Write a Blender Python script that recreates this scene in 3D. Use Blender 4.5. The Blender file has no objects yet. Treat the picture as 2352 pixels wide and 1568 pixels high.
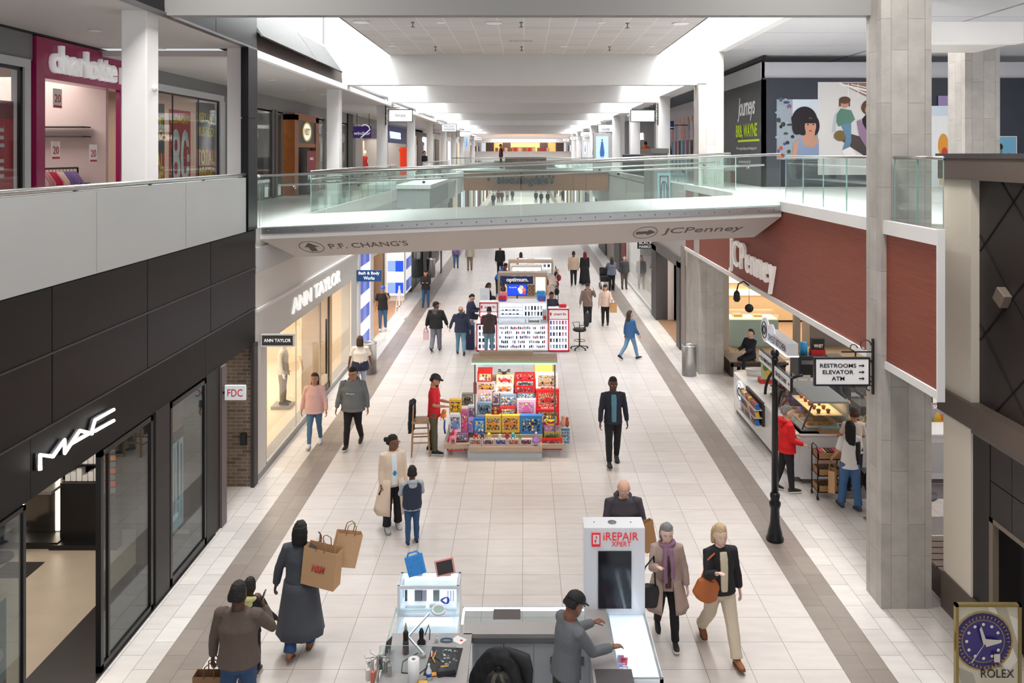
import bpy,bmesh,math,random
from mathutils import Vector,Matrix
R=math.radians
random.seed(7)
C=bpy.context.scene.collection
SC=bpy.context.scene
# camera
F,CX,HY,H=1866.0,1203.0,354.0,6.74
cam=bpy.data.cameras.new('camera');cam.sensor_width=36.0
cam.lens=36.0*F/2352.0
cam.shift_x=(1176-CX)/2352.0
cam.shift_y=-(784-HY)/2352.0
cam.clip_start=0.05;cam.clip_end=400
cam_ob=bpy.data.objects.new('camera',cam);C.objects.link(cam_ob)
cam_ob.location=(0,0,H);cam_ob.rotation_euler=(R(90),0,0)
SC.camera=cam_ob
# world, lights, exposure
w=bpy.data.worlds.new('daylight');SC.world=w;w.use_nodes=True
w.node_tree.nodes['Background'].inputs[0].default_value=(0.93,0.95,1.0,1)
w.node_tree.nodes['Background'].inputs[1].default_value=0.5
SC.view_settings.view_transform='Standard';SC.view_settings.look='None'
SC.view_settings.gamma=1.0;SC.view_settings.use_curve_mapping=False
SC.view_settings.exposure=0.62
SC.cycles.max_bounces=8;SC.cycles.diffuse_bounces=4;SC.cycles.glossy_bounces=3
SC.cycles.transmission_bounces=6;SC.cycles.transparent_max_bounces=16
SC.cycles.use_denoising=True;SC.cycles.sample_clamp_indirect=6
SC.cycles.caustics_reflective=False;SC.cycles.caustics_refractive=False
def area(name,loc,sx,sy,power,col=(1,1,1),rot=(0,0,0)):
 l=bpy.data.lights.new(name,'AREA');l.shape='RECTANGLE';l.size=sx;l.size_y=sy
 l.energy=power;l.color=col
 o=bpy.data.objects.new(name,l);C.objects.link(o);o.location=loc;o.rotation_euler=rot
 return o
 # skylight slots run along both sides of the mall ceiling (beams at BEAMS)
BEAMS=[12.4,25.1,33.6,42.2,50.8,59.4,68.0,76.6,85.2]
ZB,ZC=8.88,9.82
for y0,y1 in zip([4.0]+BEAMS,BEAMS+[93.0]):
 for sx in(-1,1):
  if y0<5:continue
  ln=y1-y0-0.8
  area('skylight_lamp',(sx*4.85,(y0+y1)/2+.1,12.9),1.25,ln,(100 if y0<20 else 60)*ln,(0.96,0.98,1.0))
for sx in(-1,1):area('skylight_lamp',(sx*4.2,8.0,10.7),1.25,6.5,270,(1,.97,.94))  # near pair added below the solid ceiling to brighten the foreground walls
for y in(100,112,125,140):
 area('skylight_lamp',(0,y,9.2),7,7,900)
area('alcove_lamp',(12.5,19,5.35),9,9,300,(1,.96,.92))
for lx_ in(8.4,11.6,14.8):  # downlight-like lamp grid, added to fill the right gallery with light
 for ly_ in(13.2,17.7,20.3,23.1):area('gallery_fill_lamp',(lx_,ly_,9.945),.24,.24,26,(1,.98,.96))
 # helpers
def P(px,py,Y):
 return Vector(((px-CX)*Y/F,Y,H-(py-HY)*Y/F))
def G(px,py):
 return P(px,py,F*H/(py-HY))
def YX(px,X):
 return X*F/(px-CX)
def PX(px,py,X):
 return P(px,py,YX(px,X))
def lin(c):
 c=c/255.0
 return c/12.92 if c<=0.04045 else((c+0.055)/1.055)**2.4
_M={}
LOCAL=[False]
def M(rgb,rough=0.5,metal=0.0,emit=0.0,var=0.0,vscale=6.0,bump=0.0,bscale=40.0,alpha=None,coat=0.0):
 """procedural principled material; rgb are 0-255 display values"""
 key=(tuple(rgb),rough,metal,emit,var,vscale,bump,bscale,alpha,coat)
 if key in _M:return _M[key]
 m=bpy.data.materials.new('m_%03d'%len(_M));m.use_nodes=True;nt=m.node_tree
 b=nt.nodes['Principled BSDF'];col=tuple(lin(c)for c in rgb)+(1,)
 b.inputs['Base Color'].default_value=col;b.inputs['Roughness'].default_value=rough
 b.inputs['Metallic'].default_value=metal
 if coat:b.inputs['Coat Weight'].default_value=coat
 if emit:b.inputs['Emission Color'].default_value=col;b.inputs['Emission Strength'].default_value=emit
 if alpha is not None:b.inputs['Alpha'].default_value=alpha
 if var or bump:
  tc=nt.nodes.new('ShaderNodeTexCoord')
  if var:
   n=nt.nodes.new('ShaderNodeTexNoise');n.inputs['Scale'].default_value=vscale;n.inputs['Detail'].default_value=4
   nt.links.new(tc.outputs['Object'],n.inputs['Vector'])
   r=nt.nodes.new('ShaderNodeValToRGB')
   r.color_ramp.elements[0].position=.3;r.color_ramp.elements[1].position=.7
   r.color_ramp.elements[0].color=tuple(max(0,c*(1-var))for c in col[:3])+(1,)
   r.color_ramp.elements[1].color=tuple(min(1,c*(1+var))for c in col[:3])+(1,)
   nt.links.new(n.outputs[0],r.inputs[0]);nt.links.new(r.outputs[0],b.inputs['Base Color'])
  if bump:
   n2=nt.nodes.new('ShaderNodeTexNoise');n2.inputs['Scale'].default_value=bscale;n2.inputs['Detail'].default_value=3
   nt.links.new(tc.outputs['Object'],n2.inputs['Vector'])
   bp=nt.nodes.new('ShaderNodeBump');bp.inputs['Strength'].default_value=bump;bp.inputs['Distance'].default_value=.01
   nt.links.new(n2.outputs[0],bp.inputs['Height']);nt.links.new(bp.outputs[0],b.inputs['Normal'])
 _M[key]=m;return m
def glass(rgb=(225,240,236),thru=0.88,rough=0.02,refl=.4):
 """thin architectural glass: mostly clear, a little tinted, glossy at grazing angles"""
 key=('glass',tuple(rgb),thru,rough,refl)
 if key in _M:return _M[key]
 m=bpy.data.materials.new('glass_%03d'%len(_M));m.use_nodes=True;nt=m.node_tree
 for n in list(nt.nodes):
  if n.type!='OUTPUT_MATERIAL':nt.nodes.remove(n)
 out=nt.nodes['Material Output']
 tr=nt.nodes.new('ShaderNodeBsdfTransparent');tr.inputs[0].default_value=tuple(lin(c)for c in rgb)+(1,)
 gl=nt.nodes.new('ShaderNodeBsdfGlossy');gl.inputs['Roughness'].default_value=rough
 df=nt.nodes.new('ShaderNodeBsdfDiffuse');df.inputs[0].default_value=tuple(lin(c)for c in rgb)+(1,)
 lw=nt.nodes.new('ShaderNodeLayerWeight');pw=nt.nodes.new('ShaderNodeMath');pw.operation='POWER';pw.inputs[1].default_value=3.0
 nt.links.new(lw.outputs['Facing'],pw.inputs[0]);fr=nt.nodes.new('ShaderNodeMath');fr.operation='MULTIPLY_ADD'
 nt.links.new(pw.outputs[0],fr.inputs[0]);fr.inputs[1].default_value=refl;fr.inputs[2].default_value=.03*refl/.4
 m1=nt.nodes.new('ShaderNodeMixShader');m1.inputs[0].default_value=1-thru
 m2=nt.nodes.new('ShaderNodeMixShader')
 nt.links.new(tr.outputs[0],m1.inputs[1]);nt.links.new(df.outputs[0],m1.inputs[2])
 nt.links.new(fr.outputs[0],m2.inputs[0]);nt.links.new(m1.outputs[0],m2.inputs[1]);nt.links.new(gl.outputs[0],m2.inputs[2])
 nt.links.new(m2.outputs[0],out.inputs[0])
 _M[key]=m;return m
WHITE=M((236,234,232),.6,var=.02,vscale=1.5)
WHITE2=M((222,220,218),.6,var=.03,vscale=2)
BLACK=M((22,22,24),.45)
STEEL=M((190,188,186),.28,metal=1.0,var=.06,vscale=20)
STEELD=M((120,118,116),.35,metal=1.0)
GLASS=glass((246,252,250),.985)
GLASSC=glass((250,252,252),.985)
GLASSE=M((150,188,180),.2)
GLASSD=glass((204,212,212),.985,refl=.6)
def link(name,data,parent=None,mats=()):
 o=bpy.data.objects.new(name,data);C.objects.link(o)
 for m in mats:data.materials.append(m)
 if parent is not None:
  o.parent=parent;o.matrix_parent_inverse=parent.matrix_basis.inverted()
 return o
def tag(o,label=None,cat=None,group=None,kind=None):
 if label:o['label']=label
 if cat:o['category']=cat
 if group:o['group']=group
 if kind:o['kind']=kind
 return o
def thing(name,label,cat,loc=(0,0,0),group=None,rz=0):
 o=bpy.data.objects.new(name,None);C.objects.link(o);o.empty_display_size=.1
 o.location=loc;o.rotation_euler=(0,0,rz)
 o.matrix_basis=Matrix.Translation(Vector(loc))@Matrix.Rotation(rz,4,'Z')
 return tag(o,label,cat,group)
def dup(root,loc=None,rz=None,label=None,group=None,mtx=None):
 r=root.copy();C.objects.link(r)
 if mtx is not None:r.matrix_basis=mtx
 else:
  if loc is not None:r.location=loc
  if rz is not None:r.rotation_euler=(0,0,rz)
 if label:r['label']=label
 if group:r['group']=group
 def rec(src,dst):
  for ch in[c for c in bpy.data.objects if c.parent==src]:
   c=ch.copy();C.objects.link(c);c.parent=dst;rec(ch,c)
 rec(root,r)
 return r
class MB:
 """collects shapes, each with a material, and links them as ONE mesh"""
 def __init__(s,mtx=None):s.v=[];s.f=[];s.mi=[];s.m=[];s.cur=0;s.mtx=mtx;s.sm=[];s.smooth=False;s.ch=[]
 def mat(s,m):
  if m not in s.m:s.m.append(m)
  s.cur=s.m.index(m);return s
 def add(s,vs,fs,smooth=None):
  n=len(s.v);s.ch.append((n,len(s.f)))
  s.v+=[s.mtx@Vector(v)if s.mtx else Vector(v)for v in vs]
  for f in fs:
   s.f.append([i+n for i in f]);s.mi.append(s.cur);s.sm.append(s.smooth if smooth is None else smooth)
  return s
 def box(s,x0,x1,y0,y1,z0,z1):
  x0,x1=min(x0,x1),max(x0,x1);y0,y1=min(y0,y1),max(y0,y1);z0,z1=min(z0,z1),max(z0,z1)
  return s.add([(x0,y0,z0),(x1,y0,z0),(x1,y1,z0),(x0,y1,z0),(x0,y0,z1),(x1,y0,z1),(x1,y1,z1),(x0,y1,z1)],[(0,3,2,1),(4,5,6,7),(0,1,5,4),(1,2,6,5),(2,3,7,6),(3,0,4,7)])
 def cbox(s,c,d,mtx=None):
  hx,hy,hz=d[0]/2,d[1]/2,d[2]/2
  vs=[Vector((a*hx,b*hy,e*hz))for e in(-1,1)for a,b in((-1,-1),(1,-1),(1,1),(-1,1))]
  if mtx:vs=[mtx@v for v in vs]
  vs=[v+Vector(c)for v in vs]
  return s.add(vs,[(0,3,2,1),(4,5,6,7),(0,1,5,4),(1,2,6,5),(2,3,7,6),(3,0,4,7)])
 def bar(s,p0,p1,w,t=None,up=(0,0,1)):
  """rectangular bar from p0 to p1"""
  p0,p1=Vector(p0),Vector(p1);t=t or w;d=(p1-p0).normalized();u=Vector(up)
  if abs(d.dot(u))>.98:u=Vector((0,1,0))
  a=d.cross(u).normalized();b=a.cross(d).normalized()
  vs=[]
  for p in(p0,p1):
   for i,j in((-1,-1),(1,-1),(1,1),(-1,1)):vs.append(p+a*i*w/2+b*j*t/2)
  return s.add(vs,[(0,1,2,3),(7,6,5,4),(0,4,5,1),(1,5,6,2),(2,6,7,3),(3,7,4,0)])
 def rings(s,rs,cap=True,smooth=True,closed=True):
  """loft: list of rings of equal length"""
  n=len(rs[0]);vs=[v for r in rs for v in r];fs=[]
  for k in range(len(rs)-1):
   for i in range(n if closed else n-1):
    j=(i+1)%n
    fs.append((k*n+i,k*n+j,(k+1)*n+j,(k+1)*n+i))
  if cap and closed:
   fs.append(tuple(reversed(range(n))));fs.append(tuple(range((len(rs)-1)*n,len(rs)*n)))
  return s.add(vs,fs,smooth)
 def tube(s,pts,rad,seg=8,smooth=True,cap=True,flat=1.0):
  pts=[Vector(p)for p in pts]
  if not isinstance(rad,(list,tuple)):rad=[rad]*len(pts)
  rs=[];a=None
  for i,p in enumerate(pts):
   d=(pts[min(i+1,len(pts)-1)]-pts[max(i-1,0)])
   if d.length<1e-9:d=Vector((0,0,1))
   d.normalize()
   if a is None:
    u=Vector((0,0,1))if abs(d.z)<.9 else Vector((0,1,0))
    a=d.cross(u).normalized()
   else:a=(a-d*a.dot(d)).normalized()
   b=d.cross(a)
   rs.append([p+(a*math.cos(2*math.pi*k/seg)+b*flat*math.sin(2*math.pi*k/seg))*rad[i]for k in range(seg)])
  return s.rings(rs,cap,smooth)
 def cyl(s,p0,p1,r0,r1=None,seg=16,smooth=True):
  return s.tube([p0,p1],[r0,r0 if r1 is None else r1],seg,smooth)
 def lathe(s,prof,c=(0,0,0),seg=20,smooth=True):
  c=Vector(c)
  return s.rings([[c+Vector((max(r,1e-4)*math.cos(2*math.pi*k/seg),max(r,1e-4)*math.sin(2*math.pi*k/seg),z))for k in range(seg)]for r,z in prof],True,smooth)
 def ball(s,c,r,seg=12,mtx=None,n=None):
  c=Vector(c);r=(r,r,r)if not isinstance(r,(list,tuple))else r;rs=[];n=n or max(5,seg*2//3)
  for k in range(n+1):
   t=math.pi*(k+.0001)/(n+.0002);z=-math.cos(t);q=max(math.sin(t),.002)
   ring=[Vector((r[0]*q*math.cos(2*math.pi*i/seg),r[1]*q*math.sin(2*math.pi*i/seg),r[2]*z))for i in range(seg)]
   if mtx:ring=[mtx@v for v in ring]
   rs.append([c+v for v in ring])
  return s.rings(rs,True,True)
 def poly(s,pts,th):
  """flat polygon (list of 3d points) given thickness vector th"""
  n=len(pts);th=Vector(th);pts=[Vector(p)for p in pts]
  vs=pts+[p+th for p in pts]
  fs=[tuple(range(n)),tuple(reversed(range(n,2*n)))]+[(i,(i+1)%n,n+(i+1)%n,n+i)[::-1]for i in range(n)]
  return s.add(vs,fs)
 def build(s,name,parent=None,mat=None,bevel=0,kind=None,label=None,cat=None,group=None,fix=False,remesh=0,disp=0,dscale=.25):
  me=bpy.data.meshes.new(name);me.from_pydata([tuple(v)for v in s.v],[],s.f)
  ms=s.m or[mat or WHITE]
  if mat and not s.m:ms=[mat]
  for m in ms:me.materials.append(m)
  me.polygons.foreach_set('material_index',s.mi if s.m else[0]*len(s.f))
  me.polygons.foreach_set('use_smooth',s.sm)
  me.update()
  if fix or remesh:
   bm=bmesh.new();bm.from_mesh(me);bmesh.ops.recalc_face_normals(bm,faces=bm.faces);bm.to_mesh(me);bm.free()
  o=bpy.data.objects.new(name,me);C.objects.link(o)
  if parent is not None:
   o.parent=parent
   if not LOCAL[0]:o.matrix_parent_inverse=parent.matrix_basis.inverted()
  if bevel:
   b=o.modifiers.new('bevel','BEVEL');b.width=bevel;b.segments=2;b.limit_method='ANGLE';b.angle_limit=R(40)
  if remesh:
   r=o.modifiers.new('remesh','REMESH');r.mode='VOXEL';r.voxel_size=remesh;r.use_smooth_shade=True
   if disp:
    key='folds_%s'%dscale
    t=bpy.data.textures.get(key)or bpy.data.textures.new(key,'CLOUDS');t.noise_scale=dscale;t.noise_depth=2
    d=o.modifiers.new('folds','DISPLACE');d.texture=t;d.strength=disp;d.mid_level=.5;d.texture_coords='LOCAL'
   sm=o.modifiers.new('smooth','SMOOTH');sm.iterations=3;sm.factor=.5
  return tag(o,label,cat,group,kind)
def text(name,s,mtx,size,mat,parent=None,ext=.004,width=None,bold=0.0,shear=0,align='CENTER',spacing=1.0,height=None):
 """letters as a mesh: text plane is the matrix's XY, +X along the writing; width/height fit the block"""
 cu=bpy.data.curves.new(name,'FONT');cu.body=s;cu.size=1;cu.align_x=align;cu.align_y='CENTER'
 cu.extrude=0;cu.offset=bold;cu.shear=shear;cu.space_character=spacing;cu.resolution_u=3
 o=bpy.data.objects.new('tmp',cu);C.objects.link(o)
 bpy.context.view_layer.update()
 me=bpy.data.meshes.new_from_object(o.evaluated_get(bpy.context.evaluated_depsgraph_get()))
 C.objects.unlink(o);bpy.data.objects.remove(o);bpy.data.curves.remove(cu)
 xs=[v.co.x for v in me.vertices];ys=[v.co.y for v in me.vertices]
 k=size;kx=ky=size
 if width and xs:kx=width/(max(xs)-min(xs));ky=kx if height is None else ky
 if height and ys:ky=height/(max(ys)-min(ys));kx=ky if width is None else kx
 cx=(max(xs)+min(xs))/2 if align=='CENTER' else 0;cy=(max(ys)+min(ys))/2
 bm=bmesh.new();bm.from_mesh(me);bm.verts.ensure_lookup_table()
 for v in bm.verts:v.co=Vector(((v.co.x-cx)*kx,(v.co.y-cy)*ky,0))
 bmesh.ops.recalc_face_normals(bm,faces=bm.faces)
 g=bmesh.ops.extrude_face_region(bm,geom=list(bm.faces))
 for e in g['geom']:
  if isinstance(e,bmesh.types.BMVert):e.co.z+=ext
 for v in bm.verts:v.co=mtx@v.co
 bmesh.ops.recalc_face_normals(bm,faces=bm.faces)
 bm.to_mesh(me);bm.free();me.materials.clear();me.materials.append(mat)
 for p in me.polygons:p.material_index=0
 return link(name,me,parent)
def front(loc):
 return Matrix.Translation(Vector(loc))@Matrix.Rotation(R(90),4,'X')
def faceL(loc):
 return Matrix.Translation(Vector(loc))@Matrix(((0,0,1,0),(1,0,0,0),(0,1,0,0),(0,0,0,1)))
def faceR(loc):
 return Matrix.Translation(Vector(loc))@Matrix(((0,0,-1,0),(-1,0,0,0),(0,1,0,0),(0,0,0,1)))
def struct(mb,name,mat=None,**k):
 """a piece of the setting; separate boxes become separate objects"""
 ch=mb.ch+[(len(mb.v),len(mb.f))];o=None
 if not 1<len(mb.ch)<=40 or k.get('fix'):
  o=mb.build(name,mat=mat,**k);o['kind']='structure';return o
 for(v0,f0),(v1,f1)in zip(ch[:-1],ch[1:]):
  q=MB();q.v=mb.v[v0:v1];q.f=[[i-v0 for i in f]for f in mb.f[f0:f1]];q.sm=mb.sm[f0:f1]
  q.m=[mb.m[mb.mi[f0]]]if mb.m else[];q.mi=[0]*(f1-f0)
  o=q.build(name,mat=mat,**k);o['kind']='structure'
 return o
 # floor
def floor_material():
 m=bpy.data.materials.new('floor_tiles');m.use_nodes=True;nt=m.node_tree;L=nt.links.new
 b=nt.nodes['Principled BSDF'];N=nt.nodes.new
 def math_(op,a,c=None):
  n=N('ShaderNodeMath');n.operation=op
  for i,v in enumerate((a,c)):
   if v is None:continue
   if isinstance(v,(int,float)):n.inputs[i].default_value=v
   else:L(v,n.inputs[i])
  return n.outputs[0]
 tc=N('ShaderNodeTexCoord');sx=N('ShaderNodeSeparateXYZ');L(tc.outputs['Object'],sx.inputs[0])
 x=math_('ADD',sx.outputs[0],60.02);y=math_('ADD',sx.outputs[1],60-.43)
 ax=math_('ABSOLUTE',math_('ADD',sx.outputs[0],.02))
 c1=N('ShaderNodeCombineXYZ');L(x,c1.inputs[0]);L(y,c1.inputs[1])
 c2=N('ShaderNodeCombineXYZ');L(y,c2.inputs[0]);L(x,c2.inputs[1])
 def brick(vec,wd,ht,off,a,c,mort):
  n=N('ShaderNodeTexBrick');n.offset=off;n.squash=1;n.inputs['Scale'].default_value=1
  n.inputs['Brick Width'].default_value=wd;n.inputs['Row Height'].default_value=ht
  n.inputs['Mortar Size'].default_value=.0035;n.inputs['Mortar Smooth'].default_value=.1
  for k,q in(('Color1',a),('Color2',c),('Mortar',mort)):n.inputs[k].default_value=tuple(lin(v)for v in q)+(1,)
  L(vec,n.inputs['Vector']);return n.outputs['Color']
 cen=brick(c1.outputs[0],.6,.6,0,(217,209,203),(208,199,192),(120,112,106))
 sid=brick(c2.outputs[0],.6,.3,.5,(220,214,208),(206,199,193),(122,115,110))
 ban=brick(c2.outputs[0],.6,.3,.5,(150,139,130),(138,127,119),(95,88,84))
 out=math_('GREATER_THAN',ax,4.2);o2=math_('GREATER_THAN',ax,4.8)
 m1=N('ShaderNodeMix');m1.data_type='RGBA';L(out,m1.inputs[0]);L(cen,m1.inputs[6]);L(ban,m1.inputs[7])
 m2=N('ShaderNodeMix');m2.data_type='RGBA';L(o2,m2.inputs[0]);L(m1.outputs[2],m2.inputs[6]);L(sid,m2.inputs[7])
 mp=N('ShaderNodeMapping');mp.inputs['Scale'].default_value=(.8,3.5,1);L(tc.outputs['Object'],mp.inputs[0])
 ns=N('ShaderNodeTexNoise');ns.inputs['Scale'].default_value=2.2;ns.inputs['Detail'].default_value=6;L(mp.outputs[0],ns.inputs['Vector'])
 rp=N('ShaderNodeMapRange');rp.inputs[1].default_value=.3;rp.inputs[2].default_value=.7
 rp.inputs[3].default_value=.93;rp.inputs[4].default_value=1.04;L(ns.outputs[0],rp.inputs[0])
 vm=N('ShaderNodeVectorMath');vm.operation='SCALE';L(m2.outputs[2],vm.inputs[0]);L(rp.outputs[0],vm.inputs['Scale'])
 L(vm.outputs[0],b.inputs['Base Color'])
 b.inputs['Roughness'].default_value=.30;b.inputs['Specular IOR Level'].default_value=.45
 return m
fl=MB().box(-16,26,2,170,-.3,0)
struct(fl,'floor',floor_material())
XL,XR=-5.48,5.38
ZL,ZR=5.22,5.69
PANEL=M((20,20,22),.34,var=.08,vscale=3)
PANEL2=M((27,26,26),.5,var=.04)
GREYP=M((170,171,169),.55,var=.02,vscale=.8)
SEAM=M((14,14,15),.6)
for m_ in(PANEL,PANEL2):m_.node_tree.nodes['Principled BSDF'].inputs['Specular IOR Level'].default_value=.22
# left wall, near store
def ZofL(px,py):return H-(py-HY)*YX(px,XL)/F
b=MB().mat(GREYP)
b.box(XL-.25,XL,4.5,YX(565,XL),5.21,6.28)
struct(b,'wall_left_parapet')
sm=MB().mat(M((150,150,150),.6))
for px in(222,427):y=YX(px,XL);sm.box(XL,XL+.004,y-.004,y+.004,5.23,6.26)
struct(sm,'trim_1')
t=thing('parapet_rail','brushed steel handrail capping the pale parapet of the upper left gallery','handrail',(XL,10,6.28))
MB().tube([(XL-.04,4.5,6.33),(XL-.04,16.05,6.33)],.038,10).build('rail',t,STEEL)
b=MB().mat(STEELD)
for y in(6,8,10,12,14,15.8):b.box(XL-.06,XL-.02,y-.02,y+.02,6.28,6.31)
b.build('rail_bracket',t)
# black panels : 2 rows, seams at known columns
ys=[4.5,7.05,YX(120,XL),YX(339,XL),YX(484,XL),16.6]
k=0
b=MB().mat(SEAM).box(XL-.3,XL-.02,4.5,16.6,3.6,5.2)
struct(b,'wall_left_backing')
for z0,z1 in((4.43,5.2),(3.6,4.43)):
 for a,c in zip(ys[:-1],ys[1:]):
  k+=1
  b=MB().mat(PANEL).box(XL-.05,XL,a+.008,c-.008,z0+.02,z1-.006)
  struct(b,'wall_left_panel',bevel=.004)
for z in(4.43,3.6):
 b=MB().mat(M((70,70,72),.3,metal=.6)).box(XL-.01,XL+.015,4.5,16.6,z-.008,z+.012)
 struct(b,'trim_2')
b=MB().mat(PANEL2)
ys2=[4.5,YX(72,XL),14.02,16.6]
for a,c in zip(ys2[:-1],ys2[1:]):b.box(XL-.3,XL-.01,a+.004,c-.004,2.9,3.585)
struct(b,'wall_left_fascia')
# upright black column casing + top fascia
b=MB().mat(PANEL).box(XL-.12,XL+.03,16.08,16.62,5.22,7.45).box(XL-.12,XL+.03,16.08,16.62,7.47,8.86)
b.mat(SEAM).box(XL-.1,XL,16.1,16.6,7.4,7.5)
struct(b,'wall_left_casing')
b=MB().mat(PANEL)
for a,c in((4.5,9.3),(9.32,12.35),(12.75,14.4),(14.42,16.62)):b.box(XL-.1,XL+.02,a,c,8.9,10.9)
b.mat(M((120,120,122),.3,metal=.7)).box(XL-.1,XL+.03,4.5,16.62,8.86,8.9)
struct(b,'wall_left_header')
# piers of the store front
DK=M((32,30,31),.5)
b=MB().mat(DK)
b.box(XL-.3,XL,YX(358,XL),YX(390,XL),0,2.9).box(XL-.3,XL,YX(475,XL),YX(509,XL),0,2.9)
struct(b,'wall_left_piers')
b=MB().mat(M((104,94,94),.5)).box(XL-.1,XL+.04,YX(505,XL),YX(516,XL),0,2.9)
struct(b,'trim_3')
def brick_mat(a,c,mort,sc=1.0,xz=True):
 m=bpy.data.materials.new('brick');m.use_nodes=True;nt=m.node_tree;L=nt.links.new
 tc=nt.nodes.new('ShaderNodeTexCoord');s=nt.nodes.new('ShaderNodeSeparateXYZ');L(tc.outputs['Object'],s.inputs[0])
 q=nt.nodes.new('ShaderNodeCombineXYZ');L(s.outputs[0 if xz else 1],q.inputs[0]);L(s.outputs[2],q.inputs[1])
 n=nt.nodes.new('ShaderNodeTexBrick');n.inputs['Scale'].default_value=sc
 n.inputs['Brick Width'].default_value=.22;n.inputs['Row Height'].default_value=.075;n.inputs['Mortar Size'].default_value=.007
 for k,v in(('Color1',a),('Color2',c),('Mortar',mort)):n.inputs[k].default_value=tuple(lin(i)for i in v)+(1,)
 L(q.outputs[0],n.inputs['Vector']);b=nt.nodes['Principled BSDF'];L(n.outputs['Color'],b.inputs['Base Color'])
 b.inputs['Roughness'].default_value=.8
 bp=nt.nodes.new('ShaderNodeBump');bp.inputs['Strength'].default_value=.5;bp.inputs['Distance'].default_value=.01
 L(n.outputs['Color'],bp.inputs['Height']);L(bp.outputs[0],b.inputs['Normal'])
 return m
BRICK=brick_mat((132,112,92),(98,84,72),(150,138,124))
b=MB().mat(BRICK).box(-9,XL-.02,16.48,16.62,0,3.6)
struct(b,'wall_left_brick')
b=MB().mat(M((60,56,58),.5)).box(XL-.04,XL+.03,16.42,16.66,0,2.9)
struct(b,'trim_4')
b=MB().mat(M((190,186,180),.7)).box(-9,XL-.3,14.7,16.48,2.9,3.0)
struct(b,'ceiling_corridor')
area('corridor_lamp',(-7.2,15.6,2.85),1.5,.8,14,(1,.93,.85))
# near store interior (beauty store)
b=MB().mat(M((176,162,146),.4,var=.06,vscale=2)).box(-12,XL-.02,4.5,14.7,0,.012)
struct(b,'floor_store')
b=MB().mat(M((60,58,56),.8)).box(-12,XL-.3,4.5,14.7,2.92,3.0)
struct(b,'ceiling_store')
b=MB().mat(M((70,66,64),.7)).box(-12,-11.9,4.5,14.7,0,2.92).box(-12,XL-.3,14.6,14.72,0,2.92)
struct(b,'wall_left_store_back')
area('store_lamp',(-8,11.3,2.88),4,5.5,100,(1,.88,.74))
def pane(name,x0,x1,y0,y1,z0,z1,parent,g=GLASS):
 return MB().mat(g).box(x0,x1,y0,y1,z0,z1).build(name,parent)
BF=M((18,18,20),.35)
def shopwindow(nm,label,X,y0,y1,z0,z1,fr=.05,gl=GLASSD,fm=BF,mull=(),cat='window',base=.0,kind=None):
 t=thing(nm,label,cat,(X,(y0+y1)/2,z0))
 b=MB().mat(fm).box(X-fr,X,y0,y1,z0,z0+max(base,fr)).box(X-fr,X,y0,y1,z1-fr,z1)
 b.box(X-fr,X,y0,y0+fr,z0,z1).box(X-fr,X,y1-fr,y1,z0,z1)
 for y in mull:b.box(X-fr*.8,X-.005,y-fr*.3,y+fr*.3,z0,z1)
 b.build('frame',t)
 MB().mat(gl).box(X-fr*.55,X-fr*.35,y0+fr,y1-fr,z0+max(base,fr),z1-fr).build('pane',t)
 if kind:t['kind']=kind
 return t
shopwindow('shop_window','tall black framed glass panel right of the open doorway of the beauty store',XL,YX(232,XL),YX(352,XL),0,2.88,.07,mull=(YX(252,XL),),base=.1)
shopwindow('shop_window','tall black framed display window with a lash poster, right of the dark pier',XL,YX(392,XL),YX(474,XL),0,2.86,.07,base=.14)
shopwindow('shop_window','glass shop front left of the open doorway at the lower left picture edge',XL,4.6,YX(60,XL),0,2.88,.05,base=.05)
b=MB().mat(M((30,29,30),.35)).box(XL-.9,XL+.02,YX(60,XL),14.4,0,.016)
struct(b,'floor_threshold')
# letter sign over the doorway (thin neon strokes)
def stroke_sign(name,label,lines,X,r,mats,off=0.06):
 t=thing(name,label,'sign',(X,YX(175,X),3.2))
 for i,ln in enumerate(lines):
  pts=[PX(px,py,X+off)for px,py in ln]
  back=[p+Vector((-off*.8,0,0))for p in pts]
  MB().tube(pts,r,8,smooth=True).build('letter',t,mats[0])
  MB().tube(back,r*1.1,6).build('letter_case',t,mats[1])
 return t
def cr(x,y):return(x/2.153,840+y/2.153)
NEON=M((255,250,244),.4,emit=2.2)
stroke_sign('store_sign','glowing white angular three letter sign on the dark fascia above the beauty store doorway',[[cr(199,515),cr(199,440),cr(262,448),cr(320,366),cr(320,432),cr(395,320),cr(456,335)],[cr(352,385),cr(440,335)],[cr(563,216),cr(470,268),cr(456,318),cr(470,322),cr(563,270)]],XL,.022,(NEON,M((40,40,42),.4)))
# interior pieces of the beauty store
def on_floor(px,py):return G(px,py)
def vanity(loc,label):
 t=thing('makeup_station',label,'makeup station',loc);x,y,z=loc
 b=MB().mat(M((58,54,52),.4)).box(x-.4,x+.4,y-.02,y+.05,.1,1.25).build('mirror_frame',t)
 b=MB().mat(M((24,23,24),.4)).box(x-.55,x+.55,y-.45,y+.1,.0,.12).build('base',t)
 b=MB().mat(M((120,116,112),.3)).box(x-.5,x+.5,y-.55,y-.05,.98,1.03).build('counter',t)
 MB().mat(M((120,116,112),.12,metal=.8)).box(x-.26,x+.26,y-.03,y-.02,.2,1.2).build('mirror',t)
 for s in(-1,1):MB().mat(M((255,238,214),.4,emit=5)).box(x+s*.32-.035,x+s*.32+.035,y-.05,y-.02,.14,1.22).build('light_strip',t)
 for i in range(4):
  MB().mat(M((200,200,205),.3)).cyl((x-.3+i*.07,y-.2,1.03),(x-.3+i*.07,y-.2,1.12),.02).build('bottle',t)
vanity((-8.5,14.3,0),'lit make-up mirror station with two vertical light strips inside the beauty store')
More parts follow.
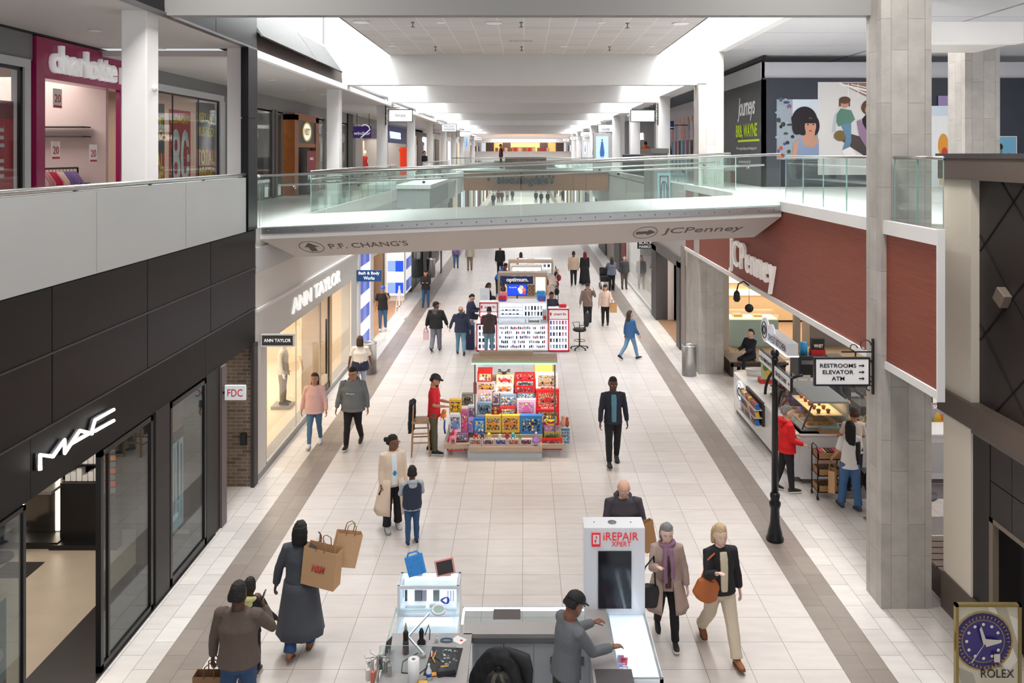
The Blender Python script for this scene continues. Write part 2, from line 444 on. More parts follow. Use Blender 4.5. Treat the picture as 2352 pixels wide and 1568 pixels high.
def stool(loc,label,rz=0):
 t=thing('makeup_chair',label,'chair',loc,rz=rz);x,y,z=loc
 MB().mat(BF).box(x-.22,x+.22,y-.22,y+.22,.62,.72).build('seat',t,bevel=.02)
 MB().mat(BF).box(x-.22,x-.17,y-.22,y+.22,.72,1.05).build('backrest',t,bevel=.02)
 MB().mat(STEELD).cyl((x,y,.05),(x,y,.62),.03).build('post',t)
 MB().mat(BF).cyl((x,y,0),(x,y,.04),.24).build('base',t)
 MB().mat(BF).bar((x-.2,y-.25,.35),(x+.15,y-.25,.35),.03).build('footrest',t)
stool((-8.75,13.5,0),'black make-up chair in front of the lit mirror station')
def shelfunit(x,y,label):
 t=thing('display_shelf',label,'shelf',(x,y,0))
 MB().mat(M((28,26,27),.4)).box(x-.4,x+.4,y-.05,y+.35,0,1.05).build('cabinet',t)
 MB().mat(BF).box(x-.45,x+.45,y-.3,y+.35,0,.1).build('plinth',t)
 MB().mat(BF).box(x-.4,x+.4,y+.3,y+.35,1.05,2.4).build('back_panel',t)
 for z in(1.35,1.65,1.95,2.25):MB().mat(BF).box(x-.4,x+.4,y-.02,y+.32,z-.012,z+.012).build('shelf',t)
 return t
shelfunit(-7.62,14.1,'black cosmetics display shelf with white boxes, right of the lit mirror station')
cols=[(240,238,234),(230,230,232),(210,60,120),(240,240,240),(180,170,160)]
n=0
for zi,z in enumerate((1.06,1.36,1.66,1.96,2.26)):
 for i in range(7):
  n+=1
  c=cols[2]if(zi in(3,)and i in(1,2,3))else cols[(i*3+zi)%2]
  x=-7.97+i*.1;hgt=.1+.06*((i*7+zi*3)%3)
  nm='pink cosmetics box on the fourth shelf of the black display' if c==cols[2]else 'white cosmetics box on the black display shelf inside the beauty store'
  o=MB().mat(M(c,.5)).box(x,x+.085,14.12,14.25,z,z+hgt).build('cosmetics_box')
  tag(o,nm,'box','pink cosmetics boxes' if c==cols[2]else 'white cosmetics boxes in the beauty store')
t=thing('counter_unit','low black counter unit just inside the beauty store doorway','counter',(-7.3,9.6,0))
MB().mat(M((26,25,26),.4)).box(-9.2,-7.95,11.4,12.1,0,.95).build('body',t)
MB().mat(M((50,48,48),.3)).box(-9.25,-7.9,11.35,12.15,.95,.99).build('top',t)
o=MB().mat(M((34,30,30),.9)).box(-8.5,-7.9,12.9,13.4,.012,.02).build('floor_mat');tag(o,'small dark mat on the floor of the beauty store','mat')
# tester tower by the glass
t=thing('tester_tower','slim black tower of coloured testers behind the doorway glass','display tower',(-7.05,13.9,0))
MB().mat(BF).box(-7.18,-6.92,13.8,14.0,0,1.85).build('tower',t)
for i in range(7):
 MB().mat(M((200,70+i*10,60),.4,emit=.5)if i%2 else M((150,150,152),.4)).box(-7.17,-6.93,13.77,13.8,1.0+i*.11,1.08+i*.11).build('drawer',t)
MB().mat(M((235,70,50),.4,emit=1.2)).box(-7.19,-6.91,13.76,13.81,1.78,1.87).build('header',t)
# lash poster behind second window
def poster(name,label,mtx,w_,h_,base,shapes,cat='poster',border=None,parent=None,th=.012):
 """flat printed panel; shapes: (kind, params, colour) drawn in a 0..1 frame, each a thin layer"""
 t=thing(name,label,cat,mtx.translation)if parent is None else parent
 b=MB(mtx).mat(base);b.box(-w_/2,w_/2,-h_/2,h_/2,-th,0)
 z=.0008
 for kind,q,m in shapes:
  b.mat(m);z+=.0006
  if kind=='r':
   x0,y0,x1,y1=q
   b.add([((x0-.5)*w_,(y0-.5)*h_,z),((x1-.5)*w_,(y0-.5)*h_,z),((x1-.5)*w_,(y1-.5)*h_,z),((x0-.5)*w_,(y1-.5)*h_,z)],[(0,1,2,3)])
  elif kind=='e':
   cx,cy,rx,ry=q
   b.add([((cx-.5)*w_+rx*w_*math.cos(a*math.pi/12),(cy-.5)*h_+ry*h_*math.sin(a*math.pi/12),z)for a in range(24)],[tuple(range(24))])
  elif kind=='p':
   b.add([((x-.5)*w_,(y-.5)*h_,z)for x,y in q],[tuple(range(len(q)))])
 b.build('print' if parent is None else 'poster_print',t)
 if border:
  bb=MB(mtx).mat(border);e=.02
  bb.box(-w_/2-e,w_/2+e,h_/2,h_/2+e,-th-.01,.01).box(-w_/2-e,w_/2+e,-h_/2-e,-h_/2,-th-.01,.01)
  bb.box(-w_/2-e,-w_/2,-h_/2,h_/2,-th-.01,.01).box(w_/2,w_/2+e,-h_/2,h_/2,-th-.01,.01)
  bb.build('frame',t)
 return t
TEALP=M((150,190,200),.5,emit=.4);PINKP=M((206,150,170),.5);LIME=M((190,200,90),.5);DKP=M((60,62,66),.5)  # teal print is given a glow so the poster shows behind dark glass
sh=[('r',(0,.78,1,1),M((196,160,134),.5)),('r',(0,.70,1,.79),DKP),('e',(.35,.88,.2,.04),M((230,205,170),.5))]
for i in range(9):
 cc=[TEALP,PINKP,M((230,232,228),.5),LIME,DKP][(i*2)%5]
 sh.append(('r',(.04+i*.105,.2+.03*(i%3),.10+i*.105,.66+.04*(i%2)),cc))
 sh.append(('r',(.06+i*.105,.06,.08+i*.105,.2),M((214,170,140),.5)))
y0,y1=YX(395,XL),YX(468,XL)
t=poster('lash_poster','tall pale poster of coloured tubes behind the second glass window of the beauty store',faceL((XL-.35,(y0+y1)/2,1.5)),y1-y0,2.1,TEALP,sh)
text('lettering','$90',faceL((XL-.34,(y0+y1)/2+.3,.68)),.13,M((250,250,250),.5,emit=.4),t)
y1=YX(40,XL)
t=poster('mascara_poster','teal poster with fanned red and white tubes behind the left glass shop front',faceL((XL-.12,y1-.7,1.0)),1.4,1.9,M((120,170,172),.5),[('p',[(.5+.1*math.cos(a),.5+.1*math.sin(a)),(.5+.5*math.cos(a-.05),.5+.5*math.sin(a-.05)),(.5+.5*math.cos(a+.08),.5+.5*math.sin(a+.08))],M(c_,.4))for a,c_ in[(i*.42,((170,30,44),(225,215,215),(90,20,30))[i%3])for i in range(15)]])
# hanging blade signs
SIGNW=M((214,214,216),.6)
def blade_sign(label,px0,px1,py0,py1,Y,board,words=(),colour=None,side=-1,th=.05,scroll=True,frame=None,name='blade_sign',wb=0.0,x_wall=None):
 a,c=P(px0,py0,Y),P(px1,py1,Y)
 t=thing(name,label,'sign',(a.x,Y,c.z))
 MB().mat(board).box(a.x,c.x,Y-th/2,Y+th/2,c.z,a.z).build('board',t,bevel=.006)
 if frame:
  f=MB().mat(frame);e=.02
  f.box(a.x-e,c.x+e,Y-th/2-.008,Y+th/2+.008,a.z-.004,a.z+e).box(a.x-e,c.x+e,Y-th/2-.008,Y+th/2+.008,c.z-e,c.z+.004)
  f.box(a.x-e,a.x+.004,Y-th/2-.008,Y+th/2+.008,c.z,a.z).box(c.x-.004,c.x+e,Y-th/2-.008,Y+th/2+.008,c.z,a.z)
  f.build('frame',t)
 hh=a.z-c.z;ww=c.x-a.x
 for s,fx,fz,wf,hf in words:
  text('lettering',s,front((a.x+ww*fx,Y-th/2-.002,c.z+hh*fz)),1,colour or BLACK,t,ext=.006,width=ww*wf,height=hh*hf,bold=wb)
 xw=x_wall if x_wall is not None else(a.x-.12 if side<0 else c.x+.12);xe=a.x if side<0 else c.x
 s_=1 if side<0 else-1
 IR=M((24,22,22),.4)
 if scroll:
  b=MB().mat(IR);b.box(xw-.02,xw+.02,Y-.02,Y+.02,c.z-.15,a.z+.3)
  b.bar((xw,Y,a.z+.1),(xw+s_*ww*.6,Y,a.z+.1),.018);b.bar((xw,Y,c.z+hh*.1),(xe,Y,c.z+hh*.1),.018);b.bar((xw,Y,a.z-.03),(xe,Y,a.z-.03),.018)
  for cx_,cz_,rr in((xw+s_*.12,a.z+.2,.09),(xw+s_*.3,a.z+.16,.06),(xw+s_*.07,(a.z+c.z)/2+.1,.06),(xw+s_*.07,(a.z+c.z)/2-.12,.06),(xw+s_*.06,c.z-.06,.05)):
   b.tube([(cx_+rr*math.cos(q*.5)*(1-q*.03),Y,cz_+rr*math.sin(q*.5)*(1-q*.03))for q in range(11)],.008,5)
  b.build('scroll_bracket',t)
 else:
  MB().mat(IR).bar((xw,Y,(a.z+c.z)/2),(xe,Y,(a.z+c.z)/2),.04).build('bracket',t)
 return t
RED=M((196,28,40),.5,emit=.15);WH=M((250,250,250),.5,emit=.25)
blade_sign('small white blade sign with red letters by the brick recess on the left',517,565,884,918,14.7,M((226,232,234),.4,emit=.15),[('FDC',.5,.5,.72,.5)],RED,scroll=False,x_wall=XL)
blade_sign('dark blade sign with white serif lettering above the pale clothes shop window',602,674,769,793,16.95,M((70,64,60),.5),[('ANN TAYLOR',.5,.5,.86,.32)],WH,scroll=False,frame=M((225,222,218),.4),wb=.01,x_wall=XL-.02)
# wall intercom on brick
t=thing('wall_speaker','small black box fixed to the brown brick recess','speaker',(-5.75,16.44,1.2))
p=P(560,1007,16.44)
MB().mat(BLACK).box(p.x-.06,p.x+.06,16.38,16.475,p.z-.12,p.z+.12).build('box',t,bevel=.01)
MB().mat(M((40,40,42),.7)).box(p.x-.045,p.x+.045,16.372,16.38,p.z-.1,p.z+.1).build('grille',t)
# pale clothes shop (lower left)
XA=-5.5
IV=M((214,211,206),.6,var=.015)
b=MB().mat(M((226,222,217),.65)).box(XA-.3,XA,16.64,26.75,3.56,5.0)
struct(b,'wall_left_upper')
b=MB().mat(WHITE).box(XA-.3,XA+.06,16.64,26.75,3.5,3.56)
struct(b,'trim_5')
b=MB().mat(IV).box(XA-.3,XA+.01,16.64,26.75,2.74,3.5).box(XA-.3,XA+.01,16.64,YX(610,XA),.12,2.74).box(XA-.3,XA+.01,YX(806,XA),26.75,.12,2.74)
b.mat(M((150,146,144),.5)).box(XA-.3,XA+.02,16.64,26.75,0,.12)
struct(b,'wall_left_shopfront')
t=thing('store_lettering','row of raised white serif letters along the pale shop fascia on the left','sign',(XA,21.3,3.15))
text('lettering','ANN TAYLOR',faceL((XA+.02,(YX(668,XA)+YX(778,XA))/2,3.14)),1,M((248,248,246),.5,emit=.35),t,ext=.05,width=YX(778,XA)-YX(668,XA),height=.36)
ya,yb,yc,yd=YX(612,XA),YX(735,XA),YX(762,XA),YX(804,XA)
WOODP=M((206,180,146),.45,var=.06)
shopwindow('shop_window','long frameless glass front of the pale clothes shop with mannequins behind',XA,ya,yb,.12,2.74,.03,GLASSC,M((200,198,194),.4),mull=(ya+2.3,ya+4.6),base=.03)
shopwindow('shop_window','narrow glass front right of the clothes shop doorway',XA,yc,yd,.12,2.74,.03,GLASSC,M((200,198,194),.4),base=.03)
t=thing('shop_door','tall glass shop door with a long dark pull handle and pale wood jamb','door',(XA,(yb+yc)/2,0))
MB().mat(WOODP).box(XA-.5,XA+.01,yb,yb+.1,0,2.74).box(XA-.5,XA+.01,yc-.1,yc,0,2.74).build('jamb',t)
MB().mat(M((64,60,58),.4)).box(XA-.06,XA-.02,yb+.12,yb+.2,.05,2.7).box(XA-.06,XA-.02,yc-.25,yc-.15,.05,2.7).box(XA-.06,XA-.02,yb+.12,yc-.15,.05,.3).build('door_frame',t)
MB().mat(GLASSC).box(XA-.05,XA-.035,yb+.2,yc-.25,.3,2.68).build('pane',t)
MB().mat(M((40,38,38),.4,metal=.5)).cyl((XA+.06,yb+.45,.7),(XA+.06,yb+.45,2.2),.025).build('handle',t)
b=MB().mat(M((222,205,180),.5,var=.04,vscale=1)).box(-10.5,XA-.05,16.66,26.7,.0,.02)
struct(b,'floor_clothes_shop')
b=MB().mat(M((238,222,198),.7)).box(-10.6,-10.5,16.66,26.7,0,3.0).box(-10.5,XA-.3,26.6,26.75,0,3.0).box(-10.5,XA-.3,16.64,16.7,0,3.0)
struct(b,'wall_left_clothes_shop')
b=MB().mat(M((238,232,222),.7)).box(-10.6,XA-.3,16.66,26.75,2.95,3.05)
struct(b,'ceiling_clothes_shop')
area('shop_lamp',(-8,21.5,2.9),3.5,8.5,260,(1,.87,.70))
# upper slabs, glass balustrades, the sloping bridge
def balustrade(label,pts,zs,npan,nm='glass_balustrade',hgt=1.05,hand=True,strip=False,base=None,inner=(0,1),g=GLASS,post=0,handz=.86,gap=.012,handrange=(0.03,.97)):
 """pts: start,end (x,y); zs: floor z at start,end"""
 (xa,ya),(xb,yb)=pts;za,zb=zs
 t=thing(nm,label,'balustrade',(xa,ya,za))
 d=Vector((xb-xa,yb-ya,0));Ln=d.length;u=d.normalized();nrm=Vector((inner[0],inner[1],0)).normalized()
 A=lambda f,z=0,o=0:Vector((xa,ya,za))+d*f+Vector((0,0,(zb-za)*f+z))+nrm*o
 b0=base if base is not None else(-.1 if strip else .02)
 for k in range(npan):
  f0,f1=k/npan+gap/Ln,(k+1)/npan-gap/Ln
  mb=MB().mat(g);q=[A(f0,b0,-.008),A(f1,b0,-.008),A(f1,b0,.008),A(f0,b0,.008),A(f0,hgt,-.008),A(f1,hgt,-.008),A(f1,hgt,.008),A(f0,hgt,.008)]
  mb.add(q,[(0,3,2,1),(0,1,5,4),(2,3,7,6)]);mb.mat(GLASSE).add(q,[(4,5,6,7),(1,2,6,5),(3,0,4,7)])
  mb.build('pane',t)
 MB().tube([A(0,hgt+.02),A(1,hgt+.02)],.026,10).build('top_rail',t,STEEL)
 if hand:
  h0,h1=handrange
  MB().tube([A(h0,handz,.07),A(h1,handz,.07)],.019,8).build('handrail',t,STEEL)
  for k in range(npan):
   f=(k+.5)/npan
   if not(h0<f<h1):continue
   MB().cyl(A(f,handz-.06,-.03),A(f,handz-.06,.07),.028,seg=10).build('bracket',t,STEELD)
 if strip:
  b=MB().mat(STEEL);q=[A(0,-.14,-.035),A(1,-.14,-.035),A(1,-.14,-.01),A(0,-.14,-.01),A(0,-.01,-.035),A(1,-.01,-.035),A(1,-.01,-.01),A(0,-.01,-.01)]
  b.add(q,[(0,3,2,1),(4,5,6,7),(0,1,5,4),(1,2,6,5),(2,3,7,6),(3,0,4,7)]);b.build('clamp_strip',t)
  nb=int(Ln/.3)
  for k in range(nb):
   f=(k+.5)/nb;MB().cyl(A(f,-.075,-.05),A(f,-.075,-.035),.014,seg=8).build('bolt',t,STEELD)
 for k in range(post):
  f=(k+.5)/post;MB().box(*(A(f).x-.02,A(f).x+.02,A(f).y-.02,A(f).y+.02,za,za+hgt)).build('post',t,STEELD)
 return t
DECK=M((206,205,202),.4,var=.03,vscale=1.2)
SOFF=M((204,198,195),.65)
YB0,YB1=16.9,20.75
XB0,XB1=-5.5,5.36
def slope(x):return ZL+(ZR-ZL)*(x-XB0)/(XB1-XB0)
# bridge body as one loft from left to right
def bridge():
 b=MB()
 def sec(x,xbot):
  z=slope(x);zb=slope(xbot)-.8;return[(x,YB0,z),(x,YB0,z-.25),(xbot,YB0+1.3,zb),(xbot,YB1-1.3,zb),(x,YB1,z-.25),(x,YB1,z)]
 n=6
 A_,B_=sec(XB0,XB0+.42),sec(XB1,XB1-.2)
 b.mat(SOFF);b.add(A_+B_,[(1,7,8,2),(2,8,9,3),(3,9,10,4),(0,1,2,3,4,5),(11,10,9,8,7,6)])
 b.mat(WHITE);b.add(A_+B_,[(0,6,7,1),(4,10,11,5)])
 b.mat(DECK);b.add(A_+B_,[(5,11,6,0)])
 return struct(b,'floor_bridge',fix=True)
bridge()
balustrade('long sloping glass balustrade on the near side of the bridge across the mall',[(XB0+.05,YB0-.02),(XB1-.02,YB0-.02)],(ZL,ZR-.02),8,strip=True)
balustrade('sloping glass balustrade on the far side of the bridge across the mall',[(XB0+.1,YB1-.1),(XB1-.1,YB1-.1)],(ZL,ZR),8,inner=(0,-1))
# direction signs on the slanted soffit
t=thing('direction_lettering','restaurant name and up arrow on the underside of the bridge, left end','sign',(-4,YB0,4.7))
def soffit_mtx(px,f=.5):
 x=(px-CX)*(YB0+.65)/F
 z=slope(x)
 ux=Vector((XB1-XB0,0,ZR-ZL)).normalized();uy=Vector((0,-1.3,.55)).normalized();uz=ux.cross(uy)
 p=Vector((x,YB0+1.3*f,z-.25-.55*f))+uz*.003
 m=Matrix((ux,uy,uz)).transposed().to_4x4();m.translation=p;return m
INK=M((66,58,56),.6)
def ring_arrow(px,t,rot):
 m=soffit_mtx(px);b=MB(m).mat(INK)
 n=28
 o_=[(.26*math.cos(a*2*math.pi/n),.42*math.sin(a*2*math.pi/n))for a in range(n)]
 i_=[(.245*math.cos(a*2*math.pi/n),.395*math.sin(a*2*math.pi/n))for a in range(n)]
 b.add([(x,y,.002)for x,y in o_+i_],[(k,(k+1)%n,n+(k+1)%n,n+k)for k in range(n)])
 pts=[(-.07,-.3),(.07,-.3),(.07,.02),(.15,.02),(0,.3),(-.15,.02),(-.07,.02)]if rot==0 else[(-.2,-.09),(.05,-.09),(.05,-.2),(.22,0),(.05,.2),(.05,.09),(-.2,.09)]
 b.add([(x,y,.003)for x,y in pts],[tuple(range(7))])
 b.build('arrow_mark',t)
ring_arrow(716,t,0)
text('lettering',"P.F. CHANG'S",soffit_mtx(846),1,INK,t,ext=.002,width=1.7,height=.36,bold=.0)
t=thing('direction_lettering','department store name and right arrow on the underside of the bridge, right end','sign',(4,YB0,5))
ring_arrow(1482,t,1)
text('lettering','JCPenney',soffit_mtx(1614),1,M((92,88,88),.6),t,ext=.002,width=1.72,height=.5)
# left gallery slab
b=MB().mat(DECK).box(-14,XL-.1,4.5,16.6,ZL-.3,ZL).box(-14,XL,16.64,60,ZL-.3,ZL)
b.mat(WHITE).box(XL,XL+.03,20.9,60,ZL-.45,ZL+.02)
struct(b,'floor_gallery_left')
b=MB().mat(M((200,200,200),.5)).box(XL-.02,XL+.025,16.64,60,4.3,ZL-.4)
struct(b,'wall_left_slab_edge')
balustrade('glass balustrade along the left gallery edge beyond the bridge',[(XL,20.9),(XL,34.8)],(ZL,ZL),9,inner=(-1,0),nm='glass_balustrade')
balustrade('short glass balustrade between the black casing and the bridge on the left',[(XL,16.66),(XL,16.88)],(ZL,ZL),1,inner=(-1,0),hand=False)
balustrade('distant glass balustrade along the left gallery past the grey balcony',[(XL,44),(XL,60)],(ZL,ZL),8,inner=(-1,0),hand=False)
# projecting solid balcony on the left
t=thing('balcony','grey solid balcony projecting from the left gallery behind the bridge glass','balcony',(-4.8,40,4.3))
MB().mat(M((176,178,178),.6)).box(-5.5,-4.05,35,43.5,4.4,5.25).build('fascia',t)
MB().mat(WHITE).box(-5.5,-4.0,34.9,43.6,5.25,5.42).build('capping',t)
t2=balustrade('glass balustrade above the grey projecting balcony',[(-5.5,35),(-4.05,35)],(5.4,5.4),1,hand=False,hgt=.75)
# right gallery deck
b=MB().mat(DECK)
b.box(XR+.06,24,12.2,60,ZR-.25,ZR)
struct(b,'floor_gallery_right')
REDW=None
def wood_red():
 m=M((150,78,58),.55);m=m.copy();nt=m.node_tree;L=nt.links.new
 tc=nt.nodes.new('ShaderNodeTexCoord');mp=nt.nodes.new('ShaderNodeMapping');mp.inputs['Scale'].default_value=(1,.5,14)
 L(tc.outputs['Object'],mp.inputs[0]);n=nt.nodes.new('ShaderNodeTexNoise');n.inputs['Scale'].default_value=4;n.inputs['Detail'].default_value=5
 L(mp.outputs[0],n.inputs['Vector']);r=nt.nodes.new('ShaderNodeValToRGB')
 r.color_ramp.elements[0].position=.3;r.color_ramp.elements[1].position=.75
 r.color_ramp.elements[0].color=(lin(128),lin(60),lin(44),1);r.color_ramp.elements[1].color=(lin(150),lin(76),lin(56),1)
 L(n.outputs[0],r.inputs[0]);L(r.outputs[0],nt.nodes['Principled BSDF'].inputs['Base Color']);return m
REDW=wood_red()
b=MB().mat(REDW).box(XR,XR+.22,12.1,27.0,3.66,5.56).box(XR,XR+.03,10.49,12.1,3.66,5.56)
struct(b,'wall_right_red')
b=MB().mat(WHITE).box(XR-.03,XR+.3,12.1,27.05,3.56,3.67).box(XR-.05,XR+.25,12.1,27.05,5.56,5.76).box(XR-.03,XR+.035,10.49,12.1,3.56,3.67).box(XR-.05,XR+.035,10.49,12.1,5.56,5.76).box(XR-.055,XR+.04,10.45,10.485,3.55,5.77)
struct(b,'trim_6')
b=MB().mat(WHITE2).box(XR+.24,24,12.2,27.0,5.36,5.43).box(XR+.3,XR+.35,12.6,27,3.6,5.4)
struct(b,'ceiling_alcove')
balustrade('glass balustrade on the right gallery between the bridge and the tall stone column',[(XR+.05,YB0-.05),(XR+.05,12.6)],(ZR+.07,ZR+.07),4,inner=(1,0),hand=False,hgt=.91)
balustrade('short glass balustrade on the right gallery, right of the tall stone column',[(XR+.05,11.9),(XR+.05,10.5)],(ZR+.07,ZR+.07),2,inner=(1,0),hand=False,hgt=.91)
balustrade('glass balustrade on the right gallery beyond the bridge',[(XR+.05,20.8),(XR+.05,24.8)],(ZR+.05,ZR+.05),3,inner=(1,0),hand=False,hgt=.93)
balustrade('glass balustrade behind the pale stone column on the right gallery',[(XR+.05,25.6),(XR+.05,33.0)],(ZR+.05,ZR+.05),5,inner=(1,0),hand=False,hgt=.93)
# stone clad columns
def stone_mat():
 m=bpy.data.materials.new('stone_cladding');m.use_nodes=True;nt=m.node_tree;L=nt.links.new;N=nt.nodes.new
 tc=N('ShaderNodeTexCoord');s=N('ShaderNodeSeparateXYZ');L(tc.outputs['Object'],s.inputs[0])
 ad=N('ShaderNodeMath');ad.operation='ADD';L(s.outputs[0],ad.inputs[0]);L(s.outputs[1],ad.inputs[1])
 c=N('ShaderNodeCombineXYZ');L(s.outputs[2],c.inputs[0]);L(ad.outputs[0],c.inputs[1])
 k=N('ShaderNodeTexBrick');k.offset=.37;k.inputs['Scale'].default_value=1;k.inputs['Brick Width'].default_value=1.25;k.inputs['Row Height'].default_value=.25
 k.inputs['Mortar Size'].default_value=.0025
 for q,v in(('Color1',(188,183,176)),('Color2',(174,169,162)),('Mortar',(110,107,104))):k.inputs[q].default_value=tuple(lin(i)for i in v)+(1,)
 L(c.outputs[0],k.inputs['Vector'])
 n=N('ShaderNodeTexNoise');n.inputs['Scale'].default_value=2.6;n.inputs['Detail'].default_value=8;n.inputs['Roughness'].default_value=.65;L(tc.outputs['Object'],n.inputs['Vector'])
 mr=N('ShaderNodeMapRange');mr.inputs[1].default_value=.3;mr.inputs[2].default_value=.7;mr.inputs[3].default_value=.82;mr.inputs[4].default_value=1.1;L(n.outputs[0],mr.inputs[0])
 v=N('ShaderNodeVectorMath');v.operation='SCALE';L(k.outputs['Color'],v.inputs[0]);L(mr.outputs[0],v.inputs['Scale'])
 b=nt.nodes['Principled BSDF'];L(v.outputs[0],b.inputs['Base Color']);b.inputs['Roughness'].default_value=.5
 return m
STONE=stone_mat()
b=MB().mat(STONE).box(5.30,6.05,12.05,12.57,0,10.9)
struct(b,'wall_right_column')
b=MB().mat(STONE).box(5.36,6.13,24.9,25.6,0,9.95)
struct(b,'wall_right_column')
# white columns up the galleries
for y in(12.4,16.75,25.1,33.6,42.2,50.8,59.4,68.0,76.6,85.2,93.8):
 b=MB().mat(WHITE).box(-6.05,-5.66,y-.2,y+.2,ZL,9.0)
 struct(b,'wall_left_column',bevel=.02)
 if y>42.2:
  b=MB().mat(WHITE).box(-6.0,-5.55,y-.2,y+.2,0,ZL);struct(b,'wall_left_column')
for y in(33.6,42.2,50.8,59.4,68.0,76.6,85.2,93.8):
 b=MB().mat(WHITE).box(5.5,6.0,y-.3,y+.2,0 if y>40 else ZR,9.9)
 struct(b,'wall_right_column')
 # ceilings
def ceil_mat():
 m=bpy.data.materials.new('ceiling_tiles');m.use_nodes=True;nt=m.node_tree;L=nt.links.new
 tc=nt.nodes.new('ShaderNodeTexCoord');n=nt.nodes.new('ShaderNodeTexBrick');n.offset=0;n.inputs['Scale'].default_value=1
 n.inputs['Brick Width'].default_value=.61;n.inputs['Row Height'].default_value=.61;n.inputs['Mortar Size'].default_value=.009
 for q,v in(('Color1',(196,189,186)),('Color2',(206,199,196)),('Mortar',(226,222,220))):n.inputs[q].default_value=tuple(lin(i)for i in v)+(1,)
 L(tc.outputs['Object'],n.inputs['Vector']);b=nt.nodes['Principled BSDF'];L(n.outputs['Color'],b.inputs['Base Color']);b.inputs['Roughness'].default_value=.8
 return m
b=MB().mat(ceil_mat()).box(-4.13,4.13,12.6,97,ZC,ZC+.15)
struct(b,'ceiling')
b=MB().mat(BLACK).box(-4.16,-4.13,12.6,97,ZC-.01,ZC+.16).box(4.13,4.16,12.6,97,ZC-.01,ZC+.16)
struct(b,'trim_7')
# skylight well walls (white), closed above
WELL=M((240,240,240),.7)
b=MB().mat(WELL).box(-4.2,-4.15,12.6,97,ZC+.12,13).box(4.15,4.2,12.6,97,ZC+.12,13)
b.box(-6.2,-5.6,25.3,97,9.1,13).box(5.55,6.2,25.6,97,9.1,13).box(-6.3,-6.2,12.6,25,9.6,13).box(6.0,6.1,12.6,25,9.95,13)
b.box(-8,8,12.4,97,13,13.1)
struct(b,'ceiling_skylight_well')
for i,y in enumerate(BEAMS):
 b=MB().mat(M((216,214,212)if i else(146,145,143),.65)).box(-5.6 if i else XL,XR if i<2 else 5.6,y,y+(.22 if i==0 else .35),ZB if i else 8.86,12.99)  # front beam: its shade is put into a darker base colour
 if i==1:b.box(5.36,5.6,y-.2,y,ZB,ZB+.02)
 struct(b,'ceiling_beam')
b=MB().mat(M((190,186,184),.65)).box(-9,9,-5,12.4,10.9,11.1)
struct(b,'ceiling_near')
# left gallery soffit
SOF=M((206,201,198),.7)
b=MB().mat(SOF).box(-12,XL-.05,4.5,16.64,8.9,9.0).box(-12,XL-.1,16.64,97,8.74,8.86).mat(WHITE).box(XL-.1,XL+.03,16.64,97,8.72,8.87)
b.mat(M((58,42,34),.7)).box(-6.2,XL-.12,16.64,25.0,8.88,9.3).box(-6.25,-6.2,16.64,25,8.9,9.9)
b.mat(SOF)
for y in(17.6,19.0,20.5):b.box(-6.2,XL-.2,y,y+.2,9.3,9.4)
struct(b,'ceiling_gallery_left')
t=thing('sun_baffle','tilted pale grey ceiling baffle panels hanging by the left skylight slot','ceiling panel',(-5.6,20,9.2))
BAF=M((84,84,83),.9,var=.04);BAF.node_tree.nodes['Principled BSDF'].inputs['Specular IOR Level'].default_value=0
for y0,y1 in((16.9,21.3),(21.36,24.3)):
 MB().mat(BAF).add([(-5.95,y0,9.95),(-5.95,y1,9.95),(-5.38,y1-.15,9.18),(-5.38,y0-.15,9.18),(-5.98,y0,9.93),(-5.98,y1,9.93),(-5.41,y1-.15,9.16),(-5.41,y0-.15,9.16)],[(0,1,2,3),(7,6,5,4),(0,4,5,1),(1,5,6,2),(2,6,7,3),(3,7,4,0)]).build('panel',t)
MB().mat(M((150,146,142),.5)).bar((-5.97,16.9,9.97),(-5.97,24.3,9.97),.06).build('carrier',t)
# right gallery ceiling
RC=M((214,214,217),.7)
b=MB().mat(RC)
ysr=[4.5,9.5,11.5,14.0,16.5,19.0,21.5,24.0,26.8,30,34,60]
for a,c in zip(ysr[:-1],ysr[1:]):b.box(6.3,10.6,a,c-.04,9.95,10.05);b.box(10.7,24,a,c-.04,9.95,10.05)
b.mat(WHITE).box(5.97,6.2,12.6,60,9.88,10.4)
b.mat(M((40,40,44),.8)).box(6.22,24,4.5,60,10.06,10.1)
struct(b,'ceiling_gallery_right')
b=MB().mat(WHITE).box(7.85,9.6,15.6,15.9,8.88,9.28).mat(SOF).box(7.85,9.6,15.9,17.3,8.9,9.2)
struct(b,'ceiling_beam_right')
b=MB().mat(STONE).box(9.45,10.2,17.4,18.1,ZR,9.3)
struct(b,'wall_right_column')
# lift enclosure and dark slat railing on the right gallery beyond the bridge
t=thing('lift_enclosure','grey lift enclosure with a pale blue arched panel behind the bridge glass, right','lift',(5.1,30,4.3))
a,c=P(1502,352,30),P(1568,490,30)
MB().mat(M((150,148,146),.5)).box(a.x,XR-.06,30,32.5,4.3,a.z).build('shaft',t)
MB().mat(M((110,108,108),.5)).box(a.x-.12,XR-.06,29.8,32.6,a.z,a.z+.18).build('roof',t)
a,c=P(1510,397,30),P(1540,478,30)
MB().mat(M((176,206,216),.4)).box(a.x,c.x,29.98,30,c.z,a.z).build('blue_panel',t)
b=MB().mat(M((110,70,74),.5));b.box(a.x+.08,a.x+.11,29.95,29.98,c.z,a.z-.1).box(c.x-.11,c.x-.08,29.95,29.98,c.z,a.z-.1).box(a.x+.08,c.x-.08,29.95,29.98,a.z-.13,a.z-.1);b.build('arch_surround',t)
xc=(a.x+c.x)/2
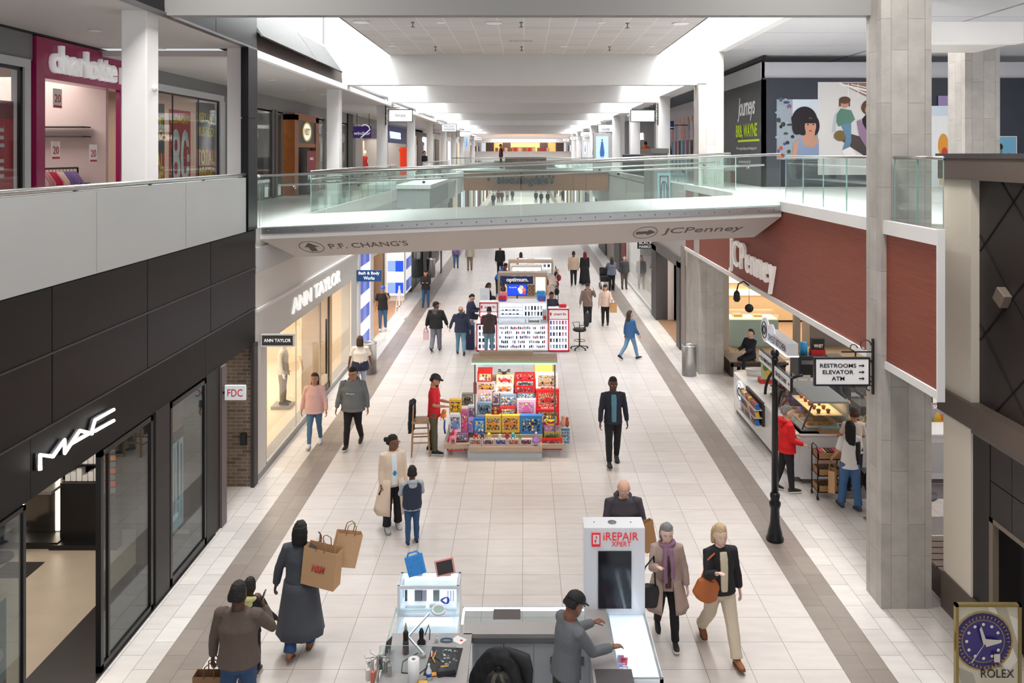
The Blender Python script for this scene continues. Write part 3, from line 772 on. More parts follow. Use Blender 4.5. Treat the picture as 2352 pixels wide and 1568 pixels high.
MB().mat(BLACK).tube([(xc+.1*math.cos(q),29.96,c.z+.7+.3*math.sin(q))for q in[k*math.pi/8 for k in range(9)]],.012,5).bar((xc-.1,29.96,c.z),(xc-.1,29.96,c.z+.7),.02).bar((xc+.1,29.96,c.z),(xc+.1,29.96,c.z+.7),.02).bar((xc,29.96,c.z),(xc,29.96,c.z+.98),.02).build('arch_tracery',t)
t=thing('slat_railing','dark vertical slat railing along the right gallery beyond the lift enclosure','railing',(XR,39,ZR))
MB().mat(STEELD).box(XR,XR+.05,34,44.5,ZR+1.0,ZR+1.05).build('top_rail',t)
MB().mat(STEELD).box(XR,XR+.05,34,44.5,ZR+.05,ZR+.1).build('bottom_rail',t)
for k in range(52):MB().mat(BLACK).box(XR+.01,XR+.04,34.1+k*.2,34.16+k*.2,ZR+.1,ZR+1.0).build('slat',t)
# upper left shops, plane x = XS
XS=-8.7
def sy(px):return YX(px,XS)
GREYF=M((126,126,126),.5)
b=MB().mat(GREYF)
b.box(XS-.2,XS,4.5,sy(75),8.4,8.88).box(XS-.2,XS,sy(270),sy(523),8.42,8.88)
b.mat(M((196,196,200),.4)).box(XS-.2,XS+.04,10,sy(66),8.25,8.4).box(XS-.2,XS+.04,sy(52),sy(66),ZL,8.25)
b.box(XS-.2,XS+.04,sy(330),sy(512),8.25,8.42).box(XS-.2,XS+.04,sy(503),sy(514),ZL,8.25)
b.mat(GREYF).box(XS-.2,XS+.02,sy(514),sy(523),ZL,8.42)
b.mat(BLACK).box(XS-.2,XS+.05,sy(521),sy(527),ZL,8.88)
struct(b,'wall_left_shops')
b=MB().mat(BLACK).box(XS-.1,XS+.03,4.5,sy(527),8.86,8.9)
struct(b,'trim_8')
MAG=M((158,14,84),.25,coat=.3)
t=thing('shop_portal','glossy magenta shop portal framing the upper left clothes shop','shop front',(XS,16,ZL))
MB().mat(MAG).box(XS-.3,XS+.06,sy(76),sy(96),ZL,8.84).build('jamb',t)
MB().mat(MAG).box(XS-.3,XS+.06,sy(96),sy(338),8.11,8.84).build('header',t)
MB().mat(MAG).box(XS-.03,XS+.06,sy(269),sy(276),ZL,8.11).build('jamb',t)
t=thing('store_lettering','bold white lower case letters with halo on the magenta shop header','sign',(XS,16,8.2))
tw=text('lettering','charlotte russe',faceL((XS+.06,sy(103),8.49)),1,M((250,250,250),.4,emit=.15),t,ext=.09,width=3.9,height=.52,bold=.022,align='LEFT')
t=shopwindow('shop_window','upper floor shop window left of the magenta portal with a large red poster',XS,10.5,sy(52),ZL,8.25,.06,GLASSC)
t=shopwindow('shop_window','upper floor shop window with yellow and red clearance posters',XS,sy(276),sy(503),ZL,8.25,.04,GLASSC,mull=(sy(398),sy(457)))
b=MB().mat(M((196,180,170),.7)).box(-13,-12.9,4.5,24,ZL,8.6).box(-13,XS-.2,23.9,24,ZL,8.6).mat(M((150,140,134),.8)).box(-13,XS-.2,4.5,24,8.6,8.7)
b.mat(M((206,186,180),.7)).box(-12.9,XS-.3,17.5,17.6,ZL,8.6)
struct(b,'wall_left_shop_interior')
area('shop_lamp',(-10.8,16,8.4),2.5,3,70,(1,.93,.88));area('shop_lamp',(-10.8,21,8.4),2.5,4,70,(1,.85,.7));area('shop_lamp',(-10.8,11.5,8.4),2.5,3,30,(1,.93,.88))
REDP=M((178,14,34),.4);YEL=M((232,216,34),.5);CHAR=M((52,54,56),.5)
y0=sy(47);t=poster('sale_poster','large glossy red sale poster behind the left edge upper shop window',faceL((XS-.12,y0-.75,6.55)),1.5,2.2,REDP,[('r',(0,.86,1,1),M((120,20,34),.4))])
for i,z in enumerate((7.02,6.5,5.98)):text('lettering','E',faceL((XS-.11,y0-.42,z)),1,M((236,232,228),.5),t,width=.30,height=.32,bold=.03)
def clearance(px0,px1,label,kind):
 ya,yb=sy(px0),sy(px1);w_=yb-ya;c=(ya+yb)/2
 zt=PX(px0,232,XS).z if kind==0 else PX(px0,250,XS).z
 zb=ZL+.25;hh=zt-zb
 if kind==0:
  t=poster('clearance_poster',label,faceL((XS-.12,c,zb+hh/2)),w_,hh,CHAR,[('r',(0,0,1,.52),REDP)])
  for s,f in(('EVERY UNIT',.84),('MUST GO!',.70),('TOTAL',.44),('INVENTORY',.29),('BLOWOUT',.15)):
   text('lettering',s,faceL((XS-.115,c,zb+hh*f)),1,YEL,t,width=w_*.9,height=hh*(.16 if s=='TOTAL' else .105),bold=.025)
 else:
  t=poster('clearance_poster',label,faceL((XS-.12,c,zb+hh/2)),w_,hh,REDP,[])
  text('lettering','BLOWOUT!',faceL((XS-.115,c,zb+hh*.9)),1,YEL,t,width=w_*.9,height=hh*.09,bold=.025)
  text('lettering','EXTREME SAVINGS',faceL((XS-.115,c,zb+hh*.12)),1,YEL,t,width=w_*.9,height=hh*.09,bold=.025)
  text('lettering','80',faceL((XS-.113,c,zb+hh*.5)),1,M((222,236,232),.5),t,width=w_*.86,height=hh*.6,bold=.02)
  text('lettering','%',faceL((XS-.105,c+w_*.36,zb+hh*.57)),1,REDP,t,width=w_*.15,height=hh*.09,bold=.03)
  text('lettering','OFF',faceL((XS-.105,c+w_*.36,zb+hh*.42)),1,REDP,t,width=w_*.15,height=hh*.06,bold=.03)
clearance(336,389,'clearance poster with yellow letters, left in the upper shop window',0)
clearance(400,448,'red poster with a huge pale 80 percent off in the upper shop window',1)
clearance(461,503,'clearance poster with yellow letters, right in the upper shop window',0)
# clothes rack in the magenta shop
t=thing('clothes_rail','dark rail with hangers behind the magenta shop portal','clothes rail',(XS-.8,16,ZL))
MB().mat(BF).cyl((XS-.8,14.6,6.45),(XS-.8,17.3,6.45),.02).cyl((XS-.8,14.6,ZL),(XS-.8,14.6,6.45),.02).cyl((XS-.8,17.3,ZL),(XS-.8,17.3,6.45),.02).build('rail',t)
gc=[(226,222,220),(224,200,180),(214,190,168),(200,176,150),(226,212,196),(206,150,150),(196,40,76),(230,206,190),(130,104,160),(150,120,176)]
gn=['white','cream','tan','beige','ivory','dusty pink','crimson','pale pink','purple','lilac']
def garment(name,x,y,z,col,label,w_=.42,h_=.6,group=None,rz=0):
 b=MB(Matrix.Translation((x,y,z))@Matrix.Rotation(rz,4,'Z')).mat(M(col,.8))
 rs=[]
 for k in range(7):
  f=k/6;hw=w_/2*(.35+.65*min(1,f*3))*(1+.12*f);d=.035+.02*f
  rs.append([Vector((math.cos(a*math.pi/8)*hw*(1+.04*math.sin(5*a)),math.sin(a*math.pi/8)*d*(1+.3*math.sin(3*a)),-f*h_))for a in range(16)])
 b.rings(rs);b.mat(BF).tube([(0,0,0),(0,0,.07),(.02,0,.09)],.005,4)
 o=b.build(name);tag(o,label,'garment',group);return o
for i in range(20):
 k=i*10//20
 garment('blouse',XS-.8,14.75+i*.125,6.38,gc[k],gn[k]+' garment hanging on the rail inside the magenta shop',group=gn[k]+' garments on the upper shop rail')
for i,(px,py,q)in enumerate(((132,226,.35),(214,352,.38),(128,345,.34))):
 y=sy(px)if i!=2 else sy(px)+.6
 p=PX(px,py,XS-.05 if i!=2 else XS-.6)
 t=thing('price_card',('red and white 20 price card high in the magenta shop','red and white 20 price card above the clothes rail','tilted 20 price card further inside the magenta shop')[i],'price card',p)
 MB().mat(M((238,228,226),.6)).box(p.x-.005,p.x+.005,p.y-.14,p.y+.14,p.z-.18,p.z+.18).build('card',t)
 MB().mat(REDP).box(p.x,p.x+.008,p.y-.13,p.y+.13,p.z-.17,p.z-.13).build('stripe',t)
 text('lettering','20',faceL((p.x+.006,p.y,p.z)),1,REDP,t,width=.2,height=.15)
t=thing('wall_rack','empty slotted wall shelves inside the magenta shop','shelf',(-9.6,17.4,7.3))
for z in(7.1,7.3,6.1):MB().mat(M((60,54,54),.5)).box(-12,-9.3,17.1,17.45,z,z+.03).build('shelf',t)
# next shops along the upper left gallery
def zup(px,py):return PX(px,py,XS).z
b=MB().mat(M((150,150,150),.5)).box(XS-.2,XS,sy(527),70,8.2,8.88)
b.mat(M((110,108,106),.5,metal=.4))
for px in(624,632,744,752):b.box(XS-.12,XS+.02,sy(px),sy(px)+.25,ZL,8.3)
b.mat(BLACK).box(XS-.2,XS+.06,sy(797),sy(808),ZL,8.8)
struct(b,'wall_left_shops')
shopwindow('shop_window','upper shop glass front left of the wooden doorway',XS,sy(527),sy(650),ZL,8.25,.06,GLASSC,GREYF,mull=(sy(628),))
shopwindow('shop_window','upper shop glass front right of the wooden doorway',XS,sy(712),sy(796),ZL,8.25,.06,GLASSC,GREYF,mull=(sy(748),sy(770)))
WD=M((168,98,44),.4,var=.12,vscale=5)
ya,yb=sy(655),sy(713)
t=thing('shop_doorway','warm wooden doorway surround with a round gold emblem on the upper left gallery','doorway',(XS,(ya+yb)/2,ZL))
MB().mat(WD).box(XS-.1,XS+.35,ya,ya+.5,ZL,8.2).build('pier',t)
MB().mat(WD).box(XS-.1,XS+.35,yb-.5,yb,ZL,8.2).build('pier',t)
MB().mat(WD).box(XS-.1,XS+.35,ya,yb,8.0,8.25).box(XS-.1,XS+.33,ya+.4,yb-.4,7.0,7.15).build('lintel',t)
MB().mat(M((112,108,110),.5)).box(XS,XS+.3,ya+.5,yb-.5,7.15,8.0).build('sign_panel',t)
MB().mat(M((20,12,10),.5)).box(XS,XS+.2,ya+.5,yb-.5,ZL,7.0).build('dark_opening',t)
cy,cz=(ya+yb)/2,7.6
n=30;GOLD=M((190,160,80),.4,emit=.2)
MB().mat(GOLD).tube([(XS+.33,cy+.62*math.cos(2*math.pi*k/n),cz+.36*math.sin(2*math.pi*k/n))for k in range(n+1)],.03,6).build('emblem_ring',t)
MB().mat(M((240,238,228),.4,emit=.5)).poly([(XS+.31,cy+.56*math.cos(2*math.pi*k/n),cz+.32*math.sin(2*math.pi*k/n))for k in range(n)],(.02,0,0)).build('emblem_disc',t)
text('lettering','NEST',faceL((XS+.335,cy,cz)),1,GOLD,t,width=.8,height=.26,bold=.04)
t=poster('floor_sign','red over black shop notice board reading SALE and FREE inside the wooden doorway',faceL((XS+.5,cy,ZL+.85)),1.3,1.6,CHAR,[('r',(0,.52,1,1),M((160,34,44),.5))])
text('lettering','SALE',faceL((XS+.51,cy,ZL+1.35)),1,WH,t,width=.5,height=.1)
text('lettering','FREE',faceL((XS+.51,cy,ZL+.68)),1,WH,t,width=1.05,height=.24)
b=MB().mat(M((120,120,120),.7)).box(-13,-12.9,24,60,ZL,8.8).box(-13,XS-.2,44,44.1,ZL,8.8).box(-13,XS-.2,27.8,27.9,ZL,8.8).mat(M((170,165,160),.8)).box(-13,XS-.2,24,60,8.8,8.86)
struct(b,'wall_left_shop_interior')
area('shop_lamp',(-10.8,33,8.5),3,10,160,(1,.97,.94));
# shops further: pale pier, cream boutique with red dresses, dark sneaker shop
PIER=M((206,200,200),.6)
b=MB().mat(PIER).box(XS-.2,XS+.1,sy(812),sy(829),ZL,8.3).mat(M((120,112,140),.5)).box(XS-.2,XS+.05,sy(829),sy(868),7.7,8.2)
b.mat(M((230,214,186),.6)).box(-12,XS-.8,sy(829),sy(868),ZL,7.7)
struct(b,'wall_left_shops')
area('shop_lamp',(-8.9,(sy(829)+sy(868))/2,7.6),.8,5,60,(1,.85,.6))
DRESS=M((150,20,26),.7)
for i,px in enumerate((842,850,858)):
 y=sy(px);t=thing('mannequin',('left','middle','right')[i]+' one of three mannequins in dark red dresses on the upper left gallery','mannequin',(XS-.5,y,ZL))
 MB().mat(DRESS).lathe([(.04,1.45),(.17,1.35),(.12,1.1),(.19,.9),(.25,.3)],(XS-.5,y,ZL),12).build('dress',t)
 MB().mat(WHITE).ball((XS-.5,y,ZL+1.62),(.09,.09,.12),10).cyl((XS-.5,y,ZL+1.4),(XS-.5,y,ZL+1.55),.04).build('head',t)
 MB().mat(WHITE).cyl((XS-.56,y,ZL),(XS-.54,y,ZL+.4),.05).cyl((XS-.44,y,ZL),(XS-.46,y,ZL+.4),.05).build('legs',t)
def upshop(px0,px1,wallc,labels,signs,z1=8.3,lamp=60,lc=(1,.9,.8)):
 ya,yb=sy(px0),sy(px1)
 b=MB().mat(wallc).box(XS-.2,XS+.02,ya,yb,7.5,8.6).box(XS-.2,XS+.02,ya,ya+.6,ZL,7.5).box(XS-.2,XS+.02,yb-.6,yb,ZL,7.5)
 b.mat(M((150,140,130),.6)).box(-12,-11.9,ya,yb,ZL,8.6)
 struct(b,'wall_left_shops');area('shop_lamp',(-10.5,(ya+yb)/2,7.9),2,(yb-ya)*.8,lamp,lc)
 for s,f,z,wd,ht,m in signs:
  t=thing('store_lettering',labels,'sign',(XS,ya+(yb-ya)*f,z))
  text('lettering',s,faceL((XS+.05,ya+(yb-ya)*f,z)),1,m,t,ext=.05,width=wd,height=ht,bold=.02)
upshop(887,936,M((46,60,120),.5),'glowing white shop name on a blue band, upper left gallery',[('WINDSOR',.35,8.0,4.5,.45,M((170,200,255),.4,emit=1.5))])
upshop(952,990,M((70,60,56),.5),'small white glowing shop name on a dark band, far upper left gallery',[('OZ',.5,8.0,2.5,.45,M((255,255,255),.4,emit=1.5))])
t=thing('display_column','bright orange display column in the dark shop on the upper left gallery','display',(XS+.4,sy(915),ZL))
MB().mat(M((226,60,24),.4,emit=.4)).lathe([(.3,0),(.3,1.6),(.36,1.8),(.36,2.0)],(XS+.4,sy(915),ZL),14).build('column',t)
blade_sign('purple blade sign with white swirl and small red letters on the upper left gallery',811,853,290,317,40,M((62,34,110),.5,emit=.15),[('windsor',.5,.42,.9,.3)],WH,scroll=False,x_wall=P(808,300,40).x)
t=[o for o in bpy.data.objects if o.name.startswith('blade_sign')][-1]
p=P(833,302,39.9);MB().mat(IRON if False else STEELD).bar((p.x-.3,40,p.z+.25),(p.x-.3,40,8.9),.03).bar((p.x+.3,40,p.z+.25),(p.x+.3,40,8.9),.03).build('hanger',t);MB().mat(WH).tube([(p.x+.25*math.cos(a)*(1-a*.1)+.1,39.93,p.z+.1+.25*math.sin(a))for a in(2.4,1.8,1.2,.6,0)]+[(p.x-.1,39.93,p.z-.3)],.03,6).build('swirl',t)
IRON=M((40,38,38),.4)
for a in(('white hanging blade sign with faint grey script on the third left column',893,947,252,279,33.3,[('Simply',.5,.5,.45,.3)],M((110,110,112),.6),-1),('white hanging blade sign with two shop names, further along the left columns',1015,1048,285,302,50.7,[('PACSUN',.5,.7,.7,.3),('WINDSOR',.5,.3,.8,.25)],M((90,90,92),.6),-1),('blank white hanging blade sign far along the left columns',1056,1081,303,314,67.9,[],None,-1),('small grey hanging blade sign, fourth along the left columns',1089,1108,314,322,76.5,[('EXPRESS',.5,.5,.7,.3)],M((60,60,62),.6),-1),('large blank white hanging blade sign on the right columns',1449,1503,253,279,33.3,[],None,1),('white hanging blade sign with a small bird logo on the right columns',1374,1409,286,303,50.7,[('HOLLISTER',.5,.35,.5,.25)],M((70,70,74),.6),1),('smaller white hanging blade sign with the same bird logo, further along the right',1333,1360,303,314,67.9,[('HOLLISTER',.5,.35,.5,.25)],M((90,90,92),.6),1),('small grey hanging blade sign with a dark oval, far along the right columns',1309,1328,313,321,76.5,[('( )',.5,.5,.5,.4)],M((60,60,64),.6),1),('tiny hanging blade sign with red letters at the far right columns',1293,1307,318,325,93.7,[('H&M',.5,.5,.6,.6)],M((190,60,60),.6),1)):
 blade_sign(a[0],a[1],a[2],a[3],a[4],a[5],SIGNW,a[6],a[7],side=a[8],frame=IRON,x_wall=-5.66 if a[8]<0 else 5.5)
 # smoke detectors, downlights, sprinklers, vent
def ceil_thing(nm,label,cat,x,y,z,kind,group=None):
 t=thing(nm,label,cat,(x,y,z),group)
 if kind=='light':
  MB().mat(WHITE).lathe([(.12,0),(.12,-.015),(.085,-.015)],(x,y,z),16).build('trim_ring',t)
  MB().mat(M((255,250,240),.4,emit=2.5)).lathe([(.08,-.012),(.001,-.014)],(x,y,z),12).build('lens',t)
 elif kind=='sprinkler':
  MB().mat(STEELD).lathe([(.05,0),(.03,-.02),(.012,-.03),(.012,-.1),(.05,-.11),(.05,-.12)],(x,y,z),10).build('head',t)
 elif kind=='speaker':
  MB().mat(WHITE).lathe([(.2,0),(.2,-.02),(.17,-.025),(.01,-.03)],(x,y,z),18).build('grille',t)
 elif kind=='vent':
  MB().mat(M((90,88,88),.5)).box(x-.3,x+.3,y-.12,y+.12,z-.01,z).build('backing',t)
  b=MB().mat(M((216,212,210),.5))
  for k in range(14):b.box(x-.29+k*.043,x-.27+k*.043,y-.11,y+.11,z-.03,z-.01)
  b.box(x-.32,x+.32,y-.14,y-.11,z-.03,z).box(x-.32,x+.32,y+.11,y+.14,z-.03,z);b.build('slats',t)
def cpix(px,py,Z):Y=F*(Z-H)/(HY-py);return(px-CX)*Y/F,Y
for px,py,k in((829,50,'speaker'),(948,51,'sprinkler'),(1012,51,'light'),(1134,52,'speaker'),(1197,51,'sprinkler'),(1381,51,'light'),(1441,53,'sprinkler'),(1563,53,'speaker'),(1197,92,'vent'),(899,105,'light'),(1000,107,'sprinkler'),(1198,107,'sprinkler'),(1295,106,'light'),(1400,107,'sprinkler'),(1497,106,'light')):
 x,y=cpix(px,py,ZC)
 ceil_thing({'light':'downlight','sprinkler':'sprinkler','speaker':'ceiling_speaker','vent':'ceiling_vent'}[k],{'light':'recessed round downlight in the tiled centre ceiling','sprinkler':'small dark sprinkler head on the tiled centre ceiling','speaker':'round white speaker grille in the tiled centre ceiling','vent':'slatted air vent in the middle of the tiled ceiling'}[k],{'light':'ceiling light','sprinkler':'sprinkler','speaker':'speaker','vent':'vent'}[k],x,y,ZC,k,None if k=='vent' else 'centre ceiling '+k+'s')
for px,py in((218,70),(366,110),(480,142),(625,183),(694,205),(740,217)):
 zz_=8.9 if px<560 else 8.74;x,y=cpix(px,py,zz_)
 ceil_thing('downlight','recessed downlight in the white soffit of the upper left gallery','ceiling light',x,y,zz_,"light","left gallery soffit lights")
for px,py in((1715,110),(1708,133),(1677,148)):
 x,y=cpix(px,py,9.95)
 ceil_thing('downlight','recessed downlight in the ceiling of the upper right gallery','ceiling light',x,y,9.95,'light','right gallery ceiling lights')
t=thing('column_alarm','small round white alarm on the near white column of the upper left gallery','alarm',(-5.66,12.4,7.1))
MB().mat(WHITE).cyl((-5.66,12.42,7.75),(-5.62,12.42,7.75),.055).build('disc',t)
# upper right: hoardings
NAVY=M((44,48,60),.5,var=.06,vscale=2)
b=MB().mat(NAVY).box(7.7,24,26.2,26.35,ZR,9.2)
struct(b,'wall_right_hoarding')
b=MB().mat(M((206,206,212),.7)).box(7.68,24,26.3,26.5,9.2,9.72).box(7.7,7.8,26.3,36,9.15,9.72)
struct(b,'wall_right_upper')
b=MB().mat(M((74,74,76),.5,var=.15,vscale=.7)).box(7.7,7.82,26.2,33.6,ZR,9.15)
b.mat(M((176,174,174),.6)).box(7.7,7.82,34.2,48,ZR,9.15)
b.mat(BLACK).box(7.72,7.9,33.6,34.2,ZR,8.6).box(7.75,7.85,26.3,60,9.8,9.94)
struct(b,'wall_right_hoarding')
def faceRx(px,py,X):return faceR(tuple(PX(px,py,X)))
t=thing('hoarding_lettering','white graffiti script and green and white text on the dark grey hoarding, upper right','sign',(7.7,28,7.5))
def hx(px):return YX(px,7.7)
yc_=(hx(1695)+hx(1735))/2
text('script','Journeys',faceR((7.69,yc_,PX(1715,250,7.7).z)),1,M((230,230,230),.6,emit=.1),t,width=hx(1695)-hx(1735),height=.85,shear=.25,bold=.012,spacing=.85)
text('lettering','BRB, WAYNE',faceR((7.69,yc_,PX(1715,302,7.7).z)),1,M((180,206,40),.6,emit=.15),t,width=hx(1695)-hx(1744),height=.52,bold=.02)
p0,p1=PX(1696,323,7.7),PX(1744,321,7.7)
MB().mat(M((180,206,40),.6,emit=.15)).box(7.68,7.7,p1.y,p0.y,p1.z-.04,p1.z+.03).build('underline',t)
text('lettering',"We're stepping things up and bringing you in",faceR((7.69,yc_,PX(1715,341,7.7).z)),1,M((225,225,225),.6),t,width=hx(1695)-hx(1742),height=.14,bold=.01)
text('lettering',"see you across the hall",faceR((7.69,yc_+.2,PX(1712,372,7.7).z)),1,M((225,225,225),.6),t,width=1.5,height=.14,bold=.01)
def wposter(name,label,px0,px1,py0,py1,base,shapes,Y=26.19,border=None,th=.012):
 a,c=P(px0,py0,Y),P(px1,py1,Y)
 return poster(name,label,front(((a.x+c.x)/2,Y,(a.z+c.z)/2)),c.x-a.x,a.z-c.z,base,shapes,border=border,th=th)
SK=M((190,140,116),.6);AFRO=M((34,26,32),.8);SKY=M((206,216,226),.6)
sh=[('r',(.38,.5,1,1),SKY)]
random.seed(3)
for i in range(34):
 sh.append(('e',(random.uniform(0,.42),random.uniform(0,1),random.uniform(.02,.07),random.uniform(.015,.04)),M(random.choice([(180,70,50),(210,110,60),(50,70,60),(70,90,120),(150,170,180),(30,34,40),(60,60,150)]),.6)))
sh+=[('e',(.66,.64,.31,.24),AFRO),('e',(.48,.55,.12,.14),AFRO),('e',(.9,.56,.12,.16),AFRO),('p',[(.36,.02),(.4,.26),(.55,.34),(.72,.44),(.86,.36),(1,.34),(1,.0),(.36,.0)],SK),('p',[(.68,.5),(.92,.5),(.88,.3),(.7,.3)],SK),('p',[(.46,.0),(.5,.22),(.54,.34),(.6,.34),(.66,.22),(.9,.2),(.98,.3),(1,.3),(1,0)],M((130,148,178),.6)),('e',(.8,.55,.135,.14),SK),('e',(.74,.58,.025,.01),AFRO),('e',(.87,.58,.025,.01),AFRO),('e',(.8,.475,.045,.014),M((160,80,80),.6)),('p',[(.66,.6),(.94,.6),(.92,.68),(.68,.68)],AFRO)]
wposter('portrait_poster','poster of a curly haired woman in a blue vest top on the dark hoarding',1784,1880,228,366,M((150,160,170),.5),sh)
HAIRB=M((96,66,52),.8);GRN=M((90,130,116),.7);JN=M((96,132,160),.7)
sh=[('p',[(.3,1),(1,1),(1,.78),(.75,.84)],M((150,110,90),.6)),('p',[(.35,.97),(1,.86),(1,.885),(.3,1)],WHITE),('p',[(.5,.98),(1,.9),(1,.91),(.5,.99)],WHITE),('p',[(.3,1),(1,.79),(1,.81),(.34,1)],WHITE)]
for x in(.45,.6,.75,.9):sh.append(('r',(x,.84,x+.012,1-x*.02),WHITE))
sh+=[('p',[(.22,.4),(.36,.36),(.7,.2),(1,.12),(1,.34),(.5,.44)],M((70,60,60),.7)),('e',(.33,.42,.1,.06),M((120,100,60),.7)),('p',[(.24,.62),(.34,.72),(.5,.7),(.56,.6),(.5,.56),(.3,.52)],GRN),('p',[(.24,.64),(.28,.68),(.26,.45),(.2,.46)],M((180,188,196),.6)),('p',[(.3,.56),(.52,.6),(.54,.64),(.34,.66)],GRN),('p',[(.34,.54),(.5,.56),(.5,.36),(.46,.26),(.36,.26),(.42,.4)],JN),('e',(.4,.77,.07,.045),SK),('e',(.4,.81,.09,.04),HAIRB),('r',(.31,.74,.34,.8),HAIRB),('r',(.46,.74,.48,.8),HAIRB),('p',[(.36,.26),(.48,.3),(.58,.22),(.52,.19),(.38,.22)],WHITE),('e',(.8,.73,.15,.09),HAIRB),('e',(.78,.7,.07,.055),SK),('p',[(.66,.6),(.72,.65),(.9,.65),(.96,.5),(.7,.46)],AFRO),('p',[(.58,.58),(.64,.6),(.76,.44),(.82,.3),(.74,.28),(.62,.42)],M((150,120,150),.7)),('p',[(.74,.3),(.84,.3),(.9,.22),(.8,.2)],WHITE)]
wposter('portrait_poster','large white poster of two people sitting on steps on the dark hoarding',1880,2030,190,400,M((214,212,210),.5),sh,border=M((224,224,226),.6))
wposter('drink_poster','pale poster of an iced drink seen right of the tall stone column',2120,2182,243,470,M((206,220,234),.5),[('r',(.04,.04,.92,.9),M((232,234,236),.5)),('e',(.75,.6,.2,.12),M((220,150,60),.6)),('r',(.6,.2,.85,.5),M((226,190,160),.6)),('e',(.8,.52,.12,.06),M((200,60,50),.6))],Y=26.1)
wposter('palm_poster','purple evening sky poster with a palm tree, upper right',2155,2240,220,420,M((150,130,178),.5),[('r',(0,0,1,.3),M((180,150,190),.5)),('r',(.62,0,.68,.6),M((90,60,50),.7))]+[('p',[(.65,.6),(.65+.3*math.cos(a),.6+.18*math.sin(a)),(.65+.28*math.cos(a+.25),.56+.18*math.sin(a+.25))],M((96,74,50),.7))for a in[i*.7 for i in range(9)]],Y=26.15)
wposter('beach_poster','small white framed poster of two people under a blue sky at the right edge',2288,2334,314,372,M((110,170,200),.5),[('r',(0,0,1,.35),M((170,200,206),.5)),('e',(.18,.6,.16,.14),AFRO),('r',(0,.1,.3,.5),M((90,120,110),.6)),('e',(.62,.25,.12,.1),AFRO),('r',(.4,0,.8,.18),M((130,80,70),.6))],border=WHITE)
b=[]
for i in range(7):b+=[('p',[(.12+i*.12,.05),(.17+i*.12,.05),(.18+i*.12,.5),(.1+i*.12,.5)],M(((30,26,30),(70,110,150),(120,50,60))[i%3],.6)),('e',(.15+i*.12,.55,.05,.05),M((190,120,110),.6)),('r',(.11+i*.12,.5,.19+i*.12,.78),M(((200,170,180),(190,120,110),(150,150,170))[i%3],.6)),('e',(.15+i*.12,.82,.035,.05),SK)]
poster('fashion_poster','faded fashion mural of standing figures on the far grey hoarding, upper right',faceR((7.68,40,7.4)),8,3.0,M((176,170,170),.5),b)
b=[('p',[(.3,.1),(.7,.1),(.8,.5),(.5,.6),(.2,.5)],M((70,110,84),.6)),('e',(.45,.7,.14,.12),SK),('e',(.45,.8,.16,.08),HAIRB),('r',(.5,.0,.9,.12),M((200,60,60),.6)),('r',(.82,.3,.88,.9),WHITE)]
poster('small_poster','narrow poster of a seated person at the far end of the dark grey hoarding',faceR((7.68,32.6,7.0)),1.9,1.9,M((60,64,58),.5),b)
blade_sign('dark blue blade sign with a white letter L on the right gallery',1534,1548,278,297,38,M((22,50,100),.5,emit=.1),[('L.',.6,.5,.7,.6)],WH,side=1,scroll=False,x_wall=7.7)
# dark shop fronts further along the right gallery
b=MB().mat(M((36,36,42),.5)).box(7.7,7.9,48,62,ZR,9.2).mat(M((210,208,206),.6)).box(7.7,7.9,62,95,ZR,9.9)
struct(b,'wall_right_shops')
t=thing('store_lettering','glowing white shop name on a dark band far along the right gallery','sign',(7.7,58,7.9))
text('lettering','HOLLISTER',faceR((7.68,55,7.9)),1,M((255,240,225),.4,emit=1.5),t,width=6,height=.45,ext=.05)
def screen(label,px0,px1,py0,py1,Y,col):
 a,c=P(px0,py0,Y),P(px1,py1,Y)
 t=thing('advert_screen',label,'screen',(a.x,Y,c.z))
 MB().mat(M((196,194,192),.5)).box(a.x-.15,c.x+.15,Y,Y+.4,ZL if px0<CX else ZR,a.z+.2).build('housing',t)
 m=Matrix(front(((a.x+c.x)/2,Y-.01,(a.z+c.z)/2)))
 B=M((60,90,150),.5,emit=.5)
 poster('x','','',m,1,1)if False else None
 poster('advert_screen','',m,c.x-a.x,a.z-c.z,M(col,.4,emit=.9),[('e',(.5,.84,.06,.04),M((60,44,40),.5,emit=.1)),('p',[(.42,.78),(.58,.78),(.7,.3),(.66,.12),(.34,.12),(.3,.3)],B),('r',(.42,.04,.47,.12),B),('r',(.54,.04,.59,.12),B),('r',(.08,.76,.3,.77),WHITE),('r',(.7,.6,.92,.61),WHITE)],parent=t)
screen('tall bright blue advertising screen with a figure in a long coat, right gallery',1369,1397,313,366,47,(150,196,240))
screen('small advertising screen on a pillar far along the right gallery',1341,1347,326,352,60,(170,200,240))
screen('narrow blue advertising screen on a pillar far along the left gallery',1070,1074,315,338,66,(90,140,230))
# far bridges, far end
FW=M((164,112,80),.5,var=.08,vscale=.6)
b=MB().mat(FW).box(-3.85,5.4,52,53,4.42,5.66).mat(WHITE).box(-4.6,6,51.8,60,5.66,5.74)
struct(b,'floor_far_bridge')
t=thing('store_lettering','dark rounded department store name on the wood faced far bridge','sign',(0,52,5))
text('lettering',"bloomingdale's",front(((1207-CX)*52/F,51.97,H-(415-HY)*52/F)),1,M((30,38,30),.5),t,ext=.08,width=129*52/F,height=.75,bold=.03)
balustrade('distant glass balustrade on the wood faced far bridge',[(-4.6,52.2),(5.6,52.2)],(5.72,5.72),8,hand=False,hgt=.75)
t=thing('upper_kiosk','brown kiosk with pale lettering standing on the far bridge','kiosk',(.2,54,5.74))
a,c=P(1160,361,54),P(1255,380,54)
MB().mat(M((122,96,88),.5)).box(a.x,c.x,54,56,5.74,a.z).build('body',t)
text('lettering','SUPERIOR TOUCH',front(((a.x+c.x)/2,53.98,H-(368-HY)*54/F)),1,M((170,140,130),.5),t,width=1.8,height=.18,bold=.02)
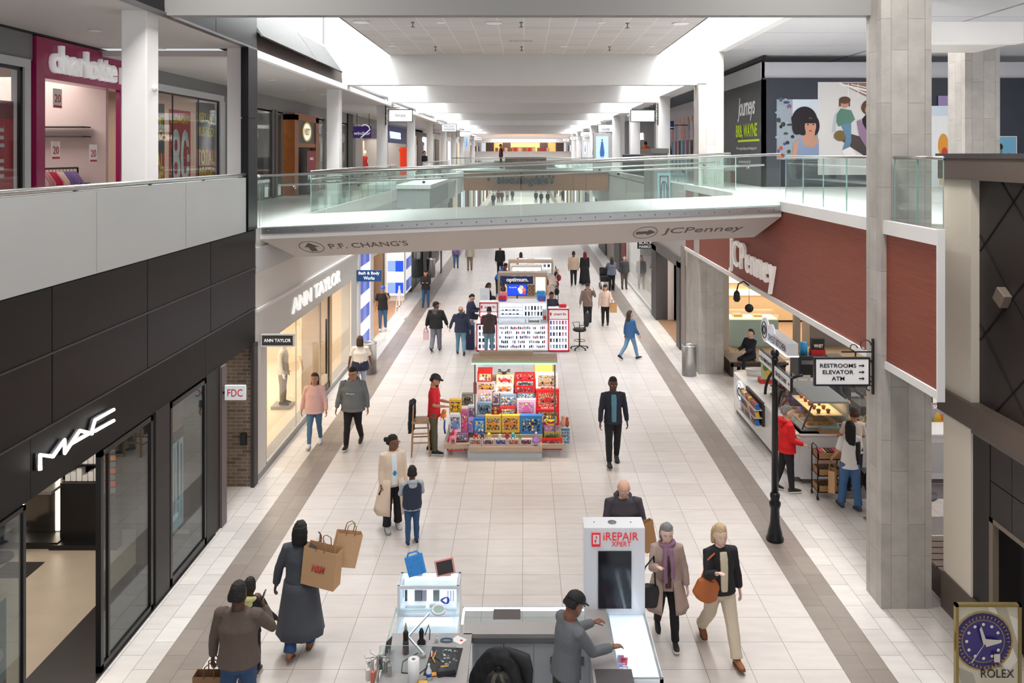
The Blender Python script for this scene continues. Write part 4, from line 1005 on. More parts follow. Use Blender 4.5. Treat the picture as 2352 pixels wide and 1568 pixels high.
b=MB().mat(WHITE).box(-8,8,104,106,5.9,7.1).mat(M((200,196,196),.6)).box(-8,8,100,104,8.2,8.6)
struct(b,'wall_far_parapet')
OR=M((214,150,84),.5,emit=.55)
b=MB().mat(OR).box(-5.2,5.2,112,112.3,7.0,8.6).mat(M((60,40,34),.6))
for x in(-5.2,-2.9,2.2,4.4):b.box(x,x+1.1,111.5,111.9,7.0,8.4)
b.mat(M((120,70,40),.5)).box(-1.6,1.6,111,111.4,7.05,7.7)
struct(b,'wall_far_store')
for i in range(12):
 x=-3.6+i*.62
 t=thing('restaurant_chair','small wooden chair in the warm lit restaurant at the far end','chair',(x,108,7.1),'chairs in the far end restaurant')
 MB().mat(M(((150,90,50),(190,40,36),(210,180,140))[i%3],.5)).box(x-.2,x+.2,107.8,108.2,7.1,7.2).box(x-.2,x+.2,108.15,108.2,7.2,7.6).build('seat',t)
b=MB().mat(M((226,224,222),.7)).box(-8,8,97,168,9.4,9.6).mat(M((200,198,196),.6)).box(-16,-5.8,60,168,0,4.6).box(5.8,20,60,168,0,4.6).box(-6,6,165,165.5,0,10)
b.mat(WHITE).box(-16,-5.6,60,168,4.6,5.2).box(5.6,20,60,168,4.6,5.6).box(-16,-8.7,60,168,5,9.9).box(8.7,20,60,168,5,9.9)
struct(b,'wall_far')
SH=[M((44,44,48),.5),M((216,190,160),.5,emit=.3),M((90,80,84),.5),M((230,228,232),.5,emit=.5),M((120,40,50),.5)]
b=MB()
for i in range(22):
 y=62+i*4.4
 b.mat(SH[i%5]).box(-5.81,-5.75,y,y+3.6,0,3.2);b.mat(SH[(i+2)%5]).box(5.75,5.81,y,y+3.6,0,3.2)
 b.mat(SH[(i+1)%5]).box(-8.71,-8.65,y,y+3.4,5.3,8.2);b.mat(SH[(i+3)%5]).box(8.65,8.71,y,y+3.4,5.7,8.4)
struct(b,'trim_9')
# lower right facade, x = XF
XF=5.45
def fy(px):return YX(px,XF)
b=MB().mat(M((206,202,198),.6)).box(XF,XF+.3,33.4,60,3.3,5.4).mat(M((188,186,184),.6)).box(XF-.02,XF+.3,26.9,33.4,3.0,5.45)
struct(b,'wall_right_facade')
# stone pier strip and restroom corridor portal
b=MB().mat(STONE).box(XF,XF+.4,25.6,27.3,0,3.6).mat(M((150,140,132),.5)).box(XF-.04,XF+.4,27.3,28.0,0,3.6)
struct(b,'wall_right_pier')
PG=M((112,108,106),.5);PD=M((66,64,66),.5)
t=thing('corridor_portal','dark framed portal of the service corridor left of the pale stone column','portal',(XF,30,0))
MB().mat(PD).box(XF-.08,XF+.4,28.0,28.6,0,3.0).build('jamb',t);MB().mat(PD).box(XF-.08,XF+.4,33.0,34.2,0,3.0).build('jamb',t)
MB().mat(PG).box(XF-.08,XF+.4,28.0,34.2,2.8,3.2).build('lintel',t)
b=MB().mat(M((206,200,200),.6)).box(XF+.4,11,33.0,33.2,0,3.2).mat(M((150,120,96),.5)).box(XF,11,28.4,33,0,.02)
struct(b,'wall_right_corridor')
area('corridor_lamp',(7.0,31,2.9),2,3,60,(1,.95,.9))
p=PX(1540,665,XF)
t=thing('door_plate','two small dark fittings on the pale corridor wall','wall fitting',(6.3,33,1.5))
MB().mat(M((90,88,90),.5)).box(6.2,6.28,32.97,33,1.75,1.9).box(6.2,6.28,32.97,33,1.0,1.15).build('plate',t)
blade_sign('black blade sign with white market lettering under the bridge on the right',1464,1502,553,571,35.5,BLACK,[('BLACK',.5,.75,.8,.34),('MARKET',.5,.27,.8,.34)],WH,side=1,scroll=False,x_wall=XF)
blade_sign('dark blade sign with tilted white letters near the corridor portal',1542,1557,553,588,30.5,M((60,60,64),.5),[('ADIS',.5,.5,.9,.45)],WH,side=1,scroll=False,x_wall=XF)
# shop windows further
t=shopwindow('shop_window','tall shop window right of the walking pair with a white figure behind',XF+.02,fy(1340+160),fy(1440),.1,3.0,.05,GLASSC,WHITE2)
t['label']='tall glass shop window beside the person with the stroller'
b=MB().mat(M((214,210,206),.7)).box(XF+3,XF+3.1,34,60,0,3.3).mat(M((196,190,184),.4)).box(XF,XF+3,34,60,0,.02)
struct(b,'wall_right_shop_interior');area('shop_lamp',(7,40,3.2),2,9,130,(1,.95,.9))
for i,(a,c,col)in enumerate(((43.6,45.4,(120,24,30)),(46.2,48.5,(60,60,66)),(49.4,53,(150,140,132)),(54,59,(40,40,44)))):
 b=MB().mat(M(col,.5)).box(XF-.02,XF+.06,a,c,0,3.2);struct(b,'wall_right_shops')
 # jewellery shop in the alcove (frontal wall y = 27.9)
YJ=27.9
b=MB().mat(M((196,186,172),.6)).box(6.1,7.05,YJ,YJ+.3,0,5.4).box(7.05,24,YJ,YJ+.2,2.9,5.4)
b.mat(M((150,140,128),.5)).box(9.3,9.5,YJ,YJ+.2,0,2.9).box(13.2,13.4,YJ,YJ+.2,0,2.9)
b.mat(M((196,182,160),.6)).box(6.1,24,33,33.1,0,3.4).mat(M((176,150,118),.45)).box(6.1,24,26.6,33,0,.015).mat(M((220,214,204),.7)).box(6.1,24,28.1,33,2.95,3.05)
struct(b,'wall_right_jewellery')
area('shop_lamp',(11,30.5,2.9),9,3,230,(1,.92,.80))
for i,x in enumerate((7.2,10.0,12.0)):
 t=thing('display_counter',('pale green glass jewellery counter with warm lit top','grey fronted jewellery counter in the middle of the alcove shop','grey fronted jewellery counter at the right of the alcove shop')[i],'counter',(x,28.6,0))
 MB().mat(M((172,196,186),.4)if i==0 else M((128,122,118),.4)).box(x,x+1.7,28.4,29.2,0,.95).build('base',t)
 MB().mat(M((255,226,170),.4,emit=.8)).box(x+.04,x+1.66,28.44,29.16,.96,1.0).build('lit_bed',t)
 MB().mat(GLASSC).box(x,x+1.7,28.4,29.2,1.0,1.18).build('glass_top',t)
 MB().mat(M((220,190,140),.4)).box(x+.2,x+.5,28.6,28.9,1.0,1.1).box(x+.9,x+1.2,28.6,28.9,1.0,1.08).build('tray',t)
t=thing('wall_cabinet','warm lit wall cabinet of the alcove jewellery shop','cabinet',(8,32.5,1))
MB().mat(M((206,176,136),.5)).box(6.2,14,32.5,32.9,.1,2.9).build('case',t)
for z in(1.1,1.6,2.1):MB().mat(M((255,220,160),.4,emit=1.0)).box(7.1,11.9,32.45,32.5,z,z+.25).build('lit_shelf',t)
# bench
def bench(loc,label,L_=1.9,D_=.8,rz=0):
 x,y,z=loc;t=thing('bench',label,'bench',loc,rz=rz)
 BW=M((104,82,66),.5,var=.1)
 for k in range(8):MB().mat(BW).box(x-L_/2,x+L_/2,y-D_/2+k*D_/8,y-D_/2+(k+.85)*D_/8,.42,.46).build('slat',t)
 for s in(-1,1):MB().mat(M((60,50,44),.5)).box(x+s*(L_/2-.06)-.04,x+s*(L_/2-.06)+.04,y-D_/2,y+D_/2,0,.42).build('leg',t)
 MB().mat(M((60,50,44),.5)).box(x-L_/2,x+L_/2,y-D_/2,y-D_/2+.04,.3,.42).build('apron',t)
bench((7.1,25.2,0),'brown slatted bench beside the pale stone column, by the alcove shop',1.7,1.2)
bench((6.75,12.6,0),'dark red slatted bench half hidden behind the tall stone column',.9,1.6)
# slim notice board stand
t=thing('notice_stand','black notice stand with a small red poster in the alcove','stand',(10.7,25.5,0))
MB().mat(BLACK).box(10.4,10.44,25.5,25.54,.05,1.5).box(11.2,11.24,25.5,25.54,.05,1.5).box(10.4,11.24,25.5,25.54,.6,.64).box(10.3,11.34,25.3,25.7,0,.06).build('frame',t)
MB().mat(M((150,60,60),.5)).box(10.44,11.2,25.51,25.53,.64,1.45).build('poster',t)
# department store letters on the red wall
t=thing('store_lettering','large white halo lit letters on the red wood wall','sign',(XR,19,4.2))
yA,yB=YX(1683,XR),YX(1788,XR)
text('lettering','JCPenney',faceR((XR-.04,(yA+yB)/2,4.16)),1,M((244,240,234),.4,emit=.12),t,ext=.07,width=yA-yB,height=.86,bold=.0)
# goose neck lamp under the trim
p=P(1718,668,19.6)
t=thing('gooseneck_lamp','black gooseneck lamp on the white trim below the red wall','lamp',p)
MB().mat(BLACK).tube([(XR-.03,19.3,3.62),(XR-.16,19.3,3.72),(XR-.28,19.3,3.66),(XR-.32,19.3,3.5)],.018,8).build('arm',t)
MB().mat(BLACK).lathe([(.03,.0),(.07,-.05),(.085,-.2),(.05,-.26)],(XR-.32,19.3,3.5),14).build('shade',t)
t=thing('round_sign','small round black hanging sign below the gooseneck lamp','sign',(XR,19.3,3))
p=P(1717,708,19.3);p.x=5.36;MB().mat(BLACK).cyl((p.x,19.3,p.z),(p.x,19.34,p.z),.1,seg=20).build('disc',t)
MB().mat(BLACK).cyl((p.x,19.32,p.z+.1),(p.x,19.32,3.6),.006,seg=6).build('wire',t)
# near right building
XN=6.25
BEI=M((226,216,200),.7,bump=.25,bscale=60)
TAU=M((98,86,78),.55)
DKB=M((50,43,42),.5)
CHC=M((38,34,35),.45)
def ny(px):return YX(px,XN)
yk=ny(2230)
b=MB().mat(BEI).box(XN,XN+2.6,yk,12.1,0,6.42)
struct(b,'wall_right_near')
b=MB().mat(TAU).box(XN-.06,XN+3,3.5,12.15,6.38,6.72).mat(M((72,68,68),.5)).box(XN-.08,XN+3,3.5,12.18,6.68,6.75)
b.mat(TAU).box(XN-.07,XN+3,3.5,12.15,2.94,3.27).mat(TAU).box(XN-.03,XN+.5,yk-.1,12.12,0,.55)
struct(b,'trim_10')
b=MB().mat(DKB).box(XN+.12,XN+2.6,3.5,yk,3.2,6.4)
struct(b,'wall_right_near_panel')
gr=MB().mat(M((16,14,14),.6))
for s_ in(-1,1):
 for k in range(-8,9):
  pts=[]
  for q in range(80):
   y=3.6+(yk-.02-3.6)*q/79;z=4.88+1.24*k+s_*(y-10.57)*.95
   if 3.26<=z<=6.39:pts.append((y,z))
  if len(pts)>1:gr.bar((XN+.115,pts[0][0],pts[0][1]),(XN+.115,pts[-1][0],pts[-1][1]),.022,.012,up=(1,0,0))
struct(gr,'trim_11')
t=thing('wall_stud','square metal stud fixed where grooves cross on the dark near right panel','wall stud',(XN+.1,10.6,4.9))
p=PX(2306,683,XN+.08)
MB(Matrix.Translation((XN+.06,p.y,p.z))@Matrix.Rotation(R(32),4,'X')).mat(M((140,126,114),.5,metal=.3)).box(-.06,.06,-.1,.1,-.1,.1).build('stud',t,bevel=.01)
b=MB().mat(CHC).box(XN+.03,XN+.5,10.95,yk,0,2.85)
ty=[3.5,7.5,8.4,9.3,9.9,10.45,10.93]
for a,c in zip(ty[:-1],ty[1:]):
 for z0,z1 in((2.35,2.84),(1.85,2.34)):b.box(XN+.03,XN+.3,a+.005,c-.005,z0+.005,z1)
b.mat(M((110,108,106),.4,metal=.4)).box(XN+.0,XN+.3,3.5,yk,2.85,2.9)
struct(b,'wall_right_near_tiles')
t=thing('door_recess','dark bronze door recess in the near right building','doorway',(XN+.3,10.4,0))
MB().mat(M((120,108,94),.5)).box(XN+.02,XN+.1,10.86,10.95,0,1.86).box(XN+.02,XN+.1,7.0,10.95,1.8,1.86).build('door_frame',t)
MB().mat(M((70,52,34),.4)).box(XN+.45,XN+.5,9.9,10.9,0,1.82).build('door_leaf',t)
MB().mat(BLACK).box(XN+.3,XN+.5,9.78,9.9,0,1.82).build('door_edge',t)
MB().mat(BEI).box(XN+.4,XN+.6,7.0,9.78,0,1.8).build('side_wall',t)
# shop poster stand, watch advert
a,c=P(2200,1398,8.9),P(2338,1568,8.9)
t=thing('advert_stand','framed standing advert showing a dark blue and gold wristwatch, bottom right corner','advert stand',(5.05,8.9,0))
xc=(a.x+c.x)/2;hw=(c.x-a.x)/2
pm=front((xc,8.9,1.05));wP,hP=hw*2,1.5
Wb=M((52,44,104),.3);Gd=M((184,156,92),.3,metal=.6);Gr=M((206,202,190),.5)
ex,ey=.42,.74;rr=.42;k_=wP/hP
sh=[('p',[(.5,1),(1,.9),(1,.6),(.8,.5)],M((226,222,208),.5)),('p',[(.6,1),(.8,1),(1,.72),(1,.6)],M((180,172,150),.5)),('p',[(0,.55),(.25,.5),(.4,.3),(.1,.35)],M((170,165,150),.5)),('e',(ex,ey,.5,.5*k_),Gd),('e',(ex,ey,.47,.47*k_),Wb),('e',(ex,ey,.36,.36*k_),M((150,130,90),.4)),('e',(ex,ey,.345,.345*k_),M((60,48,118),.3))]
for i in range(12):
 an=i*math.pi/6;sh.append(('e',(ex+.28*math.cos(an),ey+.28*k_*math.sin(an),.026,.026*k_),M((232,226,206),.4)))
for i in range(40):
 an=i*math.pi/20;sh.append(('p',[(ex+.38*math.cos(an),ey+.38*k_*math.sin(an)),(ex+.43*math.cos(an+.03),ey+.43*k_*math.sin(an+.03)),(ex+.43*math.cos(an-.03),ey+.43*k_*math.sin(an-.03))],Gd))
sh+=[('p',[(ex-.02,ey+.03),(ex+.02,ey-.03),(ex+.26,ey-.0),(ex+.26,ey+.02)],Gr),('p',[(ex-.02,ey-.02),(ex+.02,ey+.02),(ex-.06,ey+.12),(ex-.09,ey+.1)],Gr),('p',[(ex,ey),(ex+.01,ey),(ex-.22,ey-.15),(ex-.23,ey-.14)],Gr),('r',(ex+.15,ey-.14,ex+.25,ey-.08),Gr),('e',(.5,.12,.62,.28),M((196,190,176),.5))]
poster('x','',pm,wP,hP,M((206,198,176),.4),sh,parent=t)
text('lettering','ROLEX',front((xc+.1,8.89,P(2280,1545,8.9).z)),1,M((40,34,36),.5),t,width=.36,height=.09,bold=-.005)
text('lettering','PRE-OWNED',front((xc+.06,8.89,P(2280,1528,8.9).z)),1,M((120,110,100),.5),t,width=.18,height=.025)
MB().mat(M((150,132,84),.35,metal=.7)).box(xc-hw-.03,xc-hw,8.88,8.93,0,1.82).box(xc+hw,xc+hw+.03,8.88,8.93,0,1.82).box(xc-hw-.03,xc+hw+.03,8.88,8.93,1.79,1.82).build('frame',t)
MB().mat(M((120,112,96),.4)).box(xc-hw-.06,xc+hw+.06,8.7,9.1,0,.03).build('base',t)
# gap right of the column: smoothie poster, striped floor, table
p0,p1=P(2128,925,17.5),P(2200,1000,17.5)
t=poster('smoothie_poster','fruit smoothie poster with orange slices seen in the gap right of the column',front(((p0.x+p1.x)/2,17.5,(p0.z+p1.z)/2)),p1.x-p0.x,p0.z-p1.z,M((170,160,170),.5),[('e',(.5,.35,.22,.3),M((226,120,30),.5)),('e',(.35,.4,.12,.32),M((232,190,60),.5)),('e',(.3,.2,.16,.14),M((176,30,50),.5)),('e',(.55,.3,.14,.18),M((250,190,120),.5)),('r',(0,0,1,.06),WHITE)])
text('lettering','FRUIT SMOOTHIE',front((p0.x+.25,17.48,p0.z-.08)),1,WH,t,width=.9,height=.07)
b=MB().mat(M((120,110,112),.4))
for k in range(3):b.box(6.3,24,12.9+k*1.5,13.6+k*1.5,0.0,.006)
struct(b,'floor_inlay')
# people
def rotx(v,a):c,s=math.cos(a),math.sin(a);return Vector((v[0],v[1]*c-v[2]*s,v[1]*s+v[2]*c))
def ell(c,rx,ry,n=14,fwd=None,up=None,p=1.0):
 """ellipse ring around c; fwd/up optional frame (ring lies in the plane spanned by right and fwd)"""
 fw=fwd or Vector((0,1,0));rt=Vector((1,0,0))if up is None else fw.cross(up).normalized()
 out=[]
 for k in range(n):
  a=2*math.pi*k/n
  out.append(Vector(c)+rt*rx*math.cos(a)+fw*ry*math.sin(a))
 return out
SKINS={'light':(214,170,148),'tan':(184,134,106),'brown':(128,84,62),'dark':(86,56,44),'pale':(226,190,172)}
def person(label,at,h=1.72,face=0,sex='m',skin='tan',hair='short',hairc=(36,28,26),top='hoodie',topc=(60,60,60),bot='trousers',botc=(30,30,34),shoec=(40,38,38),legs=((0,0),(0,0)),arms=((0,.12,15),(0,.12,15)),lean=0,head=(0,0),bulk=1.0,hem=.47,sleeve=1.0,det=1,seat=None,cap=None,wide=1.0,beard=None,glasses=False,zground=0.0,group=None,flare=1.0,stance=.0,scarf=None,inner=None,trim=None,neckc=None):
 """at=(x,y) of the pelvis centre on the floor; face: 0 looks at the camera, 180 away, 90 towards +X.
    legs: (swing forward deg, knee bend deg) right,left ; arms: (forward deg, out, elbow bend deg[, inward]) right,left"""
 x0,y0=at;LOCAL[0]=True
 root=thing('person',label,'person',(x0,y0,zground),group,rz=R(face))
 hip,knee,ank=.515*h,.285*h,.045*h
 LR=[]
 # ---- skeleton (local: faces -Y, person's right = -X)
 J={}
 for s,sd in((0,-1),(1,1)):
  sw,kb=R(legs[s][0]),R(legs[s][1]);out=(legs[s][2]if len(legs[s])>2 else .02)+stance
  H_=Vector((sd*.05*h,0,hip));d1=Vector((sd*out,-math.sin(sw),-math.cos(sw))).normalized()
  K_=H_+d1*.235*h;a2=sw-kb
  d2=Vector((sd*out*.6,-math.sin(a2),-math.cos(a2))).normalized();A_=K_+d2*.237*h
  pit=legs[s][3]if len(legs[s])>3 else max(-10,min(40,math.degrees(-a2)*.8))
  J['h%d'%s],J['k%d'%s],J['a%d'%s],J['p%d'%s]=H_,K_,A_,R(pit)
 def footz(s):
  p=J['p%d'%s];A_=J['a%d'%s]
  return A_.z-.045*h*math.cos(p)-max(0,.1*h*math.sin(p))
 if seat is None:dz=-min(footz(0),footz(1))
 else:dz=seat-hip+.06*h
 for k in list(J):
  if k[0]in 'hka' and isinstance(J[k],Vector):J[k]=J[k]+Vector((0,0,dz))
 PV=Vector((0,0,hip+dz))
 ln=R(lean)
 def up(v):return PV+rotx(Vector(v),ln)
 T=lambda z,y=0,x=0:up((x,y,z*h-hip))
 shw=(.108 if sex=='m' else .096)*(1+(bulk-1)*.4)*wide
 for s,sd in((0,-1),(1,1)):
  a=arms[s];f,o,e=R(a[0]),a[1],R(a[2]);inn=a[3]if len(a)>3 else .0
  S_=T(.808,0,sd*shw*h)
  d1=Vector((sd*o,-math.sin(f),-math.cos(f))).normalized();d1=rotx(d1,ln)if abs(lean)>15 else d1
  E_=S_+d1*.172*h;d2=Vector((sd*(o*.5-inn),-math.sin(f+e),-math.cos(f+e))).normalized()
  W_=E_+d2*.148*h
  J['s%d'%s],J['e%d'%s],J['w%d'%s],J['d%d'%s]=S_,E_,W_,d2
 nk=T(.835,.006*h)
 hy,hp=R(head[0]),R(head[1])
 HM=Matrix.Translation(T(.862,.004*h))@Matrix.Rotation(hy,4,'Z')@Matrix.Rotation(ln*.5+hp,4,'X')
 hh=.138*h if h>1.45 else .16*h
 def HP(x,y,z):return HM@Vector((x*hh,y*hh,z*hh))
 near=det>=2
 n=16 if near else 12
 skm=M(SKINS[skin],.55)
 b=MB().mat(skm)
 # ---- head: lofted profile, chin at z=.0, crown at z=1
 prof=[(-.03,.10,-.30,.12),(.03,.17,-.40,.16),(.12,.25,-.44,.24),(.22,.31,-.45,.34),(.34,.34,-.455,.42),(.5,.36,-.45,.47),(.64,.365,-.44,.49),(.78,.345,-.40,.47),(.9,.27,-.28,.38),(.97,.15,-.14,.22),(1.0,.04,-.03,.05)]
 rs=[]
 for z,rx,yf,yb in prof:
  rs.append([HP(rx*math.cos(2*math.pi*k/n),((yf+yb)/2)+(yb-yf)/2*math.sin(2*math.pi*k/n),z)for k in range(n)])
 b.rings(rs)
 b.tube([HP(0,.02,.2),HP(0,.05,.0),nk,T(.80,.01*h)],[.052*h if sex=='m' else .044*h,.036*h,.036*h,.05*h]if False else[.036*h*(1.1 if sex=='m' else .95)]*3+[.05*h],12)
 b.add([HP(-.07,-.44,.34),HP(.07,-.44,.34),HP(0,-.56,.37),HP(0,-.45,.58),HP(-.03,-.44,.56),HP(.03,-.44,.56)],[(0,2,1),(0,4,3,2),(1,2,3,5),(0,1,5,4),(4,5,3)])
 for sd in(-1,1):b.ball(HP(sd*.36,.04,.46),(.025*hh*2,.09*hh,.13*hh),8)
 # ---- trunk under the clothes
 def ring(z,rx,ry,yo=0,g=0.0,nn=None):
  nn=nn or n
  return[T(z,yo*h+(ry*h+g)*math.sin(2*math.pi*k/nn),(rx*h+g)*math.cos(2*math.pi*k/nn))for k in range(nn)]
 bk=bulk
 trunk=[(.47,.075,.06),(.50,.09*bk,.066*bk),(.55,.092*bk,.068*bk),(.61,.082*bk,.064*bk),(.67,.088*bk,.064*bk),(.73,(.098 if sex=='m' else .088)*bk,.068*bk),(.78,.105*(1 if sex=='m' else .9),.06),(.815,.095*(1 if sex=='m' else .9),.046),(.84,.05,.038)]
 b.rings([ring(z,rx,ry)for z,rx,ry in trunk])
 for s in(0,1):
  H_,K_,A_=J['h%d'%s],J['k%d'%s],J['a%d'%s]
  b.tube([H_+Vector((0,0,.02*h)),H_.lerp(K_,.4),K_,K_.lerp(A_,.3),K_.lerp(A_,.7),A_],[.052*h,.046*h,.033*h,.034*h,.024*h,.02*h],10)
  S_,E_,W_,D_=J['s%d'%s],J['e%d'%s],J['w%d'%s],J['d%d'%s]
  b.tube([S_,S_.lerp(E_,.4),E_,E_.lerp(W_,.35),W_],[.029*h,.026*h,.021*h,.022*h,.015*h],10)
  # hand: palm, four bent fingers, thumb leaving the side
  sd=-1 if s==0 else 1
  D=D_.normalized();side=D.cross(Vector((0,0,1))if abs(D.z)<.8 else Vector((1,0,0)))
  acr=Vector((0,-1,0))if abs(D.z)>.6 else Vector((-sd,0,0));acr=(acr-D*acr.dot(D)).normalized();nrm=D.cross(acr).normalized()*(1 if s else-1)
  if abs(D.z)>.6 and nrm.x*sd>0:nrm=-nrm
  pl=.055*h;P0=W_
  rsx=[]
  for f_,wd,th in((0,.014,.011),(.3,.02,.011),(.75,.023,.010),(1,.021,.008)):
   c_=P0+D*pl*f_;rsx.append([c_+acr*wd*h*math.cos(q*math.pi/5)+nrm*th*h*math.sin(q*math.pi/5)for q in range(10)])
  b.rings(rsx)
  fr=.0052*h
  for k in range(4):
   o_=acr*(.0165-.011*k)*h;L_=(.040,.045,.042,.033)[k]*h
   q0=P0+D*pl*.93+o_;q1=q0+(D*.95+nrm*.3).normalized()*L_*.45;q2=q1+(D*.7+nrm*.8).normalized()*L_*.32;q3=q2+(D*.3+nrm*.95).normalized()*L_*.25
   b.tube([q0,q1,q2,q3],[fr*1.05,fr,fr*.9,fr*.75],6)
  q0=P0+D*pl*.25+acr*.017*h;q1=q0+(D*.6+acr*.75+nrm*.2).normalized()*.026*h;q2=q1+(D*.9+acr*.2+nrm*.4).normalized()*.022*h
  b.tube([q0,q1,q2],[fr*1.4,fr*1.15,fr*.85],6)
 for s in(0,1):
  b.ball(J['a%d'%s],(.024*h,.03*h,.03*h),8)
 b.build('body',root,remesh=.0075 if det>=3 else .010 if near else .014)
 # ---- face details
 if det>=2:
  for sd in(-1,1):
   MB().mat(M((235,230,226),.3)).ball(HP(sd*.15,-.425,.52),(.05*hh,.03*hh,.035*hh),8).mat(M((30,22,20),.3)).ball(HP(sd*.15,-.452,.52),(.022*hh,)*3,6).build('eye',root)
   MB().mat(M(hairc,.8)).bar(HP(sd*.07,-.46,.61),HP(sd*.24,-.42,.62),.035*hh).build('eyebrow',root)
  MB().mat(M(tuple(int(c*.78)if i else int(c*.9)for i,c in enumerate(SKINS[skin])),.5)).ball(HP(0,-.435,.2),(.12*hh,.03*hh,.035*hh),8).build('mouth',root)
 if glasses:
  g=MB().mat(BLACK)
  for sd in(-1,1):
   g.tube([HP(sd*.16+.11*math.cos(q*math.pi/5),-.5,.52+.09*math.sin(q*math.pi/5))for q in range(11)],.012*hh,5);g.tube([HP(sd*.27,-.49,.54),HP(sd*.38,.0,.54)],.012*hh,5)
  g.build('glasses',root)
 hm=M(hairc,.75,bump=.6,bscale=90)
 if hair and not(cap and cap[0]=='beanie'):
  hb=MB().mat(hm)
  def hshell(k=1.0,back=.09,upz=.06,zlow=.36,front=-.40):
   rs=[]
   for t_ in range(9):
    f=t_/8;z=zlow+(1.06+upz-zlow)*math.sin(f*math.pi/2)
    e=math.cos(f*math.pi/2)**.6 if f<1 else .03
    rx=.405*k*max(e,.03);yb_=.545*k*max(e,.03);yf_=front*k*max(e,.03)if z>.72 else .02
    if .55<z<=.72:yf_=-.1
    rs.append([HP(rx*math.cos(2*math.pi*q/n),(yf_+yb_)/2+(yb_-yf_)/2*math.sin(2*math.pi*q/n),z)for q in range(n)])
   hb.rings(rs)
  if hair in('short','long','bun','bob','pony','grey'):
   hshell(1.0,front=-.42)
  if hair=='bald':hshell(.97,zlow=.3,upz=-.35,front=-.1)
  if hair in('long','bob','pony'):
   lo=-.9 if hair=='long' else-.15
   if hair!='pony':
    for f0 in(0,):
     rs=[]
     for k,(z,rx,ya,yb_)in enumerate(((.85,.38,-.05,.5),(.5,.44,.0,.58),(.1,.43,.06,.58),(lo*.5,.42,.1,.52),(lo,.34,.2,.46))):
      rs.append([HP(rx*math.cos(2*math.pi*q/n),(ya+yb_)/2+(yb_-ya)/2*math.sin(2*math.pi*q/n),z)for q in range(n)])
     hb.rings(rs)
   else:hb.tube([HP(0,.45,.7),HP(0,.68,.55),HP(0,.66,.1),HP(0,.55,-.3)],[.1*hh,.14*hh,.12*hh,.04*hh],8)
  if hair=='bun':hb.ball(HP(0,.62,.62),(.2*hh,.17*hh,.2*hh),10)
  if hair=='puff':hshell(1.02,front=-.42);hb.ball(HP(0,.1,.98),(.3*hh,.3*hh,.2*hh),10)
  hb.build('hair',root,remesh=.009 if near else .02,disp=.022 if near else .012,dscale=.018)
 if beard:
  MB().mat(M(beard,.85)).rings([[HP(rx*math.cos(2*math.pi*q/12),yf+.16+.16*math.sin(2*math.pi*q/12),z)for q in range(12)]for z,rx,yf in((-.08,.1,-.34),(.02,.2,-.44),(.12,.27,-.475),(.2,.3,-.46))]).build('beard',root,remesh=.01)
 if cap:
  kind,cc=cap
  cb=MB().mat(M(cc,.7))
  if kind=='bald':pass
  else:
   rs=[]
   for t_ in range(8):
    f=t_/7;z=.70+.40*math.sin(f*math.pi/2);e=max(math.cos(f*math.pi/2)**.7,.02)
    rs.append([HP(.41*e*math.cos(2*math.pi*q/16),.03+.51*e*math.sin(2*math.pi*q/16),z)for q in range(16)])
   if kind=='beanie':rs.insert(0,[HP(.42*math.cos(2*math.pi*q/16),.03+.52*math.sin(2*math.pi*q/16),.52)for q in range(16)])
   cb.rings(rs);co=cb.build('cap',root)
   if kind=='cap':
    yb_=-.46
    pts=[HP(.34*math.cos(q*math.pi/8),yb_+.14-.42*math.sin(q*math.pi/8),.72-.05*math.sin(q*math.pi/8))for q in range(9)]
    MB().mat(M(cc,.7)).poly(pts,HM.to_3x3()@Vector((0,0,.035*hh))).build('brim',co)
    # ---- upper garment
 tm=M(topc,.85,bump=.3,bscale=120)
 puff={'puffer':.034,'coat':.026,'hoodie':.020,'jacket':.022,'tee':.010,'blazer':.016,'sweater':.020,'robe':.026,'shirt':.012,'vest':.03}.get(top,.016)*h/1.7
 tb=MB().mat(tm)
 low=hem
 tr=[(z,rx,ry)for z,rx,ry in trunk if z>low+.01 and z<.83]
 r0=trunk[0]if low<.5 else tr[0]
 fl=flare
 wz=max(low,.47)
 rr=[ring(wz-.0,.101*bk,.077*bk,0,puff*1.0+.010)]+[ring(z,rx*1.02,ry*1.04,0,puff+(.010 if z<.63 else 0))for z,rx,ry in tr]+[ring(.842,.052,.045,.004,puff*.4)]
 tb.rings(rr)
 for s in(0,1):
  S_,E_,W_=J['s%d'%s],J['e%d'%s],J['w%d'%s];pf=puff*.75
  ctr=T(.79,0,0)
  if sleeve>.6:
   tb.tube([S_.lerp(ctr,.25),S_,S_.lerp(E_,.5),E_,E_.lerp(W_,.5),E_.lerp(W_,.93)],[.04*h+pf*.5,.034*h+pf,.029*h+pf,.026*h+pf,.024*h+pf,.019*h+pf*.9],10)
  elif sleeve>0:
   tb.tube([S_.lerp(ctr,.25),S_,S_.lerp(E_,.45),S_.lerp(E_,.8)],[.04*h+pf*.5,.033*h+pf,.032*h+pf,.033*h+pf],10)
  else:tb.tube([S_.lerp(ctr,.3),S_],[.038*h+pf*.5,.033*h+pf],10)
 o_top=tb.build({'tee':'shirt','vest':'vest'}.get(top,top),root,remesh=.013 if near else .02,disp=.014 if near else .01,dscale=.12)
 if top in('hoodie','puffer')and trim!='nohood':
  pts=[T(.838+.012*math.sin(a),.03*h+.052*h*math.sin(a),.066*h*math.cos(a))for a in[R(d)for d in(-60,-20,20,60,90,120,160,200,240)]]
  MB().mat(tm if not neckc else M(neckc,.85)).tube(pts,[.008*h,.016*h,.024*h,.03*h,.034*h,.03*h,.024*h,.016*h,.008*h],8).ball(T(.80,.075*h),(.06*h,.028*h,.05*h),10).build('hood',o_top,remesh=.014)
